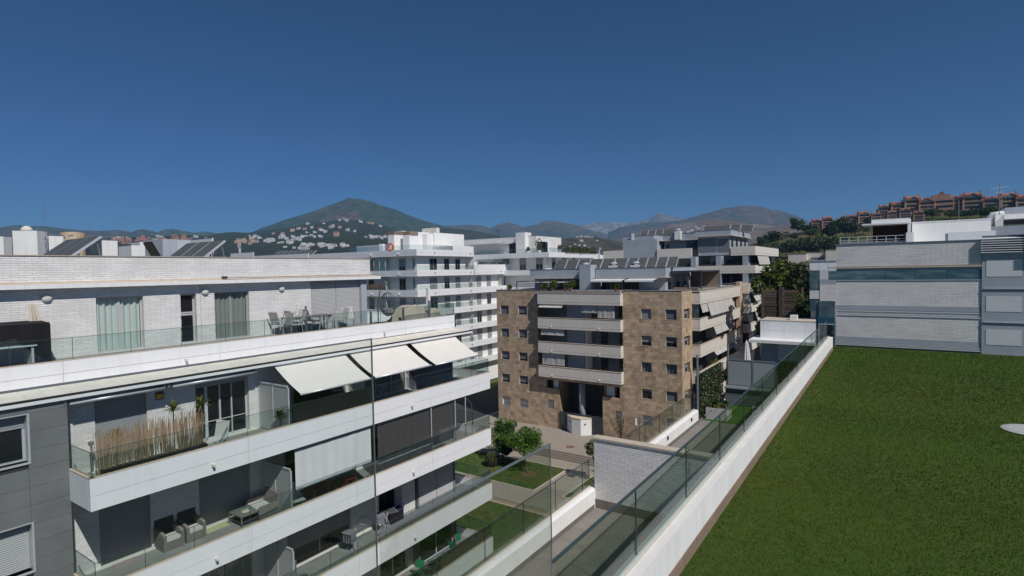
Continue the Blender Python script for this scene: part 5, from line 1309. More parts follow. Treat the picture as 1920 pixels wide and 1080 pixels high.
lawn(-37.6, -26.0, 41.0, 47.0, ZP, 'courtyard lawn with the round tree'); lawn(-23.0, -14.0, 41.1, 46.6, ZP, 'small courtyard lawn behind the glass'); lawn(-29.5, -8.5, 18, 37.1, ZP, 'larger lawn beside the left building')
structure('sand_strip', MB().box(-29.6, -8.5, 37.28, 37.75, ZP - .2, ZP + .02), M_SAND)
tag(obj('manhole_cover', MB().lathe((*P(1069, 838, 'Z', GZ)[:2], GZ), [(.5, 0), (.5, .012), (.05, .014)], 20), mat('rusty_manhole', (.20, .12, .09), .8, .2, 8)), 'round rusty manhole cover on the beige paving', 'manhole cover')


def ellipsoid_pts(lobes, shell=.55):
    def fn():
        c, r = random.choice(lobes)
        while True:
            v = Vector((random.uniform(-1, 1), random.uniform(-1, 1), random.uniform(-1, 1)))
            if shell < v.length < 1: return Vector(c) + Vector((v.x * r[0], v.y * r[1], v.z * r[2]))
    return fn


def make_tree(name, label, at, H, W, trunk_h, m, n, leaf, grp=None, lean=(0, 0), lobes_n=9, seed=0, trunk_r=None, squash=.5, cat='tree'):
    random.seed(500 + seed); t = thing(name, label, cat, at, grp)
    lob = []
    for k in range(lobes_n):
        a = 2 * math.pi * k / lobes_n * 1.7; rr = W * .5 * random.uniform(.15, .62); z = trunk_h + (H - trunk_h) * random.uniform(.22, .80)
        r = W * random.uniform(.11, .25); lob.append(((lean[0] + rr * math.cos(a), lean[1] + rr * math.sin(a), z), (r, r, r * (squash + .25))))
    lob.append(((lean[0], lean[1], H - W * .2), (W * .25, W * .25, W * .2)))
    tr = trunk_r or H * .022
    tm = MB().tube([(0, 0, -.1), (lean[0] * .45, lean[1] * .45, trunk_h * .6), (lean[0], lean[1], trunk_h + (H - trunk_h) * .35)], tr, 8, tr * .5)
    for (c, r) in lob[::2]: tm.tube([(lean[0] * .8, lean[1] * .8, trunk_h * .9), ((lean[0] + c[0]) / 2, (lean[1] + c[1]) / 2, (trunk_h + c[2]) / 2 + .1), c], tr * .4, 5, tr * .12)
    lpart('trunk', tm, M_BARK, t)
    lpart('crown', leaf_cloud(ellipsoid_pts(lob), n, leaf, m), m, t)
    return t


tb = P(990, 889, 'Z', ZP); tb.z = ZP
make_tree('round_tree', 'round bright green tree with leaning trunk on the courtyard lawn', tb, 4.1, 4.0, 1.9, M_LEAF, 9000, .085, lean=(-.75, .35), lobes_n=17, seed=1, trunk_r=.09)
tag(obj('tree_pit', MB().lathe((tb.x, tb.y, ZP + .05), [(.75, 0), (.70, .03), (.1, .05)], 18), M_SOIL), 'bare earth ring round the leaning tree trunk', 'tree pit')
b2 = P(940, 874, 'Z', ZP); b2.z = ZP
make_tree('courtyard_tree', 'dark dense tree touching the round tree on its left', b2 + Vector((-1.0, 1.6, 0)), 4.4, 3.4, .8, M_LEAF, 9000, .08, seed=2, lobes_n=18)
b3 = P(917, 878, 'Z', ZP); b3.z = ZP
t = thing('round_shrub', 'clipped pale-flowering round shrub in front of the dark tree', 'shrub', b3 + Vector((0, .6, 0))); lpart('foliage', leaf_cloud(ellipsoid_pts([((0, 0, .75), (.75, .75, .75))], .7), 2600, .06, M_LEAFO), M_LEAFO, t); lpart('stem', MB().tube([(0, 0, 0), (0, 0, .7)], .05, 6), M_BARK, t)
make_tree('dark_shrub', 'tall dark shrub between the trees of the courtyard lawn', b2 + Vector((.1, .4, 0)), 2.6, 2.4, .3, M_LEAFD, 3500, .08, seed=3, cat='shrub')
rt = P(1113, 905, 'Z', ZP); rt.z = ZP
make_tree('small_tree', 'small tree with reddish green leaves half hidden by the brick wall', rt + Vector((.1, .2, 0)), 4.0, 2.4, 1.7, M_LEAFO, 1500, .11, seed=4, lobes_n=7)
ol = P(1165, 830, 'Z', GZ); ol.z = GZ
t = thing('oleander', 'tall loose oleander bush before the stone facade behind the brick wall', 'shrub', ol)
random.seed(77); mb = MB(); lf = MB()
for k in range(26):
    a = random.uniform(0, 6.28); d = random.uniform(.3, 1.8); h = random.uniform(2.2, 3.6); e = Vector((math.cos(a) * d, math.sin(a) * d * .6, h)); mb.tube([(0, 0, 0), (e.x * .4, e.y * .4, h * .6), e], .015, 4, .006)
    for j in range(26):
        f = random.uniform(.35, 1); p = Vector((e.x * f, e.y * f, h * f)); q = p + Vector((random.gauss(0, .12), random.gauss(0, .12), random.uniform(.05, .22))); s = Vector((.022, 0, 0)); lf.add([p, (p + q) / 2 + s, q, (p + q) / 2 - s], [(0, 1, 2, 3)])
lpart('stem', mb, M_BARK, t); lpart('foliage', lf, M_LEAFO, t)
random.seed(21)


def lamp_post(label, at, h, arm=None):
    t = thing('street_lamp', label, 'street lamp', at, 'street lamps'); lpart('pole', MB().tube([(0, 0, 0), (0, 0, h)], .055, 8), M_METAL, t)
    lpart('arm', MB().tube([(0, 0, h - .05), (-.35, 0, h - .05)], .03, 6), M_METAL, t); lpart('lamp_head', MB().lathe((-.35, 0, h - .75), [(.10, 0), (.14, .1), (.09, .5), (.05, .68)], 12), M_LIGHTW, t); return t


lp = P(948.5, 805.5, 'Z', GZ); lamp_post('slim street lamp on the paving before the stone building', (lp.x, lp.y, GZ), 3.9)
lp = P(1199, 783, 'Y', 46.0); lamp_post('slim street lamp rising behind the brick wall coping', (lp.x, 46.0, ZP), lp.z - ZP)
sl = P(887, 826, 'Z', GZ); t = thing('curved_street_lamp', 'dark curved street lamp at the end of the left balconies', 'street lamp', (sl.x, sl.y, GZ))
lpart('pole', MB().tube([(0, 0, 0), (0, 0, 3.6), (-.25, 0, 4.4), (-.9, 0, 4.9), (-1.8, 0, 5.0)], .06, 8), M_DMETAL, t); lpart('lamp_head', MB().box(-2.3, -1.7, -.12, .12, 4.92, 5.02), M_LMETAL, t)

# ------------------------------------------------------------------ stone-clad building in the middle
SB = thing('stone_apartment_building', 'travertine clad apartment building with cream balcony fronts in the middle', 'building', (-31, 66, GZ))
FS = Face('-Y', 60.3); FSX = Face('+X', -18.83)
RZ = [-4.6, -7.62, -10.62, -13.64, -16.68]
WX = [(-42.93, -41.58), (-40.13, -38.76), (-23.49, -22.26), (-20.67, -19.38)]
hol = [(-37.15, -25.66, -13.4, -2.5), (-34.1, -28.3, -19.8, -13.4), (-36.0, -34.1, -14.85, -13.4), (-28.3, -26.1, -15.1, -13.4)]
wh = [(a, b, z - 1.1, z) for a, b in WX for z in RZ] + [(-35.85, -34.95, -17.4, -16.3), (-26.7, -25.9, -18.0, -16.6)]
mb = MB(); FS.wall(mb, -43.48, -18.85, -19.8, -2.56, hol + wh, t=.45); FSX.wall(mb, 60.3 + .46, 64.0, -19.8, -2.56, [(61.0, 63.1, z - 1.15, z) for z in RZ], t=.4); obj('wall', mb, M_TRAVB, SB)
pieces(SB, FS, -43.50, -18.82, -19.8, -2.56, .62, .40, .012, .022, M_TRAV, 'tile', hol + wh, bond=.5, limit=300, jit=.004)
pieces(SB, FSX, 60.28, 64.0, -19.8, -2.56, .62, .40, .012, .022, M_TRAV, 'tile', [(61.0, 63.1, z - 1.15, z) for z in RZ], bond=.5, limit=0, jit=.004)
obj('corner_edge', MB().box(-18.832, -18.80, 60.276, 60.30, -19.8, -2.56), M_KERB, SB)
obj('coping', MB().box(-43.55, -37.1, 60.24, 61.0, -2.558, -2.50).box(-25.7, -18.77, 60.24, 61.0, -2.558, -2.50).box(-19.3, -18.77, 61.0, 64.1, -2.558, -2.50), M_BGDARK, SB)
FSW = Face('-X', -43.48); mb = MB(); FSW.wall(mb, 60.8, 78, -19.8, -2.6, (), t=.3); obj('wall', mb, M_TRAVB, SB)
for ci, (a, b) in enumerate(WX):
    for ri, z in enumerate(RZ):
        sh = [[.95, .9, .8, .8, 0], [.8, .85, .8, .8, 0], [.98, .65, 0, .25, 0], [.9, .6, 0, .98, 0]][ci][ri]
        w = window(SB, FS, a, b, z - 1.1, z, .16, sh, M_DARK if not (ci > 1 and ri == 2) else M_CLEAR, M_FRAMED, 1, True, shm=M_BGDARK if ci != 2 else M_SHUT, curtain=M_CURTD if ri == 2 else None)
        if ri == 4:
            mb = MB(); 
            for k in range(9): u = a + .08 + (b - a - .16) * k / 8; FS.box(mb, u - .014, u + .014, z - 1.08, z - .02, -.03, .0)
            FS.box(mb, a + .03, b - .03, z - .58, z - .54, -.035, .003); obj('window_bars', mb, M_LMETAL, w)
        mb = MB(); FS.box(mb, a - .001, a + .05, z - 1.1, z, -.14, .02); obj('reveal', mb, M_KERB, w)
for a, b, z0, z1 in wh[-2:]:
    w = window(SB, FS, a, b, z0, z1, .16, 0, M_DARK, M_FRAMED, 0, True); mb = MB()
    for k in range(6): u = a + .06 + (b - a - .12) * k / 5; FS.box(mb, u - .014, u + .014, z0 + .02, z1 - .02, -.03, 0)
    obj('window_bars', mb, M_LMETAL, w)
for z in RZ: window(SB, FSX, 61.0, 63.1, z - 1.15, z, .25, .5, M_DARK, M_FRAMEL, 1, True, shm=M_SHUT)
# recess, floors and balcony fronts of the middle bay
obj('recess_wall', MB().box(-37.4, -25.4, 62.2, 62.5, -13.3, -2.5), M_BGDARK, SB); obj('recess_side', MB().box(-37.3, -37.16, 60.76, 62.2, -13.4, -2.6).box(-25.65, -25.5, 60.76, 62.2, -13.4, -2.6), M_TRAVB, SB)
FM = Face('-Y', 59.5); TB = [-2.88, -5.90, -8.92, -11.94]
for k, zt in enumerate(TB):
    zb = zt - 1.36
    mb = MB(); FM.box(mb, -36.65, -25.60, zb, zt, -.14, 0).box(-36.65, -36.51, 59.641, 60.29, zb, zt).box(-25.74, -25.6, 59.641, 60.29, zb, zt); p = obj('balcony_front', mb, M_CREAM, SB)
    mb = MB(); FM.box(mb, -36.67, -25.58, zb + .26, zb + .275, 0, .006).box(-25.599, -25.594, 59.5, 60.28, zb + .26, zb + .275); obj('shadow_joint', mb, M_SKIRT, p)
    mb = MB(); FM.box(mb, -36.70, -25.55, zt, zt + .03, -.2, .04); obj('coping', mb, M_CAP, p)
    for kk in range(1, 10): mb = MB(); u = -36.65 + kk * 1.105; FM.box(mb, u - .004, u + .004, zb + .28, zt - .003, 0, .003); obj('panel_joint', mb, M_KERB, p)
    obj('slab', MB().box(-36.6, -25.65, 59.65, 62.19, zb + .01, zb + .3), M_WHITE, SB)
    obj('rail', MB().tube([(-36.6, 59.6, zt + .17), (-25.6, 59.6, zt + .17), (-25.6, 60.3, zt + .17)], .02, 5), M_DMETAL, SB)
    if k: [spout(SB, FM, u, zt - 1.07, M_WHITE, 1.2) for u in (-34.7, -28.3)]
    if k < 3:
        z1 = zb; z0 = TB[k + 1] if k < 3 else zb
        obj('shutter_wall', MB().box(-33.0, -30.65, 60.4, 60.45, z0 - .2, z1), M_SHUT, SB)
        mb = MB(); n = 22
        for i in range(n): h = (z1 - z0 + .2) / n; mb.box(-32.97, -30.68, 60.37, 60.399, z0 - .2 + i * h + .01, z0 - .2 + (i + 1) * h - .012)
        obj('shutter_slats', mb, M_BLUEGREY, SB)
        obj('door', MB().box(-29.3, -28.4, 62.13, 62.19, z0 - .3, z1 - .1).box(-26.9, -25.9, 62.13, 62.19, z0, z1 - .1), M_DARK, SB); obj('wall_light', MB().box(-27.8, -27.65, 62.1, 62.19, z1 - .5, z1 - .35), M_LIGHTW, SB)
        obj('partition', MB().box(-30.6, -30.45, 60.5, 62.1, z0 - .2, z1), M_WHITE, SB)


def canvas(x0, x1, z0, z1, y, m, label, g='canvas screens on the stone building balconies', out=0.0):
    t = thing('canvas_screen', label, 'sun screen', ((x0 + x1) / 2, y, z0), g); mb = MB(); n = 18
    for i in range(n):
        a = x0 + (x1 - x0) * i / n; b = x0 + (x1 - x0) * (i + 1) / n; w0 = .04 * math.sin(i * 1.1) * math.sin(i * .3 + x0); w1 = .04 * math.sin((i + 1) * 1.1) * math.sin((i + 1) * .3 + x0)
        mb.quad((a, y - out + w0, z0), (b, y - out + w1, z0), (b, y + w1 * .2, z1), (a, y + w0 * .2, z1))
    obj('fabric', mb, m, t, smooth=True); obj('bottom_bar', MB().tube([(x0, y - out, z0), (x1, y - out, z0)], .025, 6), M_LMETAL, t)


canvas(-36.4, -33.1, -4.62, -4.28, 59.75, M_GREYCAN, 'short scalloped awning of the top balcony on the stone building', out=.55)
canvas(-30.6, -28.65, -5.15, -4.28, 59.75, M_GREYCAN, 'half-lowered grey canvas screen of the top balcony'); canvas(-28.55, -26.4, -5.72, -4.28, 59.75, M_GREYCAN, 'fully lowered grey canvas screen of the top balcony')
canvas(-36.3, -33.05, -8.05, -7.30, 59.75, M_GREYCAN, 'pale canvas screen lowered halfway on the second balcony', out=.1); canvas(-36.2, -33.05, -11.75, -10.32, 59.75, M_GREYCAN, 'pale canvas screen fully lowered on the third balcony')
# entrance below
obj('entrance_wall', MB().box(-34.4, -28.1, 63.8, 64.0, -19.8, -13.3).box(-36.2, -34.15, 61.6, 61.7, -15, -13.3), M_BGDARK, SB); obj('entrance_ceiling', MB().box(-37.2, -25.6, 60.3, 63.8, -13.39, -13.31), M_WHITE, SB)
obj('entrance_side', MB().box(-34.4, -34.11, 60.76, 63.8, -19.8, -13.4).box(-28.29, -28.0, 60.76, 63.8, -19.8, -13.4), M_TRAVB, SB)
obj('niche_wall', MB().box(-35.2, -34.5, 60.7, 61.5, -14.84, -13.4).box(-28.0, -27.0, 60.8, 61.5, -15.05, -13.4), M_WHITE, SB)
obj('column', MB().tube([(-31.35, 61.0, -19.8), (-31.35, 61.0, -13.4)], .40, 20), M_BLUEGREY, SB, smooth=True)
obj('notice', MB().box(-29.95, -29.75, 63.76, 63.79, -16.3, -15.9), M_YELLOW, SB)
t = thing('entrance_fence', 'dark slatted metal fence across the stone building entrance', 'fence', (-31.2, 60.2, GZ))
me = MB().box(0, 5.8, 0, .03, 0, .115).mesh('slat', M_DMETAL)
for k in range(17): link('slat', me, t, (-34.1, 60.15, GZ + .06 + k * .13))
for x in (-34.0, -32.95, -30.0, -29.1, -28.35): obj('post', MB().box(x - .035, x + .035, 60.18, 60.25, GZ, GZ + 2.3), M_DMETAL, t)
t = thing('entrance_block', 'white angular meter block before the dark entrance fence', 'meter block', (-31.5, 59.6, GZ))
obj('wall', MB().prism([(-33.0, 60.1), (-31.9, 59.2), (-30.6, 59.0), (-29.7, 59.75), (-29.7, 60.1)], 'Z', GZ, GZ + 1.95), M_WHITE, t); obj('coping', MB().prism([(-33.04, 60.12), (-31.9, 59.16), (-30.6, 58.96), (-29.66, 59.72), (-29.66, 60.12)], 'Z', GZ + 1.951, GZ + 2.0), M_CAP, t)
obj('light', MB().box(-32.45, -32.33, 59.52, 59.66, GZ + 1.3, GZ + 1.42), M_BLACKP, t); obj('light', MB().box(-30.2, -30.08, 59.25, 59.38, GZ + 1.3, GZ + 1.42), M_BLACKP, t)
# right flank with long balconies
FQ = Face('+X', -17.9); FQY = Face('-Y', 64.0)
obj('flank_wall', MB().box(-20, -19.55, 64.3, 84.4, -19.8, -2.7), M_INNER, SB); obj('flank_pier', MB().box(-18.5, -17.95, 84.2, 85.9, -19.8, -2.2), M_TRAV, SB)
for k in range(3): obj('flank_pier', MB().box(-19.5, -18.6, (80.0, 81.6, 83.2)[k], (80.5, 82.1, 83.8)[k], -15, -2.8), M_TRAV, SB)
T2 = [-2.80, -5.84, -8.86, -11.88, -14.95]
for k, zt in enumerate(T2):
    zb = zt - 1.38
    mb = MB(); FQ.box(mb, 64.0, 84.1, zb, zt, -.15, 0); FQY.box(mb, -18.83, -18.051, zb, zt, -.15, 0); p = obj('balcony_front', mb, M_CREAM, SB)
    mb = MB(); FQ.box(mb, 63.97, 84.1, zt, zt + .03, -.2, .04); FQY.box(mb, -18.86, -18.1, zt, zt + .03, -.2, .04); obj('coping', mb, M_CAP, p)
    mb = MB(); FQ.box(mb, 63.99, 84.1, zb + .27, zb + .285, 0, .006); FQY.box(mb, -18.84, -17.9, zb + .27, zb + .285, 0, .006); obj('shadow_joint', mb, M_SKIRT, p)
    for kk in range(1, 20): mb = MB(); FQ.box(mb, 64 + kk - .006, 64 + kk + .006, zb + .29, zt, 0, .003); obj('panel_joint', mb, M_KERB, p)
    obj('slab', MB().box(-19.55, -18.06, 64.16, 84.1, zb + .01, zb + .3), M_WHITE, SB)
    obj('rail', MB().tube([(-18.8, 64.1, zt + .17), (-17.98, 64.1, zt + .17), (-17.98, 84, zt + .17)], .02, 5), M_DMETAL, SB)
    if k < 4:
        obj('partition', MB().box(-19.5, -18.1, 72.0, 72.06, zb - 1.7, zb), M_FROST, SB); obj('corner_glazing', MB().box(-18.80, -18.1, 64.2, 64.22, zb - 1.66, zb), M_BLUEGLASS, SB) if k == 0 else None
    for y in (67.5, 75): spout(SB, FQ, y, zt - 1.05, M_WHITE)


def blind(y0, y1, z0, z1, out, label, n=1, x=-17.98, face_m=M_GREYCAN, grp='grey blinds on the right flank of the stone building'):
    t = thing('balcony_blind', label, 'sun blind', (x, (y0 + y1) / 2, z0), grp)
    for k in range(n):
        a = y0 + (y1 - y0) * k / n; b = y0 + (y1 - y0) * (k + 1) / n - .06
        obj('fabric', MB().quad((x + out, a, z0), (x + out, b, z0), (x, b, z1), (x, a, z1)), face_m, t); obj('bottom_bar', MB().tube([(x + out, a, z0), (x + out, b, z0)], .025, 5), M_LMETAL, t)


blind(64.4, 67.0, -5.15, -4.2, .25, 'short grey blind at the near end of the upper flank balcony'); blind(67.1, 79.5, -5.7, -4.2, .5, 'long row of tilted grey blinds on the upper flank balcony', 5)
blind(70.0, 79.5, -8.2, -7.24, .35, 'row of grey blinds on the second flank balcony', 3); blind(70, 79, -10.75, -10.26, .4, 'narrow rolled blind on the third flank balcony', 3); blind(79.5, 83.8, -11.4, -10.26, .5, 'wide grey blind at the far end of the third flank balcony')
for k, (y, z) in enumerate(((76.2, -11.88), (76.9, -11.88), (77.6, -11.88))):
    tag(obj('hanging_towel', MB().obox((-17.86, y, z - .25), (.02, .45, .75), rx=.05 * (k - 1)), M_HOUSE), ('left', 'middle', 'right')[k] + ' one of three white towels hung over the flank balcony', 'towel', 'white towels on the flank balcony')
random.seed(5)
for k, (x, y, z, s, lab) in enumerate(((-17.95, 73.6, -8.8, .5, 'small orange-green plant hanging on the second flank balcony'), (-18.2, 71.0, -11.8, .9, 'bushy plants on the third flank balcony'), (-18.3, 69.5, -14.9, .7, 'plants on the lowest flank balcony'))):
    t = thing('balcony_plant', lab, 'plant', (x, y, z)); lpart('foliage', leaf_cloud(ellipsoid_pts([((0, 0, .1), (.3, s * 1.6, s * .5))], 0), 260, .08, M_LEAFY), (M_LEAFO, M_LEAFY, M_LEAFD)[k], t); lpart('pot', MB().box(-.15, .15, -s, s, -.3, -.05), M_TERRA, t)
# penthouse
obj('roof_deck', MB().box(-43.4, -18.9, 60.8, 64.0, -2.9, -2.62).box(-37.1, -25.7, 59.65, 62.4, -2.95, -2.63).box(-43.4, -18, 64, 84, -2.95, -2.65), M_ROOF, SB)
PWF = Face('-Y', 65.3)
mb = MB(); PWF.wall(mb, -40.6, -22.3, -2.65, -1.12, [(-38.6, -33.6, -2.6, -1.3), (-30.8, -25.6, -2.6, -1.25)]); mb.box(-22.6, -22.3, 65.6, 77, -2.65, -1.12); obj('penthouse_wall', mb, M_BLUEGREY, SB)
obj('penthouse_glazing', MB().box(-38.6, -33.6, 65.7, 65.75, -2.6, -1.3).box(-30.8, -25.6, 65.7, 65.75, -2.6, -1.25), M_DARK, SB)
for x in (-37.4, -36.2, -35.0, -29.5, -28.0): obj('glazing_post', MB().box(x, x + .1, 65.62, 65.69, -2.6, -1.3), M_FRAMEL, SB)
obj('penthouse_parapet', MB().box(-40.95, -32.9, 64.65, 77, -1.1, .06).box(-31.1, -22.05, 64.65, 77, -1.1, .06), M_BLUEGREY, SB)
obj('coping', MB().box(-41.0, -32.85, 64.6, 77.05, .061, .10).box(-31.15, -22.0, 64.6, 77.05, .061, .10), M_METAL, SB); obj('eave', MB().box(-41.2, -21.8, 64.3, 77.3, -1.16, -1.101), M_KERB, SB)
obj('chimney_pillar', MB().box(-32.75, -31.2, 63.4, 65.2, -2.65, .55), M_BLUEGREY, SB)
FPX = Face('+X', -22.3)
for k, y in enumerate((66.2, 69.3, 72.2, 75.0)): window(SB, FPX, y, y + 1.3, -2.6, -1.2, -.03, .4, M_DARK, M_FRAMED, 0, False, shm=M_SHUT)
for k in range(3):
    t = thing('roof_vent', ('left', 'middle', 'right')[k] + ' mushroom vent cowl on the stone building roof', 'roof vent', ((-33.6, -29.6, -26.6)[k], 67, .06), 'roof vents'); lpart('base', MB().box(-.6, .6, -.5, .5, 0, .35), M_WHITE, t); lpart('cowl', MB().lathe((0, 0, .35), [(.35, 0), (.38, .2), (.5, .25), (.3, .42), (.05, .48)]), M_LMETAL, t)
t = thing('retractable_awning', 'left white scalloped awning of the penthouse', 'awning', (-28.6, 64.3, -1.3), 'penthouse awnings')
def pawn(t, x0, x1):
    mb = MB().quad((x0, 64.6, -1.2), (x1, 64.6, -1.2), (x1, 62.9, -1.42), (x0, 62.9, -1.42)); n = 14
    for i in range(n): a = x0 + (x1 - x0) * i / n; b = x0 + (x1 - x0) * (i + 1) / n; mb.add([(a, 62.9, -1.42), (b, 62.9, -1.42), (b, 62.89, -1.56), ((a + b) / 2, 62.89, -1.64), (a, 62.89, -1.56)], [(0, 1, 2, 3, 4)])
    obj('canopy', mb, M_CANVAS, t); obj('roller', MB().tube([(x0, 64.62, -1.18), (x1, 64.62, -1.18)], .08, 8), M_LMETAL, t)


pawn(t, -31.0, -26.8); t = thing('retractable_awning', 'right white scalloped awning of the penthouse', 'awning', (-24.5, 64.3, -1.3), 'penthouse awnings'); pawn(t, -26.5, -22.9)
t = thing('roof_pergola', 'thin dark pergola with cloth on the left of the stone building roof', 'pergola', (-37.5, 62, -2.6))
for x in (-40.8, -37.2, -33.5): obj('post', MB().box(x - .05, x + .05, 61.1, 61.2, -2.6, -1.5), M_DMETAL, t)
obj('beam', MB().box(-40.85, -33.4, 61.08, 61.22, -1.5, -1.4).box(-40.85, -40.75, 61.2, 64.2, -1.5, -1.4).box(-37.25, -37.15, 61.2, 64.2, -1.5, -1.4).box(-33.5, -33.4, 61.2, 64.2, -1.5, -1.4), M_DMETAL, t); obj('cloth', MB().quad((-40.7, 61.3, -1.55), (-33.5, 61.3, -1.62), (-33.5, 64.2, -1.45), (-40.7, 64.2, -1.5)), M_GREYCAN, t)
t = thing('terrace_pergola', 'dark framed pergola with string lights on the right terrace of the stone building', 'pergola', (-20, 68, -2.6))
for x, y in ((-21.8, 66), (-18.3, 66), (-18.3, 74), (-21.8, 74)): obj('post', MB().box(x - .07, x + .07, y - .07, y + .07, -2.6, -.55), M_DMETAL, t)
obj('roof', MB().box(-21.9, -18.2, 65.9, 74.1, -.55, -.40), M_DMETAL, t); obj('back_wall', MB().box(-21.8, -18.3, 73.9, 74, -2.6, -.56), M_TAN, t); obj('parapet_planter', MB().box(-21, -18.2, 64.2, 64.5, -2.6, -2.3), M_TRAVB, t)
t = thing('roof_railing', 'dark metal railing along the front of the stone building roof', 'railing', (-31, 59.6, -2.8))
for z in (-2.45, -2.6): obj('rail', MB().tube([(-37, 59.7, z), (-25.7, 59.7, z)], .025, 5), M_DMETAL, t)
for k in range(9): obj('post', MB().box(-37 + k * 1.4, -36.96 + k * 1.4, 59.68, 59.72, -2.85, -2.42), M_DMETAL, t)
t = thing('roof_railing', 'dark metal railing on the right flank of the stone building roof', 'railing', (-18, 74, -2.8))
for z in (-2.25, -2.45, -2.6): obj('rail', MB().tube([(-18.9, 64.1, z), (-18.0, 64.1, z), (-18.0, 84, z)], .025, 5), M_BGDARK, t)
for k, (x, y, s, lab) in enumerate(((-41.7, 60.7, .45, 'small round shrub on the left roof corner of the stone building'), (-36.2, 60.4, .6, 'bushy roof plant left of centre behind the dark railing'), (-35.2, 60.8, .8, 'tallest yellow-green roof plant behind the dark railing'), (-33.2, 60.5, .5, 'low roof plant beside the blue-grey pillar'),
                                   (-32.6, 60.7, .8, 'yellow-green roof plant touching the blue-grey pillar'), (-26.5, 60.5, .5, 'roof plant at the right end of the dark railing'))):
    random.seed(60 + k); t = thing('roof_plant', lab, 'plant', (x, y, -2.62), 'roof plants on the stone building'); lpart('foliage', leaf_cloud(ellipsoid_pts([((0, 0, s * .9), (s * .7, s * .6, s * .75)), ((s * .4, 0, s * 1.1), (s * .5, s * .5, s * .6))], 0), 420, .09, M_LEAFY), M_LEAFY if k != 3 else M_LEAFO, t); lpart('pot', MB().lathe((0, 0, 0), [(.18, 0), (.25, .4)]), M_TERRA, t)


def solar(at, w, L, tilt, label, grp, rz=0, frame=M_LMETAL):
    t = thing('solar_panel', label, 'solar panel', at, grp, rz); m = Matrix.Rotation(tilt, 3, 'X')
    def bx(x0, x1, y0, y1, z0, z1):
        b = MB().box(x0, x1, y0, y1, z0, z1); b.v = [tuple(m @ Vector(v)) for v in b.v]; return b
    lpart('collector', bx(.05, w - .05, .03, L - .03, .051, .07), M_SOLAR, t); lpart('frame', bx(0, w, 0, L, -.03, .05), frame, t)
    h = L * math.sin(tilt); y = L * math.cos(tilt)
    for x in (.1, w - .1): lpart('strut', MB().tube([(x, y * .92, h * .92), (x, y + .1, -.1)], .03, 6), M_METAL, t)
    return t


xs = [(-38.3 + k * 1.75, 66.5) for k in range(6)] + [(-27.7 + k * 1.42 * .9, 66.5) for k in range(5)]
for k, (x, y) in enumerate(xs): solar((x, y, .05), 1.68 if k < 6 else 1.2, 1.7, rad(48), ORD[k] + ' solar panel from the left on the stone building roof', 'solar panels on the stone building roof')
tag(obj('flue_pipe', MB().tube([(-33.1, 70, .06), (-33.1, 70, 2.6)], .1, 8), M_LMETAL), 'white flue pipe above the roof panels of the stone building', 'flue')
obj('body', MB().box(-43.2, -20, 62.6, 84, -19.8, -3.0).box(-37.1, -25.8, 64.1, 70, -19.8, -13.2), M_INNER, SB)

# ------------------------------------------------------------------ white block left of centre
WB = thing('white_apartment_block', 'bright white apartment block with stacked long white balcony bands', 'building', (-72, 75, GZ))
FWA = Face('-Y', 62.0); FWB = Face('+X', -59.5); FWa = Face('-Y', 63.15); FWb = Face('+X', -60.6)
bands = [(2.52, 3.52, -88, 76.0), (-.62, .33, -95, 97), (-3.76, -2.72, -95, 97), (-6.85, -5.87, -95, 97), (-9.93, -8.93, -95, 97), (-13.0, -12.0, -95, 97), (-16.1, -15.1, -95, 97)]
obj('wall', MB().box(-95, -60.6, 63.15, 76.5 + 22, -19.8, -.6).box(-90, -60.6, 63.15, 75, -.6, 2.6), M_WHITE, WB)
for k, (zb, zt, xa, ye) in enumerate(bands):
    mb = MB(); FWA.box(mb, xa, -59.5, zb, zt, -.15, 0); FWB.box(mb, 62.151, ye, zb, zt, -.15, 0); p = obj('balcony_band', mb, M_PANEL, WB)
    for j in range(6): mb = MB(); u = -62 - j * 5.0; FWA.box(mb, u, u + .04, zb, zt, 0, .004); obj('panel_joint', mb, M_KERB, p)
    for j in range(6): mb = MB(); u = 67 + j * 5.0; (FWB.box(mb, u, u + .04, zb, zt, 0, .004) if u < ye else None); (obj('panel_joint', mb, M_KERB, p) if u < ye else None)
    mb = MB(); FWA.box(mb, xa, -59.49, zb + (zt - zb) * .45, zb + (zt - zb) * .45 + .02, 0, .004); FWB.box(mb, 61.99, ye, zb + (zt - zb) * .45, zb + (zt - zb) * .45 + .02, 0, .004); obj('row_joint', mb, M_KERB, p)
    obj('slab', MB().box(xa, -59.66, 62.16, 63.7, zb + .01, zt - .35).box(-61.0, -59.66, 63.7, ye, zb + .01, zt - .35), M_WHITE, WB)
    for u in (-63.3, -69.5): spout(WB, FWA, u, zb + .42, M_WHITE, 2)
    for u in (66, 75, 84, 92): spout(WB, FWB, u, zb + .5, M_METAL, 1.5) if u < ye else None
    gx = [-88 + 2.2 * j for j in range(13)] + [-59.6]
    railing_glass('w', WB, FWA, [g for g in gx if g > -76], zt, zt + .72, M_GLASSL, d=-.07, edge=False)
    railing_glass('w', WB, FWB, [62.1 + 2.4 * j for j in range(7 if k else 6)], zt, zt + .72, M_GLASSL, d=-.07, edge=False)
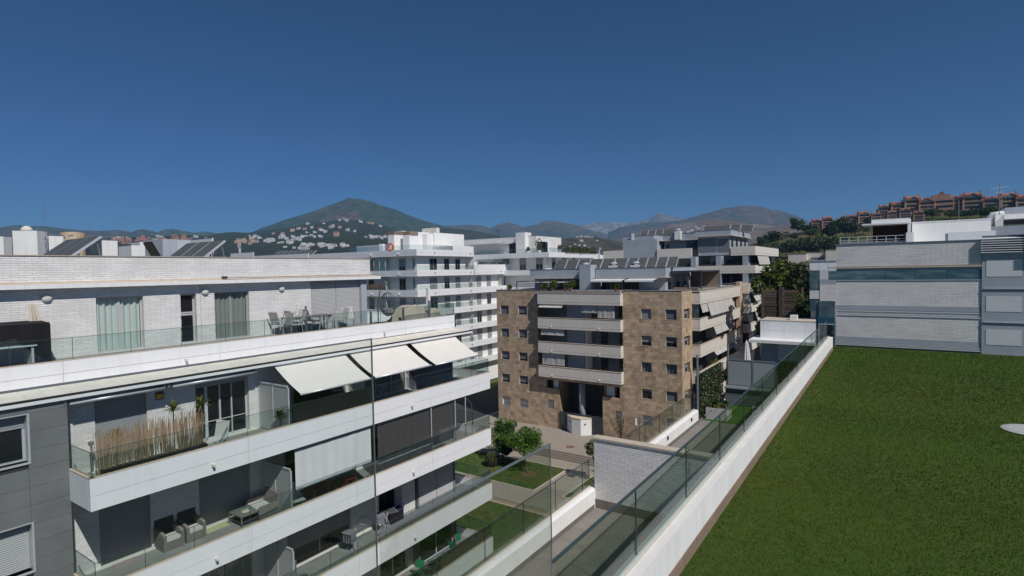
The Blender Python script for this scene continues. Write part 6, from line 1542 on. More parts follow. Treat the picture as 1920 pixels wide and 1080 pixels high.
# raised parapet part with flat collectors behind
mb = MB(); FWB.box(mb, 77.0, 90.9, .331, 1.17, -.15, 0); obj('raised_parapet', mb, M_PANEL, WB)
obj('step_end', MB().box(-70, -59.5, 76.001, 76.15, -.6, 2.51).box(-64, -59.51, 70.5, 76, 3.521, 4.25), M_WHITE, WB)
railing_glass('w', WB, FWB, [77.2, 80.5, 84, 87.5, 90.8], 1.18, 2.0, M_GLASSL, d=-.07, edge=False)
for k in range(4): solar((-62.5, 80.2 + k * 2.6, 1.05), 2.3, 1.6, rad(20), ORD[k] + ' flat solar panel from the left on the white block terrace', 'solar panels on the white block')
tag(obj('roof_drum', MB().lathe((-62, 78.4, .3), [(1.1, 0), (1.1, 1.35), (.2, 1.45)], 20), M_WHITE, smooth=False), 'white round drum left of the flat solar panels', 'roof drum')
for k, (zb, zt, xa, ye) in enumerate(bands):
    z1 = zb - .06; z0 = bands[k + 1][1] - .2 if k < 6 else -19
    if k == 6: break
    top = min(z0 + 2.0, z1)
    for j, (a, b) in enumerate(((-61.4, -59.9 - 1.2), (-64.4, -63.0), (-74.5, -73.0), (-71.5, -70.3))): window(WB, FWa, a, b, z0, top, -.07, (.0, .6, 0, 1)[(j + k) % 4], M_DARK, M_SHUT, 1, False)
    for j, (a, b) in enumerate(((66.0, 67.7), (69.5, 70.7), (72.3, 73.5), (78.0, 79.3), (81, 82.2), (86.5, 87.7), (90, 91.2), (93.5, 94.6))):
        if k == 0 and a > 74: continue
        window(WB, FWb, a, b, z0, top, -.07, (0, 0, 0, 0)[j % 4] if k == 0 else (1, 1, .4, 1)[(j + k) % 4], M_DARK, M_SHUT, 1, False, shm=M_SHUT)
    if k:
        for y in (75.8, 84.5): obj('partition', MB().box(-61, -59.8, y, y + .05, z0, z0 + 1.7), M_FROSTL, WB)
        obj('partition', MB().box(-66.6, -66.55, 62.2, 63.7, z0, z0 + 1.8), M_FROSTL, WB)
obj('winter_garden', MB().box(-70.6, -66.6, 62.25, 62.27, .3, 2.5).box(-66.6, -66.58, 62.27, 63.7, .3, 2.5), M_GLASS, WB)
for x in (-70.6, -69.2, -67.9, -66.6): obj('garden_frame', MB().box(x - .04, x + .04, 62.2, 62.3, .3, 2.5), M_LMETAL, WB)
t = thing('reed_screen', 'brown reed screen on the second band of the white block', 'reed screen', (-69.5, 62.1, -2.7)); o = obj('reeds', (lambda m_: [m_.box(-71.8 + i * .05, -71.76 + i * .05, 62.2, 62.22, -2.72, -1.85 + random.uniform(-.1, .1)) for i in range(105)] and m_)(MB()), M_REEDB, t); o['kind'] = 'stuff'
# stair heads on the roof
RH = thing('roof_house', 'group of white box-shaped stair heads on the white block roof', 'roof structure', (-64, 70, 3.5))
for (xa, xb, Y0, dp, yt, m_) in ((727, 739, 66, 9, 436, M_WHITE), (739, 755, 68.5, 7, 433, M_WHITE), (755, 767, 67, 9, 434, M_WHITE), (767, 787, 71, 6, 437, M_WHITE), (787, 800, 70, 7, 438, M_WHITE), (800, 814, 71.5, 8, 436, M_WHITE)):
    a, b = P(xa, yt, 'Y', Y0), P(xb, yt, 'Y', Y0); obj('wall', MB().box(a.x, b.x, Y0, Y0 + dp, 2.6, b.z), M_WHITE, RH)
for xa, xb, Y0 in ((727, 739, 65.99), (755, 768, 66.99)):
    a, b = P(xa, 436, 'Y', Y0), P(xb, 440, 'Y', Y0); obj('chimney_band', MB().box(a.x - .02, b.x + .02, Y0, Y0 + 2, b.z, a.z + .15), M_TAN, RH)
for x, z in ((825, 460), (833, 460)):
    p_ = P(x, z, 'X', P(813, 450, 'Y', 71.5).x + .01); obj('window', MB().box(p_.x, p_.x + .03, p_.y - .4, p_.y + .4, p_.z - .5, p_.z + .9), M_DARK, RH)
t = thing('life_ring', 'orange life ring on the glass railing of the white block roof', 'life ring', P(732.5, 463.5, 'Y', 62.1)); mb = MB(); mb.tube([(.55 * math.cos(a), 0, .55 * math.sin(a)) for a in np.linspace(0, 2 * math.pi, 21)], .14, 6); lpart('ring', mb, M_ORANGE, t)
t = thing('roof_machines', 'beige air-conditioning units on the white stair heads', 'air conditioner', P(806, 434, 'Y', 74))
for k in range(3): lpart('unit', MB().box(-1.5 + k * 1.2, -.5 + k * 1.2, -.4, .4, -.3, .55), M_LEDGE, t)
t = thing('grey_roof_wall', 'low grey wall with small chimneys left of the white stair heads', 'roof structure', (-74, 68, 3.5)); obj('wall', MB().box(-80, -69.9, 68, 68.3, 2.6, 4.9), M_BLUEGREY, t); obj('chimney', MB().box(-73.5, -72.6, 67.4, 67.9, 2.6, 5.0), M_WHITE, t); obj('chimney', MB().box(-71.4, -71.1, 67.4, 67.9, 2.6, 4.7), M_WHITE, t)

# ------------------------------------------------------------------ second white block behind
HB = thing('white_rear_block', 'white block with pale brick penthouse behind the stone building', 'building', (-60, 95, GZ))
FHA = Face('-Y', 85.0); FHB = Face('+X', -49.85)
obj('wall', MB().box(-80, -51.6, 86.8, 112, -19.8, 3.0), M_WHITE, HB)
for zb, zt in ((2.25, 3.15), (-.9, .05), (-4.0, -3.05), (-7, -6.1)):
    mb = MB(); FHA.box(mb, -80, -49.85, zb, zt, -.2, 0); FHB.box(mb, 85.201, 106, zb, zt, -.2, 0); p = obj('balcony_band', mb, M_PANEL, HB); obj('slab', MB().box(-80, -50.1, 85.25, 86.8, zb + .02, zt - .4).box(-51.6, -50.1, 86.8, 106, zb + .02, zt - .4), M_WHITE, HB)
    for u in (-53, -58, -63, -68): mb = MB(); FHA.box(mb, u, u + .05, zb, zt, 0, .005); obj('panel_joint', mb, M_KERB, p)
for u in (-53.6, -57.2, -61): window(HB, Face('-Y', 86.8), u, u + 1.4, -.1, 2.2, -.07, .5, M_DARK, M_SHUT, 1, False)
for u in (89, 93, 97): window(HB, Face('+X', -51.6), u, u + 1.4, -.1, 2.1, -.07, .3, M_DARK, M_SHUT, 1, False)
railing_glass('h', HB, FHA, [-66, -63, -60, -57, -54, -51.5, -50], 3.15, 3.95, M_GLASSL, d=-.08, edge=False); railing_glass('h', HB, FHB, [85.2, 88, 91, 94, 97, 100, 103], 3.15, 3.95, M_GLASSL, d=-.08, edge=False)
c = P(1005, 442, 'Y', 88.5); FHC = Face('-Y', 88.5); FHD = Face('+X', c.x)
obj('penthouse_wall', MB().box(-78, c.x - .02, 88.52, 98, 2.9, c.z), M_MORTAR, HB)
pieces(HB, FHC, -75, c.x, 3.2, c.z, 1.2, .22, .02, .02, M_BRICK, 'brick', (), limit=0); pieces(HB, FHD, 88.5, 98, 3.2, c.z, 1.2, .22, .02, .02, M_BRICK, 'brick', [(91.2, 92.6, 3.2, 5.3), (94.5, 95.6, 3.2, 5.2)], limit=0)
obj('coping', MB().box(-78, c.x + .05, 88.45, 98.05, c.z + .001, c.z + .08), M_METAL, HB)
for u in (-60.6, -54.3): obj('window', MB().box(u, u + 1.8, 88.40, 88.45, 3.2, 5.2), M_DARK, HB)
obj('window', MB().box(c.x + .03, c.x + .06, 91.2, 92.6, 3.2, 5.3), M_DARK, HB)
a = P(967, 440, 'Y', 87.3); b = P(984, 440, 'Y', 87.3); obj('chimney', MB().box(a.x, b.x, 87.3, 89.5, 3.1, P(975, 436, 'Y', 87.3).z), M_WHITE, HB)
t = thing('awning', 'white flat awning on the left of the pale brick penthouse', 'awning', (-66, 87, 5.2)); obj('canopy', MB().box(-70, -60.2, 86.2, 88.4, 5.15, 5.25), M_CANVAS, t); obj('roller', MB().box(-70, -60.2, 88.3, 88.45, 5.26, 5.4), M_LMETAL, t)
for k, (x, s) in enumerate(((1011, 1.5), (1034, .9), (990, .7))):
    random.seed(80 + k); p_ = P(x, 470, 'Y', 87.5); t = thing('terrace_shrub', ('small tree in a pot on the rear white block terrace', 'low shrub right of the potted tree on the rear terrace', 'low shrub left of the potted tree on the rear terrace')[k], 'plant', (p_.x, 87.5 if k != 1 else 90.5, 3.0)); lpart('foliage', leaf_cloud(ellipsoid_pts([((0, 0, s * 1.2), (s * .5, s * .5, s * .7))], 0), 260, .12, M_LEAFO), M_LEAFO, t); lpart('pot', MB().lathe((0, 0, 0), [(.3, 0), (.35, .6)]), M_LEDGE, t)
tag(obj('terrace_hedge', leaf_cloud(lambda: (random.uniform(-49.9, -49.6), random.uniform(91, 104), random.uniform(3.1, 4.3)), 1500, .14, M_LEAFO), M_LEAFO), 'grey-green planting along the right terrace edge of the rear white block', 'hedge')
t = thing('roof_pole', 'thin pole with cross arms above the rear white roofs', 'pole', P(934, 445, 'Y', 92)); lpart('pole', MB().tube([(0, 0, -1), (0, 0, 1.6)], .06, 5), M_DMETAL, t); lpart('arm', MB().box(-.3, .3, -.04, .04, 1.3, 1.4), M_DMETAL, t)

# ------------------------------------------------------------------ blue-grey building right of centre
GBd = thing('grey_apartment_building', 'blue-grey rendered building with cream balcony bands right of centre', 'building', (-28, 95, GZ))
FGA = Face('-Y', 86.0); cx = P(1416, 461, 'Y', 86).x; FGB = Face('+X', cx)
def zz(y, x=1416, Y=86): return P(x, y, 'Y', Y).z
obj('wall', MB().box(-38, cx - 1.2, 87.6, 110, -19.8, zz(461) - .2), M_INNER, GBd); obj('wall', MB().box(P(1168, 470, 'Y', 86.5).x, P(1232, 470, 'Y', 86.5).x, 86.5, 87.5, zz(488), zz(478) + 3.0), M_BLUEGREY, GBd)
for (ya, yb, xl, m_) in ((461, 478, 1370, M_CREAM), (497, 512, 1303, M_CREAM), (531, 546, 1390, M_CREAM)):
    zt, zb = zz(ya), zz(yb); xa = P(xl, 480, 'Y', 86).x
    mb = MB(); FGA.box(mb, xa, cx, zb, zt, -.2, 0); FGB.box(mb, 86.201, 106, zb, zt, -.2, 0); p = obj('balcony_front', mb, m_, GBd); obj('slab', MB().box(xa, cx - .2, 86.2, 87.6, zb, zb + .3).box(cx - 1.3, cx - .2, 87.6, 106, zb, zb + .3), M_WHITE, GBd)
    mb = MB(); FGA.box(mb, xa, cx, zb + .3, zb + .32, 0, .006); FGB.box(mb, 86, 106, zb + .3, zb + .32, 0, .006); obj('shadow_joint', mb, M_SKIRT, p)
    obj('rail', MB().tube([(xa, 86.1, zt + .2), (cx - .1, 86.1, zt + .2), (cx - .1, 106, zt + .2)], .025, 5), M_DMETAL, GBd)
for x in (1295, 1342, 1392): a = P(x, 480, 'Y', 85.98); obj('pier', MB().box(a.x, a.x + .75, 86.02, 87.5, -8, zz(478)), M_BLUEGREY, GBd)
for x0, x1, y0, y1 in ((1311, 1332, 482, 495), (1352, 1378, 480, 497), (1400, 1410, 482, 497), (1300, 1312, 516, 531), (1348, 1385, 514, 540)):
    a, b = P(x0, y0, 'Y', 87.5), P(x1, y1, 'Y', 87.5); obj('window', MB().box(a.x, b.x, 87.52, 87.58, b.z, a.z), M_DARK, GBd)
obj('curtain_glazing', MB().box(P(1395, 520, 'Y', 86.3).x, cx - .3, 86.3, 86.33, zz(531), zz(513)), M_BLUEGLASS, GBd)
blind(88, 97, zz(497) + .1, zz(478) - .02, .3, 'wide grey blind on the upper right flank of the blue-grey building', 2, x=cx - .1, grp='blinds of the blue-grey building')
# upper storeys: two roof volumes with wide parapets
def vol(x0, x1, Y, yt, ye, yb, depth, name, over=.35):
    a, b = P(x0, yt, 'Y', Y), P(x1, yt, 'Y', Y); zt, ze, zb = P((x0 + x1) / 2, yt, 'Y', Y).z, P((x0 + x1) / 2, ye, 'Y', Y).z, P((x0 + x1) / 2, yb, 'Y', Y).z
    obj('parapet', MB().box(a.x, b.x, Y, Y + depth, ze, zt), M_BLUEGREY, GBd); obj('eave', MB().box(a.x - .2, b.x + .2, Y - .2, Y + depth + .2, ze - .10, ze - .001), M_KERB, GBd)
    obj('coping', MB().box(a.x - .04, b.x + .04, Y - .04, Y + depth, zt + .001, zt + .05), M_METAL, GBd); obj('upper_wall', MB().box(a.x + over, b.x - over, Y + over, Y + depth - over, zb, ze - .11), M_BLUEGREY, GBd); return a, b, zt, ze, zb


v1 = vol(1303, 1370, 87.2, 432, 442, 479, 14, 'right'); v2 = vol(1168, 1226, 88, 442, 451, 484, 9, 'left'); v3 = vol(1240, 1306, 92, 438, 450, 470, 8, 'mid')
for x0, x1 in ((1308, 1343), (1345, 1368)):
    a, b = P(x0, 448, 'Y', 87.53), P(x1, 472, 'Y', 87.53); obj('render_field', MB().box(a.x, b.x, 87.52, 87.55, b.z, a.z), M_BGDARK, GBd)
for k in range(4): y = 89.0 + k * 3.0; obj('window', MB().box(v1[1].x - .36, v1[1].x - .33, y, y + 1.3, v1[4] + .9, v1[3] - .4), M_DARK, GBd)
a, b = P(1249, 459, 'Y', 92.3), P(1255, 465, 'Y', 92.3); obj('window', MB().box(a.x, b.x, 92.28, 92.33, b.z, a.z), M_DARK, GBd)
a, b = P(1287, 452, 'Y', 91.0), P(1303, 464, 'Y', 91.0); obj('window', MB().box(a.x, b.x, 91, 91.05, b.z, a.z), M_DARK, GBd)
a, b = P(1232, 467.5, 'Y', 86.3), P(1297, 484, 'Y', 86.3); obj('bay_parapet', MB().box(a.x, b.x, 86.3, 86.6, b.z, a.z).box(a.x, a.x + .3, 86.601, 90, b.z, a.z), M_CREAM, GBd)
a, b = P(1131, 471, 'Y', 86.4), P(1168, 485, 'Y', 86.4); obj('bay_parapet', MB().box(a.x, b.x, 86.4, 86.7, b.z, a.z), M_CREAM, GBd); obj('bay_wall', MB().box(a.x, b.x + 8, 87.5, 90, -10, b.z + .5), M_WHITE, GBd)
a, b = P(1185, 441, 'Y', 87.4), P(1190, 490, 'Y', 87.4); obj('flue', MB().tube([(a.x, 87.4, b.z), (a.x, 87.4, a.z + .3)], .35, 10), M_BLUEGREY, GBd)
for k in range(5):
    x = (1200, 1214, 1228, 1242, 1254)[k]; p_ = P(x, 439, 'Y', 92); solar((p_.x, 92, v2[2]), 1.25, 1.4, rad(50), ORD[k] + ' solar panel from the left on the left roof of the blue-grey building', 'solar panels on the left roof of the blue-grey building')
for k in range(6):
    x = (1318, 1334, 1350, 1369, 1380, 1391)[k]; p_ = P(x, 431, 'Y', 92); solar((p_.x, 92 if k < 4 else 95, v1[2]), 1.45 if k < 4 else 1.0, 1.4, rad(50), ORD[k] + ' solar panel from the left on the right roof of the blue-grey building', 'solar panels on the right roof of the blue-grey building')
t = thing('roof_vent', 'mushroom vent cowl between the two panel rows of the blue-grey building', 'roof vent', P(1272, 438, 'Y', 92)); lpart('base', MB().box(-.5, .5, -.5, .5, -1, .35), M_WHITE, t); lpart('cowl', MB().lathe((0, 0, .35), [(.35, 0), (.38, .2), (.5, .25), (.3, .42), (.05, .48)]), M_LMETAL, t)
# lower flank balconies, nearer than the upper ones
gx = P(1404.5, 533, 'Y', 86).x
FGL = Face('+X', gx); FGM = Face('-Y', 86.0); zs = [(533, 550), (570.8, 587), (607.5, 624), (644, 660)]
for k, (ya, yb) in enumerate(zs):
    zt, zb = P(1404.5, ya, 'Y', 86).z, P(1404.5, yb, 'Y', 86).z; ye = 108 if k == 0 else (98 if k == 1 else 95)
    mb = MB(); FGM.box(mb, -17.9, gx, zb, zt, -.15, .3); FGL.box(mb, 86.151, ye, zb, zt, -.15, 0); p = obj('balcony_front', mb, M_CREAM, GBd); obj('coping', MB().box(gx - .2, gx + .03, 85.7, ye, zt, zt + .03), M_CAP, p); obj('slab', MB().box(-18.5, gx - .16, 86.3, ye, zb, zb + .3), M_WHITE, GBd)
    obj('rail', MB().tube([(gx - .1, 86, zt + .17), (gx - .1, ye, zt + .17)], .02, 5), M_DMETAL, GBd)
    if k < 3: obj('back_wall', MB().box(-19.6, -19.2, 86.4, ye, zb - 2, zb), M_INNER, GBd)
blind(88.3, 92.5, zz(566, 1410), zz(551, 1410), .6, 'tilted grey blind nearest the stone pier on the far flank', 2, x=gx - .05, grp='blinds of the far flank'); blind(93, 96, zz(562, 1410), zz(550, 1410), .4, 'tilted grey blind behind it on the far flank', 1, x=gx - .05, grp='blinds of the far flank')
blind(90.5, 94, zz(606, 1410), zz(588, 1410), .4, 'grey blind on the lower far flank balcony', 2, x=gx - .05, grp='blinds of the far flank')

# ------------------------------------------------------------------ things between the blocks on the right
t = thing('timber_screen', 'tall weathered brown timber screen behind the canopy wing', 'fence', (-9, 60, GZ))
for j, (xa, xb) in enumerate(((-10.7, -9.2), (-8.8, -7.2))):
    me = MB().box(0, xb - xa, 0, .04, 0, .24).mesh('plank', M_WOOD)
    for k in range(22): link('plank', me, t, (xa, 60 + random.uniform(-.02, .02), -8.4 + k * .275))
for x in (-10.75, -9.15, -8.9, -7.2): obj('post', MB().box(x, x + .2, 59.9, 59.99, GZ, -2.1), M_WOOD, t)
TBD = thing('long_tan_building', 'long low beige building beyond the dark trees', 'building', (-12, 121, 0))
for (xa, xb, ya, yb, Y) in ((1478, 1512, 477, 487, 120), (1512, 1548, 474, 486, 121), (1548, 1572, 469, 490, 119)):
    a, b = P(xa, ya, 'Y', Y), P(xb, yb, 'Y', Y); obj('wall', MB().box(a.x, b.x, Y, Y + 8, -19.8, a.z), M_CREAM, TBD); obj('coping', MB().box(a.x, b.x + .02, Y - .05, Y + 8, a.z + .001, a.z + .12), M_TRAVB, TBD)
a, b = P(1520, 483, 'Y', 120.9), P(1546, 494, 'Y', 120.9); obj('opening', MB().box(a.x, b.x, 120.85, 120.9, b.z - 1, a.z), M_BGDARK, TBD)
dt = [(1452, 606, 76, 4.6, M_LEAFY), (1470, 606, 84, 5.0, M_LEAFY), (1487, 604, 80, 3.8, M_LEAFO), (1512, 600, 74, 4.2, M_LEAFO), (1525, 590, 66, 3.6, M_LEAFD), (1500, 610, 62, 3.0, M_LEAFD), (1517, 610, 56, 3.2, M_LEAFD), (1545, 600, 58, 3.6, M_LEAFD), (1446, 590, 110, 6, M_LEAFY), (1535, 560, 90, 6, M_LEAFO)]
tops = [492, 488, 492, 490, 520, 548, 560, 520, 480, 500]
labs = ['yellow-green tree right beside the cream balcony corner', 'tall yellow-green tree before the beige building', 'slender grey-green tree before the beige building', 'grey-green tree beside the glazed wing', 'dark tree left of the glazed wing', 'dark low tree behind the timber screen', 'very dark tree under the glazed wing', 'dark tree behind the glazed wing', 'tree crown just behind the cream balcony corner', 'olive tree crown at the beige building end']
for k, ((x, y, Y, w, m_), yt) in enumerate(zip(dt, tops)):
    p_ = P(x, yt, 'Y', Y); make_tree('street_tree', labs[k], (p_.x, Y, GZ), p_.z - GZ, w * 1.35, (p_.z - GZ) * .35, m_, 5200, .27, 'trees between the blocks', seed=10 + k, lobes_n=12, squash=.9)
p_ = P(1498, 572, 'Y', 57); make_tree('bright_bush', 'bright yellow-green round tree crown among the dark trees', (p_.x, 57, GZ), p_.z - GZ + 1.1, 2.2, 9, M_LEAFY, 1800, .09, seed=31)
random.seed(33)

# ------------------------------------------------------------------ roofs left of the big roof parapet
LS = 'solar panels on the left building roof'
for g, (y0, x0, nm) in enumerate(((7.05, -24.4, 'left'), (11.75, -24.4, 'right'))):
    for k in range(3): solar((x0 - 1.12 * (k + 1), y0 + 0.0, .20), 1.08, 2.15, rad(38.5), ('nearest', 'middle', 'farthest')[k] + ' solar panel of the ' + nm + ' group on the left building roof', LS)
tag(obj('tilted_sheet', MB().obox((-27.2, 11.72, 1.02), (.8, .06, 1.2), rx=rad(28)), M_BLACKP), 'black panel standing tilted between the two solar groups', 'panel')
t = thing('roof_cabinet', 'pale blue-grey metal cabinet behind the right solar group', 'roof cabinet', (-31, 14, .1)); obj('cabinet_body', MB().box(-33, -31, 13.75, 15.15, .1, 1.95), M_BLUEGREY, t); obj('door', MB().box(-30.998, -30.97, 14.45, 15.1, .2, 1.9), M_LMETAL, t)
def bgbox(name, label, cat, x0, x1, yt, X, depth=6, zb=-5, m=M_WHITE, g=None):
    a, b = P(x0, yt, 'X', X), P(x1, yt, 'X', X); t = thing(name, label, cat, (X, a.y, zb), g); obj('wall', MB().box(X - depth, X, a.y, b.y, zb, (a.z + b.z) / 2), m, t); obj('coping', MB().box(X - depth, X + .04, a.y - .04, b.y + .04, (a.z + b.z) / 2 + .001, (a.z + b.z) / 2 + .06), M_METAL, t); return t


def bgx(name, label, cat, xl, xc, xr, yt, Y, zb=-6, m=M_WHITE, g=None):
    """box seen corner-on: -Y face from xl to xc, +X face from xc to xr"""
    a, c = P(xl, yt, 'Y', Y), P(xc, yt, 'Y', Y); r = P(xr, yt, 'X', c.x); t = thing(name, label, cat, (c.x, Y, zb), g)
    obj('wall', MB().box(a.x, c.x, Y, r.y, zb, c.z), m, t); obj('coping', MB().box(a.x - .03, c.x + .03, Y - .03, r.y + .03, c.z + .001, c.z + .05), M_METAL, t); return t



def bgrot(name, label, cat, xl, xc, xr, yt, Y, zb=-6, m=M_WHITE, g=None, ang=45):
    """the same turned by ang degrees, so that its left face looks towards the sun"""
    c = P(xc, yt, 'Y', Y); a_ = rad(ang); d1 = Vector((-math.cos(a_), -math.sin(a_), 0)); d2 = Vector((-math.sin(a_), math.cos(a_), 0))
    def px(v): return 960 + FOC * v.dot(CR) / v.dot(CF)
    def solve(d, x):
        lo, hi = 0.01, 15.0
        for _ in range(40):
            mid = (lo + hi) / 2; v = c + d * mid
            if v.dot(CF) > 1 and (px(v) - x) * (1 if d is d1 else -1) > 0: lo = mid
            else: hi = mid
        return c + d * lo
    a, r = solve(d1, xl), solve(d2, xr); e = a + (r - c); t = thing(name, label, cat, (c.x, Y, zb), g)
    obj('wall', MB().prism([(c.x, c.y), (r.x, r.y), (e.x, e.y), (a.x, a.y)], 'Z', zb, c.z), m, t); return t


bgrot('white_roof_block', 'tall white rooftop block with a white dome at the far left', 'building', 23, 69, 88, 432.5, 11.8); bgx('white_roof_block', 'white rooftop wall right of the aerial mast', 'building', 88, 89, 118, 441, 12.6)
bgrot('white_roof_block', 'lowest white rooftop block at the left picture edge', 'building', -40, 6, 22, 443.5, 10.8)
c = P(50, 432, 'Y', 12.6); tag(obj('dome', (lambda m_: m_.lathe((c.x, 12.6, c.z - .05), [(.33 * math.cos(a), .33 * math.sin(a) * 1.05) for a in np.linspace(0, 1.5, 8)], 18))(MB()), M_LEDGE, smooth=True), 'small white dome on the tall rooftop block', 'dome')
c = P(87.5, 480, 'Y', 12.2); t = thing('aerial_mast', 'thin aerial mast rising against the sky at the left', 'antenna', (c.x, 12.2, .6)); top = P(86, 367, 'Y', 12.2).z
lpart('mast', MB().tube([(0, 0, -.5), (0, 0, (top - .6) * .45)], .03, 6).tube([(0, 0, (top - .6) * .45), (-.02, 0, top - .6)], .015, 5), M_METAL, t); lpart('bracket', MB().box(-.3, .0, -.02, .02, 1.8, 1.85).box(-.3, 0, -.02, .02, .9, .95), M_DMETAL, t)
c = P(137, 452, 'Y', 17); tag(obj('water_tank', MB().lathe((c.x, 17, c.z - 2), [(.78, 0), (.78, 2.0), (.80, 2.0), (.80, 2.62), (.3, 2.7)], 22), M_TANK), 'sand coloured round tank with pipes behind the left solar group', 'tank')
c = P(132, 452, 'Y', 16); t = thing('tank_pipes', 'white bent pipes in front of the round tank', 'pipes', c); lpart('pipe', MB().tube([(-1.2, 0, -.3), (-1.2, 0, .35), (-.8, 0, .4)], .05, 6).tube([(-.3, 0, .4), (.8, 0, .4), (.85, 0, -.2)], .05, 6), M_LMETAL, t); lpart('rack', MB().box(-.4, 1.6, -.1, 0, -1.2, -.25), M_LOUV, t)
for k, (xl, xc, xr, yt, Y) in enumerate(((190, 191, 220, 450, 22), (222, 246, 262, 459, 27), (245, 262, 276, 453, 30), (257, 277, 298, 456, 33), (297, 306, 318, 466, 38), (350, 398, 400, 446, 42), (283, 291, 292, 448, 60)  )):
    bgx('white_roof_block', ORD[k] + ' white rooftop block behind the solar panels, counted from the left group', 'building', xl, xc, xr, yt, Y, g='white rooftops behind the solar panels')
c = P(280, 470, 'Y', 29.9); obj_ = tag(obj('roof_window', MB().box(c.x - .4, c.x + .4, 29.9, 29.98, c.z - .5, c.z + .5), M_DARK), 'small square window in a white rooftop block', 'window')
for k, (xl, xr, yt, Y) in enumerate(((432, 475, 472, 46), (475, 578, 474, 55))): bgx('flat_white_roof', ('short', 'long')[k] + ' low white roof edge between solar panels and white block', 'building', xl, xr, xr + 1, yt, Y)
t = thing('satellite_dish', 'round white satellite dish on a post right of the solar panels', 'satellite dish', P(449, 474, 'Y', 40)); lpart('dish', MB().tube([(0, -.05, 1.0), (0, 0, 1.0)], .38, 16), M_HOUSE, t); lpart('post', MB().tube([(0, .05, 0), (0, .05, 1.0)], .14, 8), M_HOUSE, t)
for k in range(8): p_ = P(512 + k * 9, 476, 'Y', 58); solar((p_.x, 58, p_.z - .1), 1.5, 1.1, rad(35), ORD[k] + ' small dark solar panel in the row left of the white block', 'far row of solar panels')

# ------------------------------------------------------------------ far houses and trees
def house_mesh(kind, seed, m, rm=None):
    random.seed(900 + seed); mb = MB(); 
    for k in range(3 if kind != 'row' else 4):
        w, d, h = random.uniform(4, 7), random.uniform(4, 7), random.uniform(3, 6.5); x = -6 + k * 4 + random.uniform(-1, 1)
        mb.box(x, x + w, -d / 2, d / 2, -4, h)
        for j in range(2): mb.box(x + .6 + j * 2, x + 1.7 + j * 2, -d / 2 - .04, -d / 2 + .02, h - 2.4, h - 1.0) if False else None
    me = mb.mesh('house', m)
    if rm: me.materials.append(rm)
    wb = MB()
    return me


def house_proto(kind, seed, m):
    """stepped house with its own windows and, for some, tiled roofs; returns mesh with several materials"""
    random.seed(900 + seed); mb = MB(); idx = []
    for k in range(3):
        w, d, h = random.uniform(4.5, 7.5), random.uniform(4, 7), random.uniform(2.8, 6.4); x = -7 + k * 4.6
        n = len(mb.f); mb.box(x, x + w, -d / 2, d / 2, -5, h); idx += [0] * (len(mb.f) - n)
        n = len(mb.f)
        for j in range(int(w // 2.2)):
            for z in np.arange(.6, h - 1.2, 2.8): mb.box(x + .6 + j * 2.2, x + 1.8 + j * 2.2, -d / 2 - .05, -d / 2 + .02, z, z + 1.3)
        idx += [1] * (len(mb.f) - n)
        n = len(mb.f)
        if kind == 'tile': mb.prism([(-d / 2 - .4, h), (0, h + 1.5), (d / 2 + .4, h)], 'X', x - .2, x + w + .2)
        else: mb.box(x - .1, x + w + .1, -d / 2 - .1, d / 2 + .1, h, h + .25)
        idx += [2 if kind == 'tile' else 0] * (len(mb.f) - n)
    me = mb.mesh('house', m); me.materials.append(M_DARK); me.materials.append(M_TERRA); me.polygons.foreach_set('material_index', idx); me.update(); return me


HM = {'white': [house_proto('flat', s, M_HOUSE) for s in range(4)], 'villa': [house_proto('tile' if s % 2 else 'flat', 10 + s, M_HOUSE if s % 2 == 0 else M_PEACH) for s in range(4)], 'peach': [house_proto('flat', 20 + s, M_PEACH) for s in range(3)], 'pink': [house_proto('tile' if s == 1 else 'flat', 30 + s, M_PINK) for s in range(3)]}
random.seed(44)
HL = {'white': 'small white stepped house in the village below the big mountain', 'peach': 'small peach coloured block of houses left of the white village', 'pink': 'small pink row house on the low town slope at the left', 'villa': 'small villa scattered among the dark trees of the wooded hill'}
def put_house(kind, hk, x, y, s=1.0, label=None, grp=None):
    p_ = on_hill(hk, x, y); o = link({'white': 'village_house', 'villa': 'villa', 'peach': 'peach_house', 'pink': 'row_house'}[kind], random.choice(HM[kind]), None, p_); o.rotation_euler.z = math.atan2(-p_.x, p_.y) + random.uniform(-.7, .7); o.scale = (s, s, s * random.uniform(1.4, 2.2))
    tag(o, label or HL[kind], 'house', grp or (kind + ' houses on the far hills'))


for cx_, cy_, sx, sy, n in ((483, 446, 13, 3, 8), (505, 452, 11, 4, 9), (528, 446, 8, 5, 8), (553, 448, 10, 4, 9), (540, 456, 12, 2, 6), (575, 461, 8, 2.5, 6), (600, 461, 10, 3, 8), (622, 462, 10, 3, 7), (643, 462, 6, 2.5, 4), (562, 467, 20, 2, 7), (590, 445, 18, 2, 6), (700, 446, 18, 3, 12)):
    for _ in range(n): put_house('white', 7, random.gauss(cx_, sx * .6), random.gauss(cy_, sy * .55), random.uniform(.5, .75))
for _ in range(12): put_house('peach', 7, random.uniform(440, 482), random.gauss(454, 1.6), random.uniform(.55, .8))
for x, y in ((637, 414), (650, 415), (690, 419), (697, 420), (713, 425), (577, 421), (607, 420), (600, 432), (575, 437), (637, 428), (620, 428), (652, 433), (665, 435), (560, 430), (548, 434), (585, 428), (603, 433), (624, 426), (645, 411.5), (676, 417), (610, 436), (571, 431), (590, 437), (530, 440), (512, 439), (630, 443)): put_house('villa', 7, x, y, random.uniform(.55, .9))
for _ in range(42): put_house('pink', 8, random.uniform(208, 372), random.gauss(453, 3.0), random.uniform(.55, .9))
for _ in range(8): put_house('white', 8, random.uniform(215, 420), random.gauss(448, 2), random.uniform(.5, .8), 'small white house among the pink rows on the left town slope', 'white houses among the pink rows')
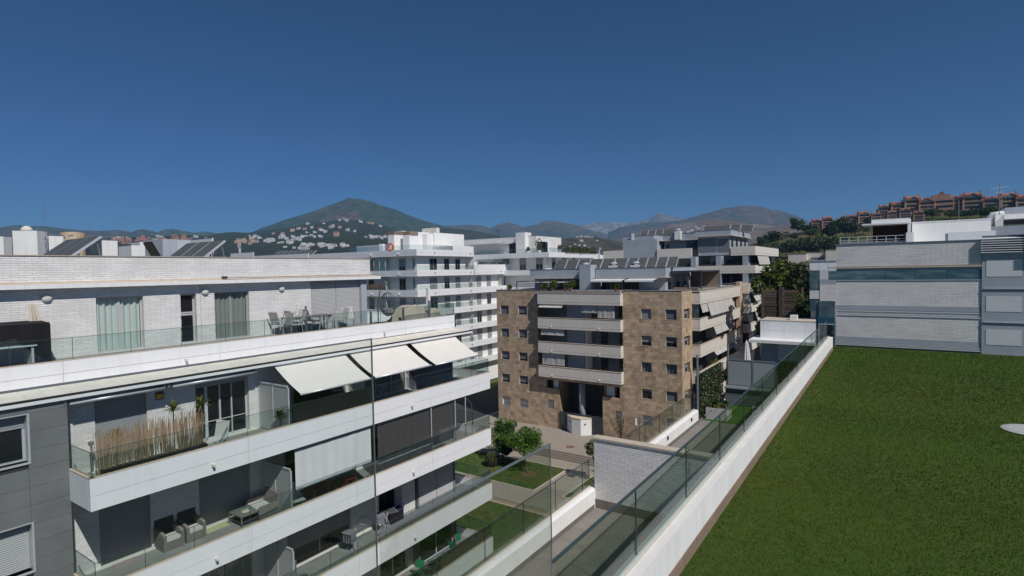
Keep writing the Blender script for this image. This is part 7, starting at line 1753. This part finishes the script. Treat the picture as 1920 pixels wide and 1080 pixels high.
for x, y in ((1082, 445.5), (1090, 445), (1098, 445), (1104, 445.5), (1110, 446), (1090, 453), (1078, 459), (1086, 461), (1096, 462), (1120, 452), (1104, 466), (1070, 465), (1115, 470), (1125, 468)): put_house('white', 10, x, y, random.uniform(.25, .5), 'small white villa on the scrubby knoll', 'white villas on the knoll')
for x, y in ((1303, 428), (1310, 430), (1318, 426), (1297, 433), (1290, 436), (1330, 430)): put_house('white', 9, x, y, random.uniform(.7, 1.1), 'small white house on the dry brown hillside', 'white houses on the brown hillside')

# terracotta gabled flats on the right ridge
def gable_block(label, at, s, rz, first=[]):
    if first:
        return dup(first[0], at, rz, label, None, (s, s, s))
    t = thing('terraced_flats', label, 'apartment block', at, 'terracotta gabled flats on the ridge', rz); t.scale = (s, s, s)
    lpart('wall', MB().box(-5.6, 5.6, -2, 5, -3, 11.5).box(-7.4, -5.6, -1, 5, -3, 10).box(5.6, 7.4, -1, 5, -3, 9.5), M_TAN, t)
    for sx in (-1, 1): lpart('tower', MB().box(sx * 5.2 - .65, sx * 5.2 + .65, -3.6, -2.4, -3, 11.2).box(sx * 4.6 - .6, sx * 4.6 + .6, 3, 4.6, 11, 15.5).box(sx * 4.6 - .35, sx * 4.6 + .35, 3.3, 4.3, 15.5, 17), M_SALMON, t)
    for k in range(4):
        z = k * 2.85; lpart('balcony', MB().box(-4.5, 4.5, -3.5, -2, z - .3, z + .75), M_SALMON if k % 2 else M_TAN, t); lpart('window', MB().box(-4, -1.2, -2.08, -2.0, z + .9, z + 2.5).box(-.6, 1.0, -2.08, -2, z + .9, z + 2.5).box(1.6, 4, -2.08, -2, z + .9, z + 2.5), M_BLUEGLASS, t)
        lpart('side_balcony', MB().box(-7.5, -5.7, -2.2, -1, z - .3, z + .6).box(5.7, 7.5, -2.2, -1, z - .3, z + .6), M_TAN, t); lpart('side_window', MB().box(-7.1, -5.9, -1.07, -1, z + .8, z + 2.3).box(5.9, 7.1, -1.07, -1, z + .8, z + 2.3), M_DARK, t)
    lpart('roof', MB().prism([(-5.6, 11.3), (0, 14.4), (5.6, 11.3)], 'Y', -4.0, -1.0).prism([(-5.6, 11.0), (-5.6, 11.3), (0, 14.4), (5.6, 11.3), (5.6, 11.0), (0, 14.0)], 'Y', -4.3, -1).box(-5.2, 5.2, -1, 5.2, 11.5, 13.6), M_TERRA, t)
    lpart('gable_window', MB().add([(-3.2, -4.02, 11.4), (3.2, -4.02, 11.4), (0, -4.02, 13.3)], [(0, 1, 2)]), M_BLUEGLASS, t); lpart('ridge_beam', MB().prism([(-1, 13.6), (5.2, 13.6), (5.2, 14.6), (2, 15.2)], 'X', -4.0, 4.0), M_TERRA, t)
    first.append(t); return t


rows = [(1658, 402, .95), (1682, 402, .95), (1711, 404, 1.1), (1737, 405, 1.15), (1790, 401, 1.05), (1823, 401, 1.12), (1859, 401, 1.08), (1892, 401, 1.16), (1921, 402, 1.0), (1955, 402, 1.1),
        (1530, 431, .72), (1551, 430, .74), (1577, 428, .72), (1595, 425, .74), (1619, 422, .78), (1642, 419, .72), (1672, 415, .62), (1697, 415, .7), (1722, 417, .7), (1474, 447, .5)]
for k, (x, y, s) in enumerate(rows):
    d = ray(x, y); h = math.hypot(d.x, d.y); crest = k < 10; p_ = on_hill(11, x, y if not crest else y); b = math.atan2(-d.x, d.y)
    gable_block((ORD[k] + ' gabled terracotta block of the upper ridge row, counted from the left') if crest else (ORD[k - 10] + ' smaller gabled block of the lower row, counted from the left' if k < 19 else 'lone small gabled block at the foot of the golf slope'), p_, s * (.68 + .06 * ((k * 7) % 3)), b + rad(8 + (k * 37) % 13 - 6))
t = thing('arcaded_flats', 'salmon block with stepped side and arched windows in the middle of the ridge', 'apartment block', on_hill(11, 1765, 403)); sgn = 1
lpart('wall', MB().box(-6.5, 6.5, -2, 6, -3, 11).box(-5, 4.5, -1, 6, 11, 13.2), M_SALMON, t); lpart('stepped_wing', MB().box(-11, -6.5, -3, 3, -3, 4).box(-9.6, -6.5, -3, 3, 4, 7.5).box(-8.4, -6.5, -3, 3, 7.5, 12), M_SALMON, t)
for k in range(3): lpart('window', MB().box(-5.8, 5.8, -2.06, -2, k * 3.2 + 1.4, k * 3.2 + 2.8), M_DARK, t)
lpart('roof', MB().prism([(-2, 13.2), (.0, 15.6), (2, 13.2)], 'Y', -1, 5), M_TERRA, t)

# trees of the slope: three crown meshes shared by all
def slope_proto(m, seed, flat=.8, n=900):
    random.seed(700 + seed); lob = [((random.uniform(-.32, .32), random.uniform(-.32, .32), random.uniform(.4, .78)), (.24, .24, .24 * flat)) for _ in range(9)]
    return leaf_cloud(ellipsoid_pts(lob, .4), n, .062, m).mesh('crown', m), MB().tube([(0, 0, -.1), (.02, 0, .5)], .035, 6, .02).mesh('trunk', M_BARK)


SP = {'dark': slope_proto(M_LEAFD, 1), 'green': slope_proto(M_LEAFM, 2), 'olive': slope_proto(M_LEAFO, 3), 'yell': slope_proto(M_LEAFY, 4)}
TL = [(1496, 436, 24, 17, 'green', 'round tree crown right above the golf slope, beside the palm'), (1511, 437, 14, 24, 'dark', 'wide flat dark tree between the palm and the first flats'), (1453, 461, 22, 24, 'green', 'broad green tree at the left of the golf slope'), (1440, 460, 14, 18, 'dark', 'low dark tree left of the broad green one'),
      (1431, 468, 20, 14, 'green', 'small rounded tree at the lower left of the golf slope'), (1453, 466, 10, 12, 'yell', 'small yellowish tree in front of the broad green one'), (1517, 447, 15, 20, 'green', 'bright round tree on the open grass'), (1484, 453, 13, 14, 'olive', 'grey-green tree beside the lone flats'),
      (1568, 451, 34, 24, 'dark', 'tallest dark tree of the slope, left of the roof pavilion'), (1585, 448, 28, 22, 'dark', 'second tall dark tree left of the roof pavilion'), (1603, 446, 22, 18, 'olive', 'olive tree just left of the roof pavilion'), (1553, 451, 22, 18, 'dark', 'dark tree at the left side of the tallest one'),
      (1618, 440, 14, 14, 'green', 'small green tree below the gabled blocks'), (1512, 456, 9, 9, 'olive', 'small grey bush on the open grass'), (1540, 457, 12, 12, 'olive', 'small olive tree on the right part of the grass'), (1420, 468, 10, 14, 'dark', 'low dark bush at the foot of the brown hill')]
for k, x in enumerate((1462, 1474, 1488, 1499, 1512, 1523, 1535, 1547, 1557, 1567)): TL.append((x, 482, (20, 26, 24, 29, 26, 22, 31, 27, 30, 26)[k], (16, 17, 15, 16, 17, 15, 16, 15, 14, 15)[k], 'dark' if k % 3 else 'olive', ORD[k] + ' tree from the left in the dark row along the slope foot'))
for k, x in enumerate((1782, 1797, 1812, 1838, 1855, 1748, 1735, 1905, 1877)): TL.append((x, 411, (12, 13, 11, 16, 15, 15, 13, 12, 14)[k], (16, 17, 15, 22, 20, 16, 15, 18, 18)[k], 'green' if k % 2 else 'yell', ORD[k] + ' rounded bush in the strip under the upper ridge row'))
random.seed(50)
for x, y, hp, wp, kd, lab in TL:
    p_ = on_hill(11, x, y); D = p_.length; t = thing('slope_tree', lab, 'tree', p_, 'trees on the golf slope', random.uniform(0, 6.28)); lpart('crown', SP[kd][0], None, t); lpart('trunk', SP[kd][1], None, t)
    t.scale = (wp / FOC * D * 1.4, wp / FOC * D * 1.4, hp / FOC * D * 1.2)
# palms on the ridge
for k, (x, y, hp) in enumerate(((1510, 424, 10), (1600, 419, 11), (1621, 420, 10), (1553, 424, 9), (1656, 412, 9), (1676, 405, 9), (1702, 411, 10), (1532, 424, 8), (1635, 406, 8))):
    p_ = on_hill(11, x, y); D = p_.length; H = hp / FOC * D; t = thing('palm_tree', ('lone palm left of the flats' if k == 0 else ORD[k - 1] + ' palm among the gabled flats'), 'palm tree', p_, 'palms on the ridge', random.uniform(0, 6)); lpart('trunk', MB().tube([(0, 0, -.5), (0, 0, H * .8)], .22, 6, .16), M_BARK, t); mb = MB()
    for j in range(26):
        a = random.uniform(0, 6.28); e = random.uniform(-.3, 1.2); L = 1.9; d1 = Vector((math.cos(a) * math.cos(e), math.sin(a) * math.cos(e), math.sin(e))); b0 = Vector((0, 0, H * .8)); sd = Vector((-math.sin(a), math.cos(a), 0)) * .28; p1 = b0 + d1 * L * .6; p2 = b0 + d1 * L + Vector((0, 0, -.8)); mb.add([b0 - sd * .4, b0 + sd * .4, p1 + sd, p1 - sd, p2], [(0, 1, 2, 3), (3, 2, 4)])
    lpart('crown', mb, M_LEAFD, t)

# ------------------------------------------------------------------ haze
hz = MB().box(-9100, 9100, -3050, 14100, -24, 600); o = obj('haze', hz, None); o['kind'] = 'stuff'
m_ = bpy.data.materials.new('air_haze'); m_.use_nodes = True; n_ = m_.node_tree.nodes; n_.clear(); ou = n_.new('ShaderNodeOutputMaterial'); v_ = n_.new('ShaderNodeVolumePrincipled')
v_.inputs['Color'].default_value = (0.34, 0.64, 1.0, 1); v_.inputs['Density'].default_value = 0.00013; v_.inputs['Anisotropy'].default_value = 0.0
m_.node_tree.links.new(v_.outputs[0], ou.inputs['Volume']); o.data.materials.append(m_)
